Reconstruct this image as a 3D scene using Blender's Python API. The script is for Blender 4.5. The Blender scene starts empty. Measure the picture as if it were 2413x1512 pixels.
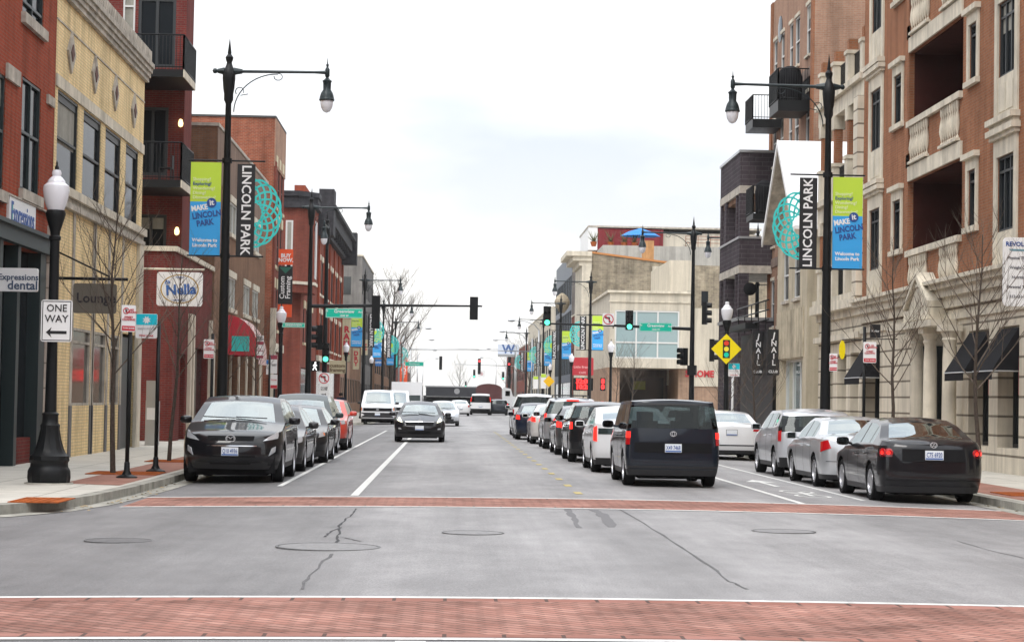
import bpy, bmesh, math, random
from mathutils import Vector, Matrix
R = math.radians
SC = bpy.context.scene
COL = SC.collection
# ------------------------------------------------------------------ camera
cam_d = bpy.data.cameras.new('camera'); cam = bpy.data.objects.new('camera', cam_d); COL.objects.link(cam)
SC.camera = cam
cam_d.sensor_width = 36.0; cam_d.lens = 36.0*4860/2412; cam_d.clip_end = 6000; cam_d.clip_start = 0.1
CAMP = Vector((0, 0, 1.58))
CR = (Matrix.Rotation(-R(1.718), 3, 'Z') @ Matrix.Rotation(R(90+2.175), 3, 'X') @ Matrix.Rotation(0.0175, 3, 'Z'))
cam.location = CAMP; cam.rotation_euler = CR.to_euler()
# ------------------------------------------------------------------ sky and sun
SUN_EL, SUN_AZ = R(52), R(200)
W = bpy.data.worlds.new('World'); SC.world = W; W.use_nodes = True
nt = W.node_tree; nt.nodes.clear()
def N(t, **k):
    n = nt.nodes.new(t)
    for a, b in k.items(): setattr(n, a, b)
    return n
out = N('ShaderNodeOutputWorld'); bg = N('ShaderNodeBackground')
sky = N('ShaderNodeTexSky', sky_type='NISHITA', sun_disc=False, sun_elevation=SUN_EL, sun_rotation=SUN_AZ, dust_density=4.0)
tc = N('ShaderNodeTexCoord'); sep = N('ShaderNodeSeparateXYZ')
nt.links.new(tc.outputs['Generated'], sep.inputs[0])
# overcast sky: brighter towards the zenith
mr = N('ShaderNodeMapRange'); mr.inputs['From Min'].default_value = 0.0; mr.inputs['From Max'].default_value = 1.0
mr.inputs['To Min'].default_value = 1.0; mr.inputs['To Max'].default_value = 2.3
nt.links.new(sep.outputs['Z'], mr.inputs['Value'])
mp = N('ShaderNodeMapping'); mp.inputs['Scale'].default_value = (2.2, 2.2, 7.5); mp.inputs['Location'].default_value = (3.1, 0.7, 0.35)
nz = N('ShaderNodeTexNoise'); nz.inputs['Scale'].default_value = 1.7; nz.inputs['Detail'].default_value = 7; nz.inputs['Roughness'].default_value = 0.5
nt.links.new(tc.outputs['Generated'], mp.inputs[0]); nt.links.new(mp.outputs[0], nz.inputs['Vector'])
cr = N('ShaderNodeValToRGB')
cr.color_ramp.elements[0].position = 0.36; cr.color_ramp.elements[0].color = (5.7, 6.15, 6.95, 1)
cr.color_ramp.elements[1].position = 0.60; cr.color_ramp.elements[1].color = (9.0, 9.0, 9.0, 1)
nt.links.new(nz.outputs['Fac'], cr.inputs[0])
mx = N('ShaderNodeMix', data_type='RGBA'); mx.inputs['Factor'].default_value = 0.93
nt.links.new(sky.outputs[0], mx.inputs['A']); nt.links.new(cr.outputs[0], mx.inputs['B'])
hz = N('ShaderNodeMapRange'); hz.inputs['From Min'].default_value = 0.0; hz.inputs['From Max'].default_value = .13; hz.inputs['To Min'].default_value = .85; hz.inputs['To Max'].default_value = 0
nt.links.new(sep.outputs['Z'], hz.inputs['Value'])
mx2 = N('ShaderNodeMix', data_type='RGBA'); nt.links.new(hz.outputs[0], mx2.inputs['Factor']); nt.links.new(mx.outputs['Result'], mx2.inputs['A']); mx2.inputs['B'].default_value = (9.2, 8.95, 8.5, 1)
mul = N('ShaderNodeVectorMath', operation='SCALE')
nt.links.new(mx2.outputs['Result'], mul.inputs[0]); nt.links.new(mr.outputs[0], mul.inputs['Scale'])
nt.links.new(mul.outputs[0], bg.inputs['Color']); bg.inputs['Strength'].default_value = 0.10
nt.links.new(bg.outputs[0], out.inputs[0])
sun_d = bpy.data.lights.new('sun', 'SUN'); sun = bpy.data.objects.new('sun', sun_d); COL.objects.link(sun)
sun_d.energy = 1.1; sun_d.angle = R(25); sun_d.color = (1, .97, .93)
sdir = Vector((math.sin(SUN_AZ)*math.cos(SUN_EL), math.cos(SUN_AZ)*math.cos(SUN_EL), math.sin(SUN_EL)))
sun.rotation_euler = sdir.to_track_quat('Z', 'Y').to_euler(); sun.location = (0, 0, 60)
VS = SC.view_settings
VS.view_transform = 'Standard'; VS.look = 'None'; VS.gamma = 1; VS.exposure = 0.42; VS.use_curve_mapping = False
# ------------------------------------------------------------------ measuring helpers: picture point + known plane -> place in the world
def ray(x, y): return CR @ Vector(((x-1206)/4860, -(y-756)/4860, -1))
def atY(x, y, Y): r = ray(x, y); return CAMP + r*(Y/r.y)
def atX(x, y, X): r = ray(x, y); return CAMP + r*(X/r.x)
def atZ(x, y, Z): r = ray(x, y); return CAMP + r*((Z-CAMP.z)/r.z)
def rz(X): return max(-0.10, -0.0018*(X-2.1)**2)
XL, XR = -8.9, 13.1
# ------------------------------------------------------------------ materials
MAT = {}
def streaked(t, src, amt=.16):
    """rain streaks and grime running down a wall: noise stretched along z"""
    g = t.nodes.new('ShaderNodeNewGeometry'); m = t.nodes.new('ShaderNodeMapping'); m.inputs['Scale'].default_value = (2.6, 2.6, .16)
    n = t.nodes.new('ShaderNodeTexNoise'); n.inputs['Scale'].default_value = 1.0; n.inputs['Detail'].default_value = 7; n.inputs['Roughness'].default_value = .65
    r = t.nodes.new('ShaderNodeMapRange'); r.inputs['From Min'].default_value = .42; r.inputs['From Max'].default_value = .72; r.inputs['To Min'].default_value = 1.05; r.inputs['To Max'].default_value = 1-amt*2
    q = t.nodes.new('ShaderNodeMath'); q.operation = 'MULTIPLY'
    L = t.links.new; L(g.outputs['Position'], m.inputs[0]); L(m.outputs[0], n.inputs['Vector']); L(n.outputs['Fac'], r.inputs['Value']); L(src, q.inputs[0]); L(r.outputs[0], q.inputs[1]); return q.outputs[0]
def hx(s):
    s = s.lstrip('#'); c = [int(s[i:i+2], 16)/255 for i in (0, 2, 4)]
    return tuple(v/12.92 if v <= .04045 else ((v+.055)/1.055)**2.4 for v in c)
def mat(name, col, rough=0.7, metal=0.0, var=0.0, vscale=2.0, bump=0.0, bscale=30.0, coat=0.0, spec=0.5, emit=None, estr=0, ior=None, fine=0.0):
    if name in MAT: return MAT[name]
    m = bpy.data.materials.new(name); m.use_nodes = True; MAT[name] = m
    t = m.node_tree; p = t.nodes['Principled BSDF']
    c = (*col, 1)
    p.inputs['Base Color'].default_value = c; p.inputs['Roughness'].default_value = rough
    p.inputs['Metallic'].default_value = metal; p.inputs['Coat Weight'].default_value = coat; p.inputs['Coat Roughness'].default_value = 0.04
    p.inputs['Specular IOR Level'].default_value = spec if rough < .7 or spec != .5 else .08
    if ior: p.inputs['IOR'].default_value = ior
    if emit: p.inputs['Emission Color'].default_value = (*emit, 1); p.inputs['Emission Strength'].default_value = estr
    if var or bump or fine:
        tcn = t.nodes.new('ShaderNodeTexCoord'); g = t.nodes.new('ShaderNodeNewGeometry')
        if var or fine:
            n = t.nodes.new('ShaderNodeTexNoise'); n.inputs['Scale'].default_value = vscale; n.inputs['Detail'].default_value = 8
            n.inputs['Roughness'].default_value = .62
            t.links.new(g.outputs['Position'], n.inputs['Vector'])
            r = t.nodes.new('ShaderNodeMapRange'); r.inputs['From Min'].default_value = .3; r.inputs['From Max'].default_value = .7
            r.inputs['To Min'].default_value = 1-var; r.inputs['To Max'].default_value = 1+var
            t.links.new(n.outputs['Fac'], r.inputs['Value'])
            v = t.nodes.new('ShaderNodeVectorMath'); v.operation = 'SCALE'; v.inputs[0].default_value = col
            t.links.new(streaked(t, r.outputs[0]) if rough > .78 and col[0] > .08 else r.outputs[0], v.inputs['Scale']); t.links.new(v.outputs[0], p.inputs['Base Color'])
        if bump:
            n2 = t.nodes.new('ShaderNodeTexNoise'); n2.inputs['Scale'].default_value = bscale; n2.inputs['Detail'].default_value = 5
            t.links.new(g.outputs['Position'], n2.inputs['Vector'])
            b = t.nodes.new('ShaderNodeBump'); b.inputs['Strength'].default_value = bump; b.inputs['Distance'].default_value = .02
            t.links.new(n2.outputs['Fac'], b.inputs['Height']); t.links.new(b.outputs[0], p.inputs['Normal'])
    return m
def brick(name, c1, c2, mortar, bw=.22, bh=.075, ms=.012, rough=.88, var=.25, vs=.9, rot=0, bump=.35, offset=.5):
    if name in MAT: return MAT[name]
    m = bpy.data.materials.new(name); m.use_nodes = True; MAT[name] = m
    t = m.node_tree; p = t.nodes['Principled BSDF']; p.inputs['Roughness'].default_value = rough; p.inputs['Specular IOR Level'].default_value = .06
    uv = t.nodes.new('ShaderNodeUVMap'); mpn = t.nodes.new('ShaderNodeMapping'); mpn.inputs['Rotation'].default_value = (0, 0, rot)
    t.links.new(uv.outputs[0], mpn.inputs[0])
    b = t.nodes.new('ShaderNodeTexBrick'); b.inputs['Scale'].default_value = 1; b.inputs['Brick Width'].default_value = bw; b.inputs['Row Height'].default_value = bh
    b.inputs['Mortar Size'].default_value = ms; b.inputs['Mortar Smooth'].default_value = .2; b.inputs['Bias'].default_value = -.1; b.offset = offset
    b.inputs['Color1'].default_value = (*c1, 1); b.inputs['Color2'].default_value = (*c2, 1); b.inputs['Mortar'].default_value = (*mortar, 1)
    t.links.new(mpn.outputs[0], b.inputs['Vector'])
    g = t.nodes.new('ShaderNodeNewGeometry'); n = t.nodes.new('ShaderNodeTexNoise'); n.inputs['Scale'].default_value = vs; n.inputs['Detail'].default_value = 9; n.inputs['Roughness'].default_value = .7
    t.links.new(g.outputs['Position'], n.inputs['Vector'])
    r = t.nodes.new('ShaderNodeMapRange'); r.inputs['From Min'].default_value = .3; r.inputs['From Max'].default_value = .7
    r.inputs['To Min'].default_value = 1-var; r.inputs['To Max'].default_value = 1+var
    t.links.new(n.outputs['Fac'], r.inputs['Value'])
    v = t.nodes.new('ShaderNodeVectorMath'); v.operation = 'SCALE'
    t.links.new(b.outputs['Color'], v.inputs[0]); t.links.new(streaked(t, r.outputs[0], .17) if 'walk' not in name and 'paver' not in name else r.outputs[0], v.inputs['Scale']); t.links.new(v.outputs[0], p.inputs['Base Color'])
    bp = t.nodes.new('ShaderNodeBump'); bp.inputs['Strength'].default_value = bump; bp.inputs['Distance'].default_value = .01; bp.invert = True
    t.links.new(b.outputs['Fac'], bp.inputs['Height']); t.links.new(bp.outputs[0], p.inputs['Normal'])
    return m
# ------------------------------------------------------------------ mesh builder
class MB:
    def __init__(s): s.v = []; s.f = []; s.mi = []; s.sm = []
    def add(s, vs, fs, mi=0, smooth=False):
        b = len(s.v); s.v += [Vector(v) for v in vs]
        for f in fs: s.f.append([b+i for i in f]); s.mi.append(mi); s.sm.append(smooth)
        return s
    def box(s, x0, x1, y0, y1, z0, z1, mi=0):
        return s.add([(x0,y0,z0),(x1,y0,z0),(x1,y1,z0),(x0,y1,z0),(x0,y0,z1),(x1,y0,z1),(x1,y1,z1),(x0,y1,z1)],
              [(0,3,2,1),(4,5,6,7),(0,1,5,4),(1,2,6,5),(2,3,7,6),(3,0,4,7)], mi)
    def quad(s, a, b, c, d, mi=0): return s.add([a,b,c,d], [(0,1,2,3)], mi)
    def prism(s, pts, z0, z1, mi=0):      # pts in xy, counter-clockwise
        n = len(pts); vs = [(p[0],p[1],z0) for p in pts]+[(p[0],p[1],z1) for p in pts]
        return s.add(vs, [tuple(range(n-1,-1,-1)), tuple(range(n,2*n))]+[(i,(i+1)%n,n+(i+1)%n,n+i) for i in range(n)], mi)
    def extrude(s, pts, vec, mi=0):      # pts: 3d loop
        n = len(pts); vec = Vector(vec); vs = [Vector(p) for p in pts]; vs += [v+vec for v in vs]
        return s.add(vs, [tuple(range(n-1,-1,-1)), tuple(range(n,2*n))]+[(i,(i+1)%n,n+(i+1)%n,n+i) for i in range(n)], mi)
    def tube(s, pts, rad, n=8, mi=0, cap=True):
        pts = [Vector(p) for p in pts]; m = len(pts)
        if not hasattr(rad, '__len__'): rad = [rad]*m
        vs = []; u = None
        for i, p in enumerate(pts):
            d = (pts[min(i+1,m-1)]-pts[max(i-1,0)]).normalized()
            if u is None: u = d.orthogonal().normalized()
            else: u = (u-d*u.dot(d)).normalized()
            w = d.cross(u)
            for k in range(n):
                a = 2*math.pi*k/n; vs.append(p+(u*math.cos(a)+w*math.sin(a))*rad[i])
        fs = [(i*n+k, i*n+(k+1)%n, (i+1)*n+(k+1)%n, (i+1)*n+k) for i in range(m-1) for k in range(n)]
        s.add(vs, fs, mi, True)
        if cap:
            b = len(s.v)-len(vs)
            s.f.append([b+k for k in range(n-1,-1,-1)]); s.mi.append(mi); s.sm.append(False)
            s.f.append([b+(m-1)*n+k for k in range(n)]); s.mi.append(mi); s.sm.append(False)
        return s
    def lathe(s, prof, c=(0,0,0), n=16, mi=0, axis='Z', flute=0, fn=0):
        c = Vector(c); vs = []
        for r, h in prof:
            for k in range(n):
                a = 2*math.pi*k/n; rr = r*(1-flute*(k%2)) if flute else r
                p = (rr*math.cos(a), rr*math.sin(a), h)
                if axis == 'X': p = (h, p[0], p[1])
                elif axis == 'Y': p = (p[1], h, p[0])
                vs.append(c+Vector(p))
        m = len(prof)
        fs = [(i*n+k, i*n+(k+1)%n, (i+1)*n+(k+1)%n, (i+1)*n+k) for i in range(m-1) for k in range(n)]
        s.add(vs, fs, mi, True)
        return s
    def build(s, name, mats, parent=None, origin=None, recalc=False, sharp=35):
        if not isinstance(mats, (list, tuple)): mats = [mats]
        me = bpy.data.meshes.new(name)
        if parent is not None and origin is None: origin = parent.get('_o', (0,0,0))
        o = Vector(origin) if origin is not None else Vector((0,0,0))
        me.from_pydata([tuple(v-o) for v in s.v], [], s.f)
        for m in mats: me.materials.append(m)
        uvl = me.uv_layers.new(name='UVMap')
        me.polygons.foreach_set('material_index', s.mi); me.polygons.foreach_set('use_smooth', s.sm)
        me.update()
        if recalc:
            bm = bmesh.new(); bm.from_mesh(me); bmesh.ops.remove_doubles(bm, verts=bm.verts, dist=1e-5)
            bmesh.ops.recalc_face_normals(bm, faces=bm.faces)
            bm.to_mesh(me); bm.free()
        if any(s.sm):
            bm = bmesh.new(); bm.from_mesh(me)
            for e in bm.edges:
                if len(e.link_faces) == 2 and e.calc_face_angle(0) > R(sharp): e.smooth = False
            bm.to_mesh(me); bm.free()
        vv = me.vertices; uv = me.uv_layers[0].data
        for p in me.polygons:
            n = p.normal; ax = max(range(3), key=lambda i: abs(n[i]))
            for li in p.loop_indices:
                q = vv[me.loops[li].vertex_index].co + o
                uv[li].uv = (q.y, q.z) if ax == 0 else ((q.x, q.z) if ax == 1 else (q.x, q.y))
        ob = bpy.data.objects.new(name, me); COL.objects.link(ob)
        if parent is not None: ob.parent = parent
        elif origin is not None: ob.location = o
        ob['_o'] = tuple(o)
        return ob
def tag(o, label, cat, group=None, kind=None):
    if label: o['label'] = label
    if cat: o['category'] = cat
    if group: o['group'] = group
    if kind: o['kind'] = kind
    return o
def thing(name, label, cat, loc=(0,0,0), rot=0, group=None, local=False):
    o = bpy.data.objects.new(name, None); COL.objects.link(o); o.empty_display_size = .2
    o.location = loc; o.rotation_euler = (0, 0, rot); o['_o'] = (0,0,0) if local else tuple(loc)
    return tag(o, label, cat, group)
def kids(o): return [c for c in bpy.data.objects if c.parent == o]
def dup(root, loc, rot=None, label=None, group=None):
    def cp(o, par):
        c = o.copy(); COL.objects.link(c)
        if par is not None: c.parent = par
        for ch in kids(o): cp(ch, c)
        return c
    r = cp(root, None); r.location = loc
    if rot is not None: r.rotation_euler = (0, 0, rot)
    if label: r['label'] = label
    if group: r['group'] = group
    return r
def struct(mb, name, mats, **k):
    o = mb.build(name, mats, **k); o['kind'] = 'structure'; return o
def text(s, size, m, parent, M, name='lettering', ext=.004, off=0.0, align='CENTER', sx=1.0, origin=None, spacing=1.0):
    cu = bpy.data.curves.new('t', 'FONT'); cu.body = s; cu.size = size; cu.extrude = ext; cu.offset = off
    cu.align_x = align; cu.align_y = 'CENTER'; cu.resolution_u = 2; cu.space_line = .85*spacing
    ob = bpy.data.objects.new('t', cu); COL.objects.link(ob)
    dg = bpy.context.evaluated_depsgraph_get(); dg.update()
    me = bpy.data.meshes.new_from_object(ob.evaluated_get(dg))
    bpy.data.objects.remove(ob); bpy.data.curves.remove(cu)
    me.name = name; me.materials.clear(); me.materials.append(m)
    o = Vector(origin if origin is not None else (parent.get('_o', (0,0,0)) if parent is not None else (0,0,0)))
    me.transform(Matrix.Translation(-o) @ M @ Matrix.Diagonal((sx, 1, 1, 1)))
    r = bpy.data.objects.new(name, me); COL.objects.link(r)
    if parent is not None: r.parent = parent
    else: r.location = o
    r['_o'] = tuple(o)
    return r
RX = Matrix.Rotation(math.pi/2, 4, 'X')
def Mf(x, y, z, rz_=0, tilt=0): return Matrix.Translation((x,y,z)) @ Matrix.Rotation(rz_, 4, 'Z') @ RX @ Matrix.Rotation(tilt, 4, 'Z')   # faces -Y
def see_through(name, tint, fac, rough=.02):
    m = bpy.data.materials.new(name); m.use_nodes = True; t = m.node_tree; t.nodes.clear(); MAT[name] = m
    o = t.nodes.new('ShaderNodeOutputMaterial'); mx = t.nodes.new('ShaderNodeMixShader'); tr = t.nodes.new('ShaderNodeBsdfTransparent'); gl = t.nodes.new('ShaderNodeBsdfGlossy')
    tr.inputs[0].default_value = (*tint, 1); gl.inputs['Roughness'].default_value = rough; gl.inputs['Color'].default_value = (.93,1,1,1)
    lw = t.nodes.new('ShaderNodeLayerWeight'); lw.inputs['Blend'].default_value = .5; fr = t.nodes.new('ShaderNodeMath'); fr.operation = 'POWER'; fr.inputs[1].default_value = 4.5; t.links.new(lw.outputs['Facing'], fr.inputs[0]); ad = t.nodes.new('ShaderNodeMath'); ad.operation = 'ADD'; ad.use_clamp = True; ad.inputs[1].default_value = fac
    L = t.links.new; L(fr.outputs[0], ad.inputs[0]); L(ad.outputs[0], mx.inputs[0]); L(tr.outputs[0], mx.inputs[1]); L(gl.outputs[0], mx.inputs[2]); L(mx.outputs[0], o.inputs[0]); return m
# shared materials
K = dict(
 black=mat('black_metal', (.007,.008,.009), .45, 0, spec=.25), iron=mat('green_black_iron', (.014,.024,.027), .42, .2, spec=.4),
 rubber=mat('rubber', (.014,.014,.015), .85), darkplastic=mat('dark_plastic', (.016,.016,.018), .55),
 chrome=mat('chrome', (.75,.75,.76), .12, 1), rim=mat('alloy', (.55,.55,.57), .28, .9), dark=mat('dark_void', (.012,.012,.013), .8),
 glass=mat('window_glass', (.014,.017,.02), .07, 0, spec=.35, ior=1.16), carglass=see_through('car_glass', (.20,.24,.24), .03), windscreen=see_through('windscreen_glass', (.40,.47,.47), .30), emblem=mat('emblem_metal', (.62,.63,.65), .25, .4),
 lens=mat('clear_lens', (.55,.57,.6), .08, .35, coat=1), redlens=mat('red_lens', (.45,.008,.012), .15, coat=1),
 redlit=mat('lit_tail_lamp', (.6,.01,.01), .3, emit=(1,.03,.02), estr=1.2), amber=mat('amber_lens', (.7,.18,.03), .2, coat=1),
 whitelit=mat('lit_headlamp', (.9,.9,.7), .2, emit=(1,1,.72), estr=1.6), plate=mat('plate_white', (.72,.76,.8), .4), plateblue=mat('plate_blue', (.08,.16,.4), .5),
 greenlit=mat('lit_green', (.1,.8,.5), .3, emit=(.12,1,.62), estr=1.5), stone=mat('limestone', (.62,.565,.46), .85, var=.18, vscale=1.5, bump=.2),
 stone2=mat('weathered_stone', (.46,.42,.36), .9, var=.3, vscale=3, bump=.3), white=mat('white_paint', (.78,.78,.77), .5, var=.05),
 signwhite=mat('sign_white', (.80,.80,.80), .35), signblack=mat('sign_black', (.01,.01,.012), .5), signred=mat('sign_red', (.55,.03,.05), .45),
 signgreen=mat('sign_green', (.0,.42,.27), .35), signblue=mat('sign_blue', (.02,.17,.50), .4), sky=mat('banner_blue', (.035,.36,.78), .6), lime=mat('banner_green', (.50,.70,.05), .6),
 navy=mat('banner_navy', (.02,.07,.27), .6), teal=mat('teal_ornament', (.04,.58,.55), .45), globe=mat('frosted_globe', (.74,.74,.78), .25, coat=.6),
 yellow=mat('sign_yellow', (.90,.72,.0), .4), conc=mat('concrete', (.50,.48,.43), .9, var=.14, vscale=2.5, bump=.25, bscale=60),
 curb=mat('curb_concrete', (.34,.33,.29), .92, var=.35, vscale=2.2, bump=.4, bscale=40), bark=mat('bark', (.075,.06,.05), .9, var=.3, vscale=20, bump=.4),
 tin=mat('galvanised', (.45,.46,.47), .4, .8), orange=mat('orange_banner', (.78,.09,.02), .6), cream=mat('cream_paint', (.62,.55,.38), .8, var=.1))
# ------------------------------------------------------------------ ground, road, pavements
def asphalt():
    m = bpy.data.materials.new('asphalt'); m.use_nodes = True; t = m.node_tree; p = t.nodes['Principled BSDF']
    g = t.nodes.new('ShaderNodeNewGeometry'); L = t.links.new
    def noise(scale, sc=(1,1,1), det=8, rough=.6):
        mp = t.nodes.new('ShaderNodeMapping'); mp.inputs['Scale'].default_value = sc
        n = t.nodes.new('ShaderNodeTexNoise'); n.inputs['Scale'].default_value = scale; n.inputs['Detail'].default_value = det; n.inputs['Roughness'].default_value = rough
        L(g.outputs['Position'], mp.inputs[0]); L(mp.outputs[0], n.inputs['Vector']); return n.outputs['Fac']
    def ramp(f, a, b, lo, hi):
        r = t.nodes.new('ShaderNodeMapRange'); r.inputs['From Min'].default_value = a; r.inputs['From Max'].default_value = b
        r.inputs['To Min'].default_value = lo; r.inputs['To Max'].default_value = hi; L(f, r.inputs['Value']); return r.outputs[0]
    def mth(op, a, b):
        q = t.nodes.new('ShaderNodeMath'); q.operation = op
        for i, v in enumerate((a, b)):
            if isinstance(v, (int, float)): q.inputs[i].default_value = v
            else: L(v, q.inputs[i])
        return q.outputs[0]
    big = ramp(noise(.35, (1, .35, 1)), .35, .68, .76, 1.2)          # long patches worn along the traffic
    mid = ramp(noise(2.2, (1, .5, 1)), .3, .7, .87, 1.13)
    fine = ramp(noise(55, det=3, rough=.8), .4, .6, .78, 1.22)
    sx = t.nodes.new('ShaderNodeSeparateXYZ'); L(g.outputs['Position'], sx.inputs[0])
    # older darker lane on the left of the pavement joint, paler wheel-polished lane to the right
    jog = mth('ADD', sx.outputs['X'], ramp(noise(.5), .3, .7, -.35, .35))
    lane = ramp(jog, -2.6, -.6, .74, 1.16)
    # tyre-polished tracks along both lanes, darker oil line between them
    ph = mth('MULTIPLY', mth('SUBTRACT', mth('ADD', sx.outputs['X'], ramp(noise(.25), .3, .7, -.2, .2)), 1.22), 2*math.pi/1.85)
    wh = ramp(mth('COSINE', ph, 0), -1, 1, .91, 1.07)
    streak = ramp(noise(1.0, (5, .12, 1), 6, .7), .3, .7, .90, 1.10)
    wh = mth('MULTIPLY', wh, streak)
    oil = ramp(noise(.9, (1, .22, 1), 9, .7), .62, .78, 1.0, .66)
    f = mth('MULTIPLY', mth('MULTIPLY', mth('MULTIPLY', big, mid), mth('MULTIPLY', fine, lane)), mth('MULTIPLY', wh, oil))
    v = t.nodes.new('ShaderNodeVectorMath'); v.operation = 'SCALE'; v.inputs[0].default_value = (.222, .215, .213)
    L(f, v.inputs['Scale']); L(v.outputs[0], p.inputs['Base Color'])
    p.inputs['Roughness'].default_value = .62; p.inputs['Specular IOR Level'].default_value = .45
    b = t.nodes.new('ShaderNodeBump'); b.inputs['Strength'].default_value = .35; b.inputs['Distance'].default_value = .012
    L(noise(120, det=2), b.inputs['Height']); L(b.outputs[0], p.inputs['Normal'])
    return m
ASP = asphalt()
g = MB(); g.quad((-3000,-300,-.3),(3000,-300,-.3),(3000,4000,-.3),(-3000,4000,-.3)); struct(g, 'ground', mat('earth', (.16,.155,.15), .95, var=.2, vscale=.05))
r_ = MB(); xs = [-70,-40,-20,-12,-8] + [i*.5-6 for i in range(33)] + [12,20,40,70]
ys = [-20, 0, 12, 25, 40, 60, 90, 130, 200, 300, 450, 700]
for i in range(len(xs)-1):
    for j in range(len(ys)-1):
        r_.quad((xs[i],ys[j],rz(xs[i])),(xs[i+1],ys[j],rz(xs[i+1])),(xs[i+1],ys[j+1],rz(xs[i+1])),(xs[i],ys[j+1],rz(xs[i])))
struct(r_, 'road', ASP)
def strip(mb, x0, x1, yfun0, yfun1, dz=.004, step=.5, mi=0):   # a sheet across the crowned road between two y edges
    n = max(1, int(abs(x1-x0)/step)); 
    for i in range(n):
        a = x0+(x1-x0)*i/n; b = x0+(x1-x0)*(i+1)/n
        mb.quad((a,yfun0(a),rz(a)+dz),(b,yfun0(b),rz(b)+dz),(b,yfun1(b),rz(b)+dz),(a,yfun1(a),rz(a)+dz), mi)
def paint():
    m = bpy.data.materials.new('road_paint'); m.use_nodes = True; t = m.node_tree; p = t.nodes['Principled BSDF']; L = t.links.new
    g = t.nodes.new('ShaderNodeNewGeometry'); n = t.nodes.new('ShaderNodeTexNoise'); n.inputs['Scale'].default_value = 7; n.inputs['Detail'].default_value = 9; n.inputs['Roughness'].default_value = .75
    L(g.outputs['Position'], n.inputs['Vector']); c = t.nodes.new('ShaderNodeValToRGB'); c.color_ramp.elements[0].position = .33; c.color_ramp.elements[0].color = (.33,.32,.31,1)
    c.color_ramp.elements[1].position = .47; c.color_ramp.elements[1].color = (.66,.66,.63,1); L(n.outputs['Fac'], c.inputs[0]); L(c.outputs[0], p.inputs['Base Color'])
    p.inputs['Roughness'].default_value = .75; return m
PAINT = paint()
PAV = brick('crosswalk_brick', (.29,.143,.112), (.37,.205,.165), (.15,.09,.075), bw=.21, bh=.105, ms=.011, var=.5, vs=.9, rot=R(45), rough=.8)
PAVE = brick('crosswalk_border_brick', (.29,.14,.11), (.34,.175,.145), (.12,.08,.07), bw=.4, bh=.3, ms=.016, var=.25, vs=.8, offset=0)
for nm, y0, y1, xa, xb in (('near', 13.75, 16.45, -12, 14), ('far', 30.35, 33.1, -4.75, 9.1)):
    # the brick field, its soldier border and the two white lines: all paving, laid flush
    mb = MB(); strip(mb, xa, xb, lambda x: y0+.22, lambda x: y1-.22, .004); struct(mb, 'brick_crosswalk', PAV)
    mb = MB(); strip(mb, xa, xb, lambda x: y0, lambda x: y0+.22, .0045); strip(mb, xa, xb, lambda x: y1-.22, lambda x: y1, .0045); struct(mb, 'brick_crosswalk_border', PAVE)
    w = .13 if nm == 'near' else .17
    mb = MB(); strip(mb, xa, xb+.1, lambda x: y0-w, lambda x: y0-.003, .006); strip(mb, xa-.2 if nm == 'far' else xa, xb+.1, lambda x: y1+.003, lambda x: y1+w, .006); struct(mb, 'crosswalk_line', PAINT)
mb = MB()
def lane(mb, X, y0, y1, w): 
    n = 6
    for i in range(n):
        a = y0+(y1-y0)*i/n; b = y0+(y1-y0)*(i+1)/n
        mb.quad((X-w/2,a,rz(X-w/2)+.005),(X+w/2,a,rz(X+w/2)+.005),(X+w/2,b,rz(X+w/2)+.005),(X-w/2,b,rz(X-w/2)+.005))
lane(mb, -1.5, 33.6, 101, .13); lane(mb, -3.0, 37.2, 101, .10); lane(mb, 5.75, 31.9+1.4, 101, .12); lane(mb, 7.13, 35.2, 101, .10)
lane(mb, -1.5, 126, 205, .13); lane(mb, -3.0, 126, 205, .10); lane(mb, 5.75, 126, 205, .12)
struct(mb, 'lane_line', PAINT)
mb = MB(); strip(mb, -.32, -.12, lambda x: 10, lambda x: 13.55, .006, .1); struct(mb, 'lane_line', PAINT)
mb = MB()
for y in (103.5, 106.3, 118.6, 121.4): strip(mb, -4.9, 9.1, lambda x: y, lambda x: y+.25, .006)
struct(mb, 'crosswalk_line', PAINT)
mb = MB()
YP = mat('yellow_road_paint', (.46,.38,.17), .7, var=.2, vscale=9)
for k in range(30):
    y = 34.9+k*3.05*(1 if k < 9 else 1.0); lane(mb, 2.24, y, y+.85, .13) if y < 100 else None
struct(mb, 'centre_line', YP)
# bicycle symbol and arrow in the right bike lane
mb = MB()
def flat(pts, dz=.006): mb.add([(x,y,rz(x)+dz) for x,y in pts], [tuple(range(len(pts)))])
cx = 6.45
flat([(cx-.06,40.2),(cx+.06,40.2),(cx+.06,42.3),(cx-.06,42.3)]); flat([(cx-.32,42.3),(cx+.32,42.3),(cx,43.6)])
for wy in (36.3, 38.0):
    for k in range(14):
        a, b = 2*math.pi*k/14, 2*math.pi*(k+1)/14
        flat([(cx+.36*math.cos(a)*.9,wy+.62*math.sin(a)),(cx+.28*math.cos(a)*.9,wy+.5*math.sin(a)),(cx+.28*math.cos(b)*.9,wy+.5*math.sin(b)),(cx+.36*math.cos(b)*.9,wy+.62*math.sin(b))])
flat([(cx-.05,36.3),(cx+.05,36.3),(cx+.1,38.0),(cx,38.0)]); flat([(cx-.3,37.3),(cx+.25,37.2),(cx+.25,37.4),(cx-.3,37.5)])
struct(mb, 'bicycle_symbol', PAINT)
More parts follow.
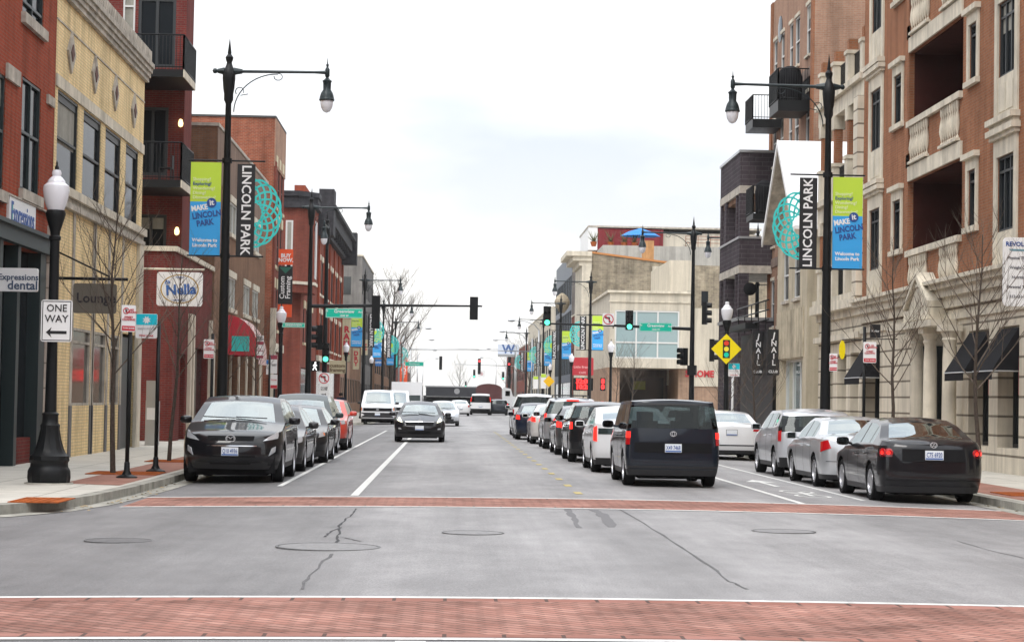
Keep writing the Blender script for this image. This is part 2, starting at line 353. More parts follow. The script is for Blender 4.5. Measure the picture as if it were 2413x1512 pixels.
# cracks, sealed joints and patches
TAR = mat('tar', (.07,.07,.072), .75); random.seed(5)
def crack(pts, w, name='road_crack', m=TAR, jit=.02, dz=.0035, sub=5):
    mb = MB(); P = []
    for i in range(len(pts)-1):
        for k in range(sub):
            t = k/sub; P.append((pts[i][0]*(1-t)+pts[i+1][0]*t+random.uniform(-jit,jit), pts[i][1]*(1-t)+pts[i+1][1]*t))
    P.append(pts[-1]); ws = [w*random.uniform(.35,1.2) for _ in P]
    for i in range(len(P)-1):
        (a,b),(c,d) = P[i],P[i+1]; u,v = ws[i]/2, ws[i+1]/2
        mb.quad((a-u,b,rz(a)+dz),(a+u,b,rz(a)+dz),(c+v,d,rz(c)+dz),(c-v,d,rz(c)+dz))
    struct(mb, name, m)
def G(x, y): p = atZ(x, y, -.01); return (p.x, p.y)
crack([G(838,1196), G(822,1215), G(800,1232), G(800,1255), G(792,1275)], .03)
crack([G(806,1240), G(780,1250), G(765,1262)], .03); crack([G(800,1262), G(850,1273)], .03); crack([G(812,1238), G(760,1240)], .02)
SEAL = mat('seam_seal', (.135,.132,.133), .75, var=.2, vscale=4)
crack([G(1460,1200), G(1560,1262), G(1640,1312), G(1720,1372), G(1760,1390)], .03, 'road_seam', SEAL, .015)
crack([G(775,1302), G(738,1345), G(712,1385)], .03, 'road_seam', SEAL, .04)
crack([G(2252,1270), G(2330,1292), G(2412,1310)], .02, 'road_seam', SEAL, .02)
crack([G(1395,1200), G(1420,1215), G(1440,1243)], .16, 'tyre_mark', mat('tyre_mark', (.165,.162,.165), .7), .02, .003)
crack([G(1335,1200), G(1350,1220), G(1365,1245)], .13, 'tyre_mark', mat('tyre_mark', (.165,.162,.165), .7), .02, .003)
# manhole covers
def manhole(x, y, r, label, m):
    p = atZ(x, y, -.02); o = thing('manhole_cover', label, 'manhole cover', (p.x, p.y, rz(p.x)), 0, 'manhole covers in the roadway')
    mb = MB(); mb.lathe([(0,.008),(r*.93,.008),(r*.93,.004)], p.copy()-Vector((0,0,p.z-rz(p.x))), 40); mb.build('lid', m, o)
    mb = MB(); mb.lathe([(r*.95,.004),(r*.95,.010),(r,.010),(r,.001)], p.copy()-Vector((0,0,p.z-rz(p.x))), 40); mb.build('rim', mat('worn_iron_rim',(.12,.12,.12),.6,var=.3,vscale=8), o)
LID = mat('worn_iron_lid', (.205,.20,.198), .6, .05, var=.25, vscale=14, bump=.5, bscale=25)
manhole(773, 1288, .56, 'large pale manhole cover where the road crack ends, nearest the brick crosswalk', LID)
manhole(1114, 1258, .37, 'small pale manhole cover in the middle of the crossing', LID)
manhole(280, 1265, .38, 'dark manhole cover on the left of the crossing below the lamp base', mat('asphalt_lid', (.15,.147,.147), .7, var=.2, vscale=8))
manhole(1846, 1254, .40, 'manhole cover on the right of the crossing in front of the silver sedan', mat('grey_lid', (.2,.195,.195), .6, var=.2, vscale=8))
# ---- pavements: outline polygons with real kerbs
def arc(cx, cy, r, a0, a1, n=8): return [(cx+r*math.cos(R(a0+(a1-a0)*i/n)), cy+r*math.sin(R(a0+(a1-a0)*i/n))) for i in range(n+1)]
ZS = .04
SIDE = brick('sidewalk_concrete', (.50,.475,.42), (.53,.505,.45), (.30,.28,.24), bw=1.5, bh=1.5, ms=.018, var=.14, vs=1.3, offset=0, bump=.15)
def inset(pts, d):
    n = len(pts); out_ = []
    for i in range(n):
        a, b, c = Vector(pts[i-1]), Vector(pts[i]), Vector(pts[(i+1)%n])
        u, v = (b-a).normalized(), (c-b).normalized(); nn = Vector((-u.y-v.y, u.x+v.x)); L_ = nn.length
        nn = nn/L_; k = d/max(.3, nn.dot(Vector((-u.y, u.x)))); out_.append(tuple(b+nn*k))
    return out_
def pavement(pts):
    mb = MB(); mb.prism(pts, -.28, ZS); struct(mb, 'kerb', K['curb'])
    mb = MB(); ip = inset(pts, .19); mb.add([(x,y,ZS+.004) for x,y in ip], [tuple(range(len(ip)))]); struct(mb, 'sidewalk', SIDE)
    mb = MB(); n = len(pts); op_ = inset(pts, -.35)
    for i in range(n):
        a,b,c,d = pts[i], pts[(i+1)%n], op_[(i+1)%n], op_[i]
        mb.add([(a[0],a[1],rz(a[0])+.007),(b[0],b[1],rz(b[0])+.007),(c[0],c[1],rz(c[0])+.007),(d[0],d[1],rz(d[0])+.007)], [(0,3,2,1)])
    struct(mb, 'gutter', K['curb'])
cl = [(-60,24.6),(-11,25.2),(-8.6,25.9),(-7.0,26.8),(-6.1,27.9),(-5.6,29.2),(-5.3,31),(-5.15,34),(-5.1,37),(-5.1,100)]
pavement(cl + arc(-8.6,100.5,3.5,0,90) + [(-60,104)])
pavement([(-60,121)] + arc(-8.1,124,3,-90,0) + [(-5.1,480),(-60,480)])
pavement([(60,24.6),(60,99)] + arc(12.6,95.7,3.3,90,180) + [(9.3,33)] + arc(14.3,31,5,180,262,6))
pavement(arc(12.3,118,3,180,270,6) + [(60,115),(60,480),(9.3,480)])
# brick furniture strip panels, tree grates, tactile pads
PV = brick('red_paver', (.30,.15,.115), (.36,.19,.15), (.22,.14,.11), bw=.2, bh=.1, ms=.01, var=.2, vs=1.5)
RUST = mat('rusted_iron', (.36,.10,.03), .85, var=.3, vscale=8, bump=.3)
mb = MB(); mb.add([(x,y,ZS+.008) for x,y in [(-5.42,34.4),(-5.38,52),(-6.45,52),(-6.45,34.9)]], [(0,1,2,3)]); mb.add([(x,y,ZS+.008) for x,y in [(-5.4,56),(-5.4,92),(-6.75,92),(-6.75,56)]], [(0,1,2,3)]); struct(mb, 'brick_pavers', PV)
mb = MB(); mb.add([(x,y,ZS+.008) for x,y in [(9.6,33.5),(10.9,33.5),(10.9,90),(9.6,90)]], [(0,1,2,3)]); struct(mb, 'brick_pavers', PV)
def pad(x0, x1, y0, y1, label, g): 
    mb = MB(); mb.box(x0,x1,y0,y1,ZS+.002,ZS+.016)
    nx, ny = int((x1-x0)/.12), int((y1-y0)/.12)
    for i in range(nx):
        for j in range(ny):
            X = x0+.06+i*.12; Y = y0+.06+j*.12
            mb.box(X-.03,X+.03,Y-.03,Y+.03,ZS+.0162,ZS+.022)
    tag(mb.build('tactile_pad', RUST, origin=(x0,y0,ZS)), label, 'tactile paving', g)
pad(-6.05,-5.35,28.7,30.0,'rust orange tactile pad at the left kerb corner by the ornate lamp base', None)
def grate(X, Y, label):
    o = thing('tree_grate', label, 'tree grate', (X, Y, ZS), 0, 'iron tree grates in the pavement')
    mb = MB()
    for i in range(13):
        if i == 6: continue
        mb.box(X-.62, X+.62, Y-.62+i*.1, Y-.57+i*.1, ZS+.011, ZS+.02)
    mb.build('bars', RUST, o)
    mb = MB(); 
    for a,b,c,d in ((-.66,.66,-.7,-.63),(-.66,.66,.65,.72),(-.66,-.62,-.63,.65),(.62,.66,-.63,.65)): mb.box(X+a,X+b,Y+c,Y+d,ZS+.011,ZS+.024)
    mb.build('frame', RUST, o)
# ------------------------------------------------------------------ vehicles
def tab(T, x):
    if x <= T[0][0]: return T[0][1]
    for (a,b),(c,d) in zip(T, T[1:]):
        if x <= c: return b+(d-b)*(x-a)/max(1e-9, c-a)
    return T[-1][1]
def sm(T, x, h=.07): return (tab(T,x-h)+2*tab(T,x-h/2)+2*tab(T,x)+2*tab(T,x+h/2)+tab(T,x+h))/8
class Car:
    def __init__(c, L, W, top, belt, rf=.55, nf=2.8, rr=.45, nr=3.2, lean=.58, foff=((.2,.12),(.45,0),(.62,0),(.8,.1),(1.1,.3)), roff=((.2,.12),(.45,0),(.8,.02),(1.1,.10)),
                 sill=.19, wheels=(.9,3.6), wr=.33, crown=.05, wind=(1.2,1.9), rear=('top',3.6,4.1), sidewin=((1.7,2.5),(2.6,3.4)), waist=.975, tire=.22, spokes=5, trim=False):
        c.__dict__.update(locals()); del c.__dict__['c']
        c.H = max(z for _, z in top)
        c.cols = []
        n = 12
        for k in range(n+1):
            ph = math.pi/2*k/n; c.cols.append((rf*(1-math.cos(ph)**(2/nf)), math.sin(ph)**(2/nf)))
        marks = sorted({w for s in sidewin for w in s} | {wind[0], wind[1]} | ({rear[1], rear[2]} if rear[0] == 'top' else set()))
        s = rf; ys = []
        while s < L-rr-.05: s += .075; ys.append(min(s, L-rr-.02))
        for mk in marks:
            if rf+.05 < mk < L-rr-.05:
                i = min(range(len(ys)), key=lambda i: abs(ys[i]-mk)); ys[i] = mk
        for y in sorted(set(ys)): c.cols.append((y, 1.0))
        for k in range(n+1):
            ph = math.pi/2*(1-k/n); c.cols.append((L-rr*(1-math.cos(ph)**(2/nr)), math.sin(ph)**(2/nr)))
    def ztop(c, s): return sm(c.top, s)
    def zedge(c, s, fx=1): 
        return c.ztop(s)-c.crown*(.35+.65*fx)
    def zbelt(c, s): return min(sm(c.belt, s), c.zedge(s)-.03)
    def zbot(c, s, fx):
        z = c.sill
        ra = c.wr+.055
        for w in c.wheels:
            d = abs(s-w)
            if d < ra: z = max(z, c.wr+math.sqrt(ra*ra-d*d))
        return z
    def pt(c, s, fx, z, side=1):
        b = sm(c.belt, s)
        w = c.W/2*fx; f = tab(((.15,.93),(.32,.97),(.5,.997),(.62,1.0),(.78,.995),(max(.85,b),c.waist)), min(z, max(.85,b)))
        x = w*f
        if z > b: x -= c.lean*(z-b)*(fx if fx < 1 else 1)
        y = s
        wf = max(0, 1-s/1.2); wr_ = max(0, 1-(c.L-s)/1.2)
        y += tab(c.foff, z)*wf; y -= tab(c.roff, z)*wr_
        return Vector((x*side, c.L/2-y, z))
    def front(c, ph, z, side=1):
        a = R(ph); return c.pt(c.rf*(1-math.cos(a)**(2/c.nf)), math.sin(a)**(2/c.nf) if ph > 0 else 0, z, side)
    def back(c, ph, z, side=1):
        a = R(ph); return c.pt(c.L-c.rr*(1-math.cos(a)**(2/c.nr)), math.sin(a)**(2/c.nr) if ph > 0 else 0, z, side)
    def flank(c, s, z, side=1): return c.pt(s, 1, z, side)
    def shell(c):
        LOW, UP = 8, [.12,.45,.86,.95,1.0]
        V = []; F = {'body':[], 'trim':[], 'side':{}, 'wind':[], 'rearwin':[]}
        nC = len(c.cols); nR = LOW+1+len(UP)
        idx = {}
        for sd in (1,-1):
            for i,(s,fx) in enumerate(c.cols):
                ze = c.zedge(s, fx); be = min(sm(c.belt, s), ze-.03); zb = min(c.zbot(s,fx), be-.05)
                zs = [zb+(be-zb)*k/LOW for k in range(LOW+1)]+[be+(ze-be)*v for v in UP]
                for j,z in enumerate(zs):
                    idx[sd,i,j] = len(V); V.append(c.pt(s, fx, z, sd))
        for sd in (1,-1):
            for i in range(nC-1):
                s0, s1 = c.cols[i][0], c.cols[i+1][0]; smid = (s0+s1)/2
                h = c.zedge(smid)-c.zbelt(smid)
                for j in range(nR-1):
                    q = [idx[sd,i,j], idx[sd,i+1,j], idx[sd,i+1,j+1], idx[sd,i,j+1]]
                    if sd == -1: q.reverse()
                    kind = 'body'
                    zc = sum(V[k].z for k in q)/4
                    if LOW+1 <= j <= LOW+2 and h > .12:
                        kind2 = None
                        for k,(a,b) in enumerate(c.sidewin):
                            if a <= smid <= b: kind2 = (sd,k)
                        if kind2: F['side'].setdefault(kind2, []).append(q); continue
                        if c.sidewin[0][0] < smid < c.sidewin[-1][1]: kind = 'trim'
                    if c.rear[0] == 'cap' and smid > c.L-c.rr*1.0 and c.cols[i][1] < .985 and c.rear[1] < zc < c.rear[2] : kind = 'rearwin'
                    if zc < c.sill+.1 or (c.trim and zc < c.trim): kind = 'trim'
                    F[kind].append(q)
        M_ = 10; tops = {}
        for i,(s,fx) in enumerate(c.cols):
            a, b = V[idx[-1,i,nR-1]], V[idx[1,i,nR-1]]; cr_ = c.ztop(s)-c.zedge(s,fx)
            for m in range(M_+1):
                if m == 0: tops[i,m] = idx[-1,i,nR-1]
                elif m == M_: tops[i,m] = idx[1,i,nR-1]
                else:
                    u = -1+2*m/M_; p = (a+b)/2; tops[i,m] = len(V); V.append(Vector((b.x*u, p.y, p.z+cr_*(1-u*u))))
        for i in range(nC-1):
            smid = (c.cols[i][0]+c.cols[i+1][0])/2
            for m in range(M_):
                q = [tops[i,m], tops[i+1,m], tops[i+1,m+1], tops[i,m+1]]
                q = q[::-1]
                k = 'body'
                inner = 0 < m < M_-1
                if c.wind[0] < smid < c.wind[1] and inner: k = 'wind'
                if c.rear[0] == 'top' and c.rear[1] < smid < c.rear[2] and inner: k = 'rearwin'
                F[k].append(q)
        return V, F
def sub(V, faces, name, m, par, smooth=True, off=0):
    ix = {}; mb = MB(); vs = []; fs = []
    for f in faces:
        for k in f:
            if k not in ix: ix[k] = len(vs); vs.append(V[k])
        g = [ix[k] for k in f]
        fs.append(g)
    mb.add(vs, fs, 0, smooth)
    return mb.build(name, m, par, recalc=False, sharp=40)
def patch(c, fn, quad, name, m, par, off=.012, n=5, k=3, side=1, shape=None):
    """panel that follows the body surface; quad = 4 x (a, z) corners; closed with a skirt into the body"""
    (a0,z0),(a1,z1),(a2,z2),(a3,z3) = quad
    P = []
    for i in range(n+1):
        for j in range(k+1):
            u, v = i/n, j/k
            a = (a0*(1-u)+a1*u)*(1-v)+(a3*(1-u)+a2*u)*v; z = (z0*(1-u)+z1*u)*(1-v)+(z3*(1-u)+z2*u)*v
            p = fn(a, z, side); e = .5
            pa = fn(a+(.03 if fn == c.flank else .8), z, side)-p; pz = fn(a, z+.01, side)-p
            nn = pa.cross(pz); 
            if nn.length < 1e-9: nn = Vector((0, 1 if p.y > 0 else -1, 0))
            nn.normalize()
            cen = Vector((0, max(-c.L/2+.5, min(c.L/2-.5, p.y)), z))
            if nn.dot(p-cen) < 0: nn = -nn
            P.append((p, nn))
    vs = [p+nn*off for p, nn in P]+[p-nn*.03 for p, nn in P]; N_ = len(P); fs = []
    g = lambda i, j: i*(k+1)+j
    for i in range(n):
        for j in range(k): fs.append((g(i,j), g(i+1,j), g(i+1,j+1), g(i,j+1)))
    bd = [g(i,0) for i in range(n+1)]+[g(n,j) for j in range(1,k+1)]+[g(i,k) for i in range(n-1,-1,-1)]+[g(0,j) for j in range(k-1,0,-1)]
    for a, b in zip(bd, bd[1:]+bd[:1]): fs.append((a, b, b+N_, a+N_))
    mb = MB(); mb.add(vs, fs, 0, True); return mb.build(name, m, par, recalc=True, sharp=30)
def wheel(c, root, x, y, side):
    r, w = c.wr, c.tire
    mb = MB(); prof = [(r*.62,-w/2*.9),(r*.9,-w/2),(r*.985,-w/2*.8),(r,-w/2*.5),(r,w/2*.5),(r*.985,w/2*.8),(r*.9,w/2),(r*.62,w/2*.9)]
    mb.lathe(prof, (x,y,r), 28, axis='X'); t = mb.build('wheel', K['rubber'], root)
    o = 1 if side > 0 else -1
    m = MB(); ri = r*.66
    m.lathe([(0,o*w*.12),(ri*.98,o*w*.12),(ri,o*w*.45),(ri*.9,o*w*.47),(ri*.88,o*w*.36)], (x,y,r), 28, axis='X', mi=1)
    m.lathe([(ri*.86,o*w*.30),(ri*.88,o*w*.46),(ri*1.02,o*w*.47),(ri*1.04,o*w*.40)], (x,y,r), 28, axis='X', mi=0)
    m.lathe([(0,o*w*.44),(ri*.2,o*w*.43),(ri*.22,o*w*.15)], (x,y,r), 14, axis='X', mi=0)
    ns = c.spokes
    for k in range(ns):
        a = 2*math.pi*(k+.3)/ns; ca, sa = math.cos(a), math.sin(a)
        for (r0,r1,wd0,wd1) in ((ri*.12,ri*.9,.035,.055 if ns < 8 else .028),):
            pts = []
            for rr_, wd in ((r0,wd0),(r1,wd1)):
                for sgn in (-1,1): pts.append((rr_*ca-sgn*wd*sa, rr_*sa+sgn*wd*ca))
            A = [(x+o*w*.42, y+pts[0][0], r+pts[0][1]),(x+o*w*.42, y+pts[1][0], r+pts[1][1]),(x+o*w*.40, y+pts[3][0], r+pts[3][1]),(x+o*w*.40, y+pts[2][0], r+pts[2][1])]
            m.extrude(A, (-o*w*.16,0,0), 0)
    m.build('rim', [K['rim'], K['dark']], t)
def seams(c, root, ss, z0=.3):
    for s in ss:
        for sd in (1,-1):
            mb = MB(); P = []
            zt = c.zbelt(s)+.02
            for k in range(9):
                z = max(z0, c.zbot(s,1)+.02); z = z+(zt-z)*k/8
                p = c.flank(s, z, sd); P.append(p+Vector((sd*.003,0,0)))
            for a, b in zip(P, P[1:]):
                mb.add([a+Vector((0,.007,0)), a-Vector((0,.007,0)), b-Vector((0,.007,0)), b+Vector((0,.007,0))], [(0,1,2,3)])
            mb.build('door_seam', K['dark'], root)
def make(c, name, label, paint, x, y_near, facing, group=None, plate=None, feat=None, plateback=True, curbz=None, handles=True):
    """facing 'away' shows its tail to the camera, 'toward' its nose; y_near = distance of the end nearest the camera"""
    yc = y_near+c.L/2; z = rz(x)
    root = thing(name, label, feat.get('cat', 'car') if feat else 'car', (x, yc, z), 0 if facing == 'away' else math.pi, group, local=True)
    V, F = c.shell()
    body = sub(V, F['body'], 'body', paint, root)
    sub(V, F['trim'], 'lower_trim', K['darkplastic'], root)
    if F['wind']: sub(V, F['wind'], 'windshield', K['windscreen'], root)
    if F['rearwin']: sub(V, F['rearwin'], 'rear_window', K['windscreen'] if c.rear[0] == 'top' else K['carglass'], root)
    for k, f in sorted(F['side'].items()): sub(V, f, 'side_window', K['carglass'], root)
    # underbody fills the shell so nothing is seen through the arches
    mb = MB(); hw = c.W/2-c.tire-.06
    mb.box(-hw, hw, -c.L/2+.35, c.L/2-.35, .15, .62); mb.box(-c.W/2+.06, c.W/2-.06, -c.L/2+c.L-c.wheels[1]+c.wr+.1, c.L/2-c.wheels[0]-c.wr-.1, c.sill, .5)
    mb.box(-c.W/2*.86, c.W/2*.86, c.L/2-.5, c.L/2-.3, .2, .62); mb.box(-c.W/2*.86, c.W/2*.86, -c.L/2+.25, -c.L/2+.5, .22, .62)
    for w in c.wheels:
        for sd in (1,-1):
            n = 10
            for k in range(n):
                a, b = math.pi*k/n, math.pi*(k+1)/n; ra = c.wr+.05; yy = c.L/2-w; x0, x1 = sd*(c.W/2-.03), sd*(hw-.02)
                mb.quad((x0,yy+ra*math.cos(a),c.wr+ra*math.sin(a)),(x0,yy+ra*math.cos(b),c.wr+ra*math.sin(b)),(x1,yy+ra*math.cos(b),c.wr+ra*math.sin(b)),(x1,yy+ra*math.cos(a),c.wr+ra*math.sin(a)))
    mb.build('underbody', K['dark'], root)
    if y_near < 75:
        ys0 = c.L/2-c.wind[1]-.45; H_ = c.H
        for (dy, xs) in ((0,(-.38,.38)),(-1.0,(-.38,.38))):
            if dy < 0 and c.L < 4: continue
            for x_ in xs:
                mb = MB(); mb.box(x_-.24,x_+.24,ys0+dy-.05,ys0+dy+.45,.5,.68); mb.extrude([(x_-.23,ys0+dy-.05,.68),(x_+.23,ys0+dy-.05,.68),(x_+.2,ys0+dy-.22,H_-.42),(x_-.2,ys0+dy-.22,H_-.42)],(0,.1,0)); mb.box(x_-.11,x_+.11,ys0+dy-.2,ys0+dy-.12,H_-.42,H_-.25); mb.build('seat', mat('seat_cloth',(.03,.03,.032),.9), root)
        mb = MB(); yd = c.L/2-c.wind[0]-.55; mb.box(-c.W/2+.2,c.W/2-.2,yd,yd+.3,.62,sm(c.belt,c.wind[0]+.3)-.06); mb.build('dashboard', K['darkplastic'], root)
    for w in c.wheels:
        for sd in (1,-1): wheel(c, root, sd*(c.W/2-c.tire/2-.012), c.L/2-w, sd)
    seams(c, root, [c.sidewin[0][0]-.05]+[b+.05 for a,b in c.sidewin[:2]])
    # mirrors
    ms = c.wind[0]+.42; mz = sm(c.belt, ms)+.06
    for sd in (1,-1):
        p = c.flank(ms, mz, sd); mb = MB(); a = .115; n = 12
        mb.tube([p+Vector((-sd*.03,0,-.02)), p+Vector((sd*.07,0,0))], .022, 6)
        q = p+Vector((sd*.16,.0,.03))
        for (r0) in (0,):
            prof = [(0,-.06),(.85,-.06),(1,-.035),(.96,.02),(.7,.055),(0,.075)]
            vs = []; 
            for rr_, h in prof:
                for k in range(n):
                    t = 2*math.pi*k/n; ct, st = math.cos(t), math.sin(t); e = .62
                    vs.append(q+Vector((.115*rr_*math.copysign(abs(ct)**e, ct), h, .078*rr_*math.copysign(abs(st)**e, st))))
            mb.add(vs, [(i*n+k, i*n+(k+1)%n, (i+1)*n+(k+1)%n, (i+1)*n+k) for i in range(len(prof)-1) for k in range(n)], 0, True)
        mi = mb.build('wing_mirror', feat.get('mirror', paint) if feat else paint, root)
        g_ = MB(); g_.box(q.x-.085, q.x+.085, q.y-.0625, q.y-.0605, q.z-.055, q.z+.055); g_.build('mirror_glass', K['carglass'], mi)
    if handles:
        for sd in (1,-1):
            for (a,b) in c.sidewin[:2]:
                s = b-.12; p = c.flank(s, c.zbelt(s)-.13, sd); m2 = MB(); m2.tube([p+Vector((sd*.005,.09,0)), p+Vector((sd*.035,.06,.004)), p+Vector((sd*.035,-.06,.004)), p+Vector((sd*.005,-.09,0))], .014, 6); m2.build('door_handle', feat.get('handle', paint) if feat else paint, root)
    feat = feat or {}
    away = facing == 'away'
    # plates
    def plate_at(end, z, txt, hol=True):
        p = c.front(0, z) if end == 'f' else c.back(0, z); yy = p.y+(.02 if end == 'f' else -.02)*1
        rot = math.pi if end == 'f' else 0
        mb = MB(); mb.box(-.155, .155, min(yy-.006,yy+.006), max(yy-.006,yy+.006), z-.078, z+.078, 0)
        dy = .0075*(1 if end == 'f' else -1)
        pl = mb.build('licence_plate', K['plate'], root)
        m2 = MB(); ys_ = sorted((yy+dy*.85, yy+dy)); m2.box(-.148,.148, ys_[0], ys_[1], z-.072, z-.045); m2.build('plate_band', K['plateblue'], pl)
        if txt: text(txt, .112, K['navy'], pl, Matrix.Translation((0, yy+dy*1.15, z+.003)) @ Matrix.Rotation(rot, 4, 'Z') @ RX, off=.001, sx=.60, ext=.002)
        fr = MB(); fr.box(-.165,.165, *sorted((p.y, yy-.0045*(1 if end=='f' else -1))), z-.088, z+.088); fr.build('plate_holder', K['darkplastic'], root)
    if plate: plate_at('r' if away else 'f', feat.get('plate_z', .78 if away else .5), plate)
    rl = K['redlit'] if feat.get('brake') else K['redlens']
    for sd in (1,-1):
        for q, m_, nm in feat.get('front', []): patch(c, c.front, q, nm, m_, root, side=sd)
        for q, m_, nm in feat.get('back', []): patch(c, c.back, q, nm, (rl if m_ == 'R' else m_), root, side=sd)
    for q, m_, nm in feat.get('mid', []):      # centred features over both halves: q = (halfphi, z0, z1)
        fn = c.front if nm[0] == 'f' else c.back
        mb = MB(); n = 8; P = []
        h0, h1, z0, z1 = q
        for i in range(-n, n+1):
            for j,(zz,hh) in enumerate(((z0,h0),(z1,h1))):
                ph = abs(i)/n*hh; sd = 1 if i >= 0 else -1; p = fn(ph, zz, sd); P.append(p+Vector((0, .008 if nm[0] == 'f' else -.008, 0)))
        vs = P+[p-Vector((0, .03 if nm[0] == 'f' else -.03, 0)) for p in P]; N_ = len(P); fs = []
        for i in range(2*n): fs.append((2*i,2*i+2,2*i+3,2*i+1)); fs.append((2*i,2*i+2,2*i+2+N_,2*i+N_)); fs.append((2*i+1,2*i+3,2*i+3+N_,2*i+1+N_))
        mb.add(vs, fs, 0, True); mb.build(nm[1], m_, root, recalc=True)
    if 'extra' in feat: feat['extra'](c, root)
    return root
def P_(name, col, rough=.32, metal=0.0, coat=.8): return mat('paint_'+name, col, rough, metal, coat=coat if max(col) > .05 else .8, spec=.5 if max(col) > .05 else .12)
BLK = P_('black', (.008,.008,.010)); BLKB = P_('blue_black', (.010,.014,.022)); SIL = P_('silver', (.56,.58,.60), .3, .55); GRY = P_('grey', (.075,.077,.082), .3, .6)
WHT = P_('white', (.70,.71,.72)); CHAMP = P_('pearl', (.62,.60,.58), .3, .2); RED = P_('red', (.55,.05,.03)); DSIL = P_('steel', (.34,.35,.37), .3, .6); GREEN = P_('dark_green', (.03,.045,.045))
def sedan(L=4.6, W=1.8, H=1.45, **k):
    a = dict(top=((0,.70),(.12,.78),(.6,.86),(1.15,.955),(1.95,1.36),(2.3,H),(2.9,H),(3.35,1.38),(4.0,1.09),(L-.15,1.06),(L,.98)), belt=((0,.66),(1.2,.90),(3.6,.97),(L,.97)), wheels=(.88,.88+2.66),
        wind=(1.17,1.93), rear=('top',3.4,3.98), sidewin=((1.62,2.42),(2.5,3.25),(3.3,3.6)), foff=((.15,.1),(.4,0),(.55,0),(.75,.1),(1.0,.2)), roff=((.15,.12),(.4,0),(.75,.01),(.95,.05),(1.1,.12)))
    a.update(k); return Car(L, W, **a)
def suv(L=4.6, W=1.86, H=1.66, **k):
    a = dict(top=((0,.86),(.1,.92),(.6,1.0),(1.15,1.09),(1.9,1.55),(2.3,H),(3.6,H-.01),(L-.2,H-.07),(L,H-.1)), belt=((0,.8),(1.2,1.02),(3.2,1.08),(L,1.15)), wheels=(.9,.9+2.7), wr=.36, sill=.24, lean=.42,
        wind=(1.17,1.88), rear=('cap',1.12,H-.16), sidewin=((1.62,2.45),(2.53,3.35),(3.45,4.15)), foff=((.2,.1),(.45,0),(.65,0),(.9,.1),(1.1,.2)), roff=((.2,.1),(.45,0),(.9,.03),(1.1,.08),(H,.36)), rr=.35, nr=3.6, trim=.36)
    a.update(k); return Car(L, W, **a)
def logo(shape, end, z, r, m=None):
    def f(c, root):
        p = c.front(0, z) if end == 'f' else c.back(0, z); d = 1 if end == 'f' else -1; y = p.y+d*.022
        mb = MB(); n = 24; rx, rz__ = r*1.25, r
        def ring(rx, rzz, t, mi=0):
            for k in range(n):
                a, b = 2*math.pi*k/n, 2*math.pi*(k+1)/n
                o = lambda a_, s: (rx*s*math.cos(a_), y, z+rzz*s*math.sin(a_))
                mb.extrude([o(a,1),o(b,1),o(b,1-t),o(a,1-t)], (0,-d*.016,0))
        def bar(x0,z0,x1,z1,w):
            dx, dz = x1-x0, z1-z0; l = math.hypot(dx,dz); nx, nz_ = -dz/l*w/2, dx/l*w/2
            mb.extrude([(x0+nx,y,z+z0+nz_),(x1+nx,y,z+z1+nz_),(x1-nx,y,z+z1-nz_),(x0-nx,y,z+z0-nz_)], (0,-d*.014,0))
        ring(rx, rz__, .16)
        if shape == 'wing':
            bar(-rx*.75,rz__*.45,-rx*.2,rz__*.3,r*.16); bar(-rx*.25,rz__*.32,0,-rz__*.1,r*.2); bar(rx*.25,rz__*.32,0,-rz__*.1,r*.2); bar(rx*.75,rz__*.45,rx*.2,rz__*.3,r*.16)
            bar(-rx*.7,-rz__*.45,-rx*.7,rz__*.4,r*.12); bar(rx*.7,-rz__*.45,rx*.7,rz__*.4,r*.12)
        elif shape == 'vw':
            bar(-rx*.4,rz__*.8,0,0,r*.14); bar(rx*.4,rz__*.8,0,0,r*.14); bar(-rx*.75,rz__*.4,-rx*.35,-rz__*.75,r*.14); bar(rx*.75,rz__*.4,rx*.35,-rz__*.75,r*.14); bar(-rx*.35,-rz__*.75,0,-rz__*.05,r*.14); bar(rx*.35,-rz__*.75,0,-rz__*.05,r*.14)
        elif shape == 'oval': ring(rx*.5, rz__*.9, .3)
        elif shape == 'flat': bar(-rx*.8,0,rx*.8,0,r*.8)
        mb.build('emblem', m or K['emblem'], root, recalc=True)
    return f
def seq(*fs):
    def f(c, root):
        for g in fs: g(c, root)
    return f
def wiper(c, root):
    mb = MB()
    for sx, l in ((-.55,.6),(.05,.62)):
        s0 = c.wind[0]+.04
        a = Vector((sx, c.L/2-s0, c.ztop(s0)+.025)); b = Vector((sx+l, c.L/2-s0-.05, c.ztop(s0+.05)+.02)); mb.tube([a,b], .011, 5)
    mb.build('wiper', K['darkplastic'], root)
def tailbar(z0, z1, ph, m, nm='tailgate_trim'): return ((ph,ph,z0,z1), m, ('r',nm))
PARKL = 'cars parked along the left kerb facing the camera'; QUEUE = 'cars queuing away from the camera in the right lane'; PARKR = 'cars parked along the right kerb'
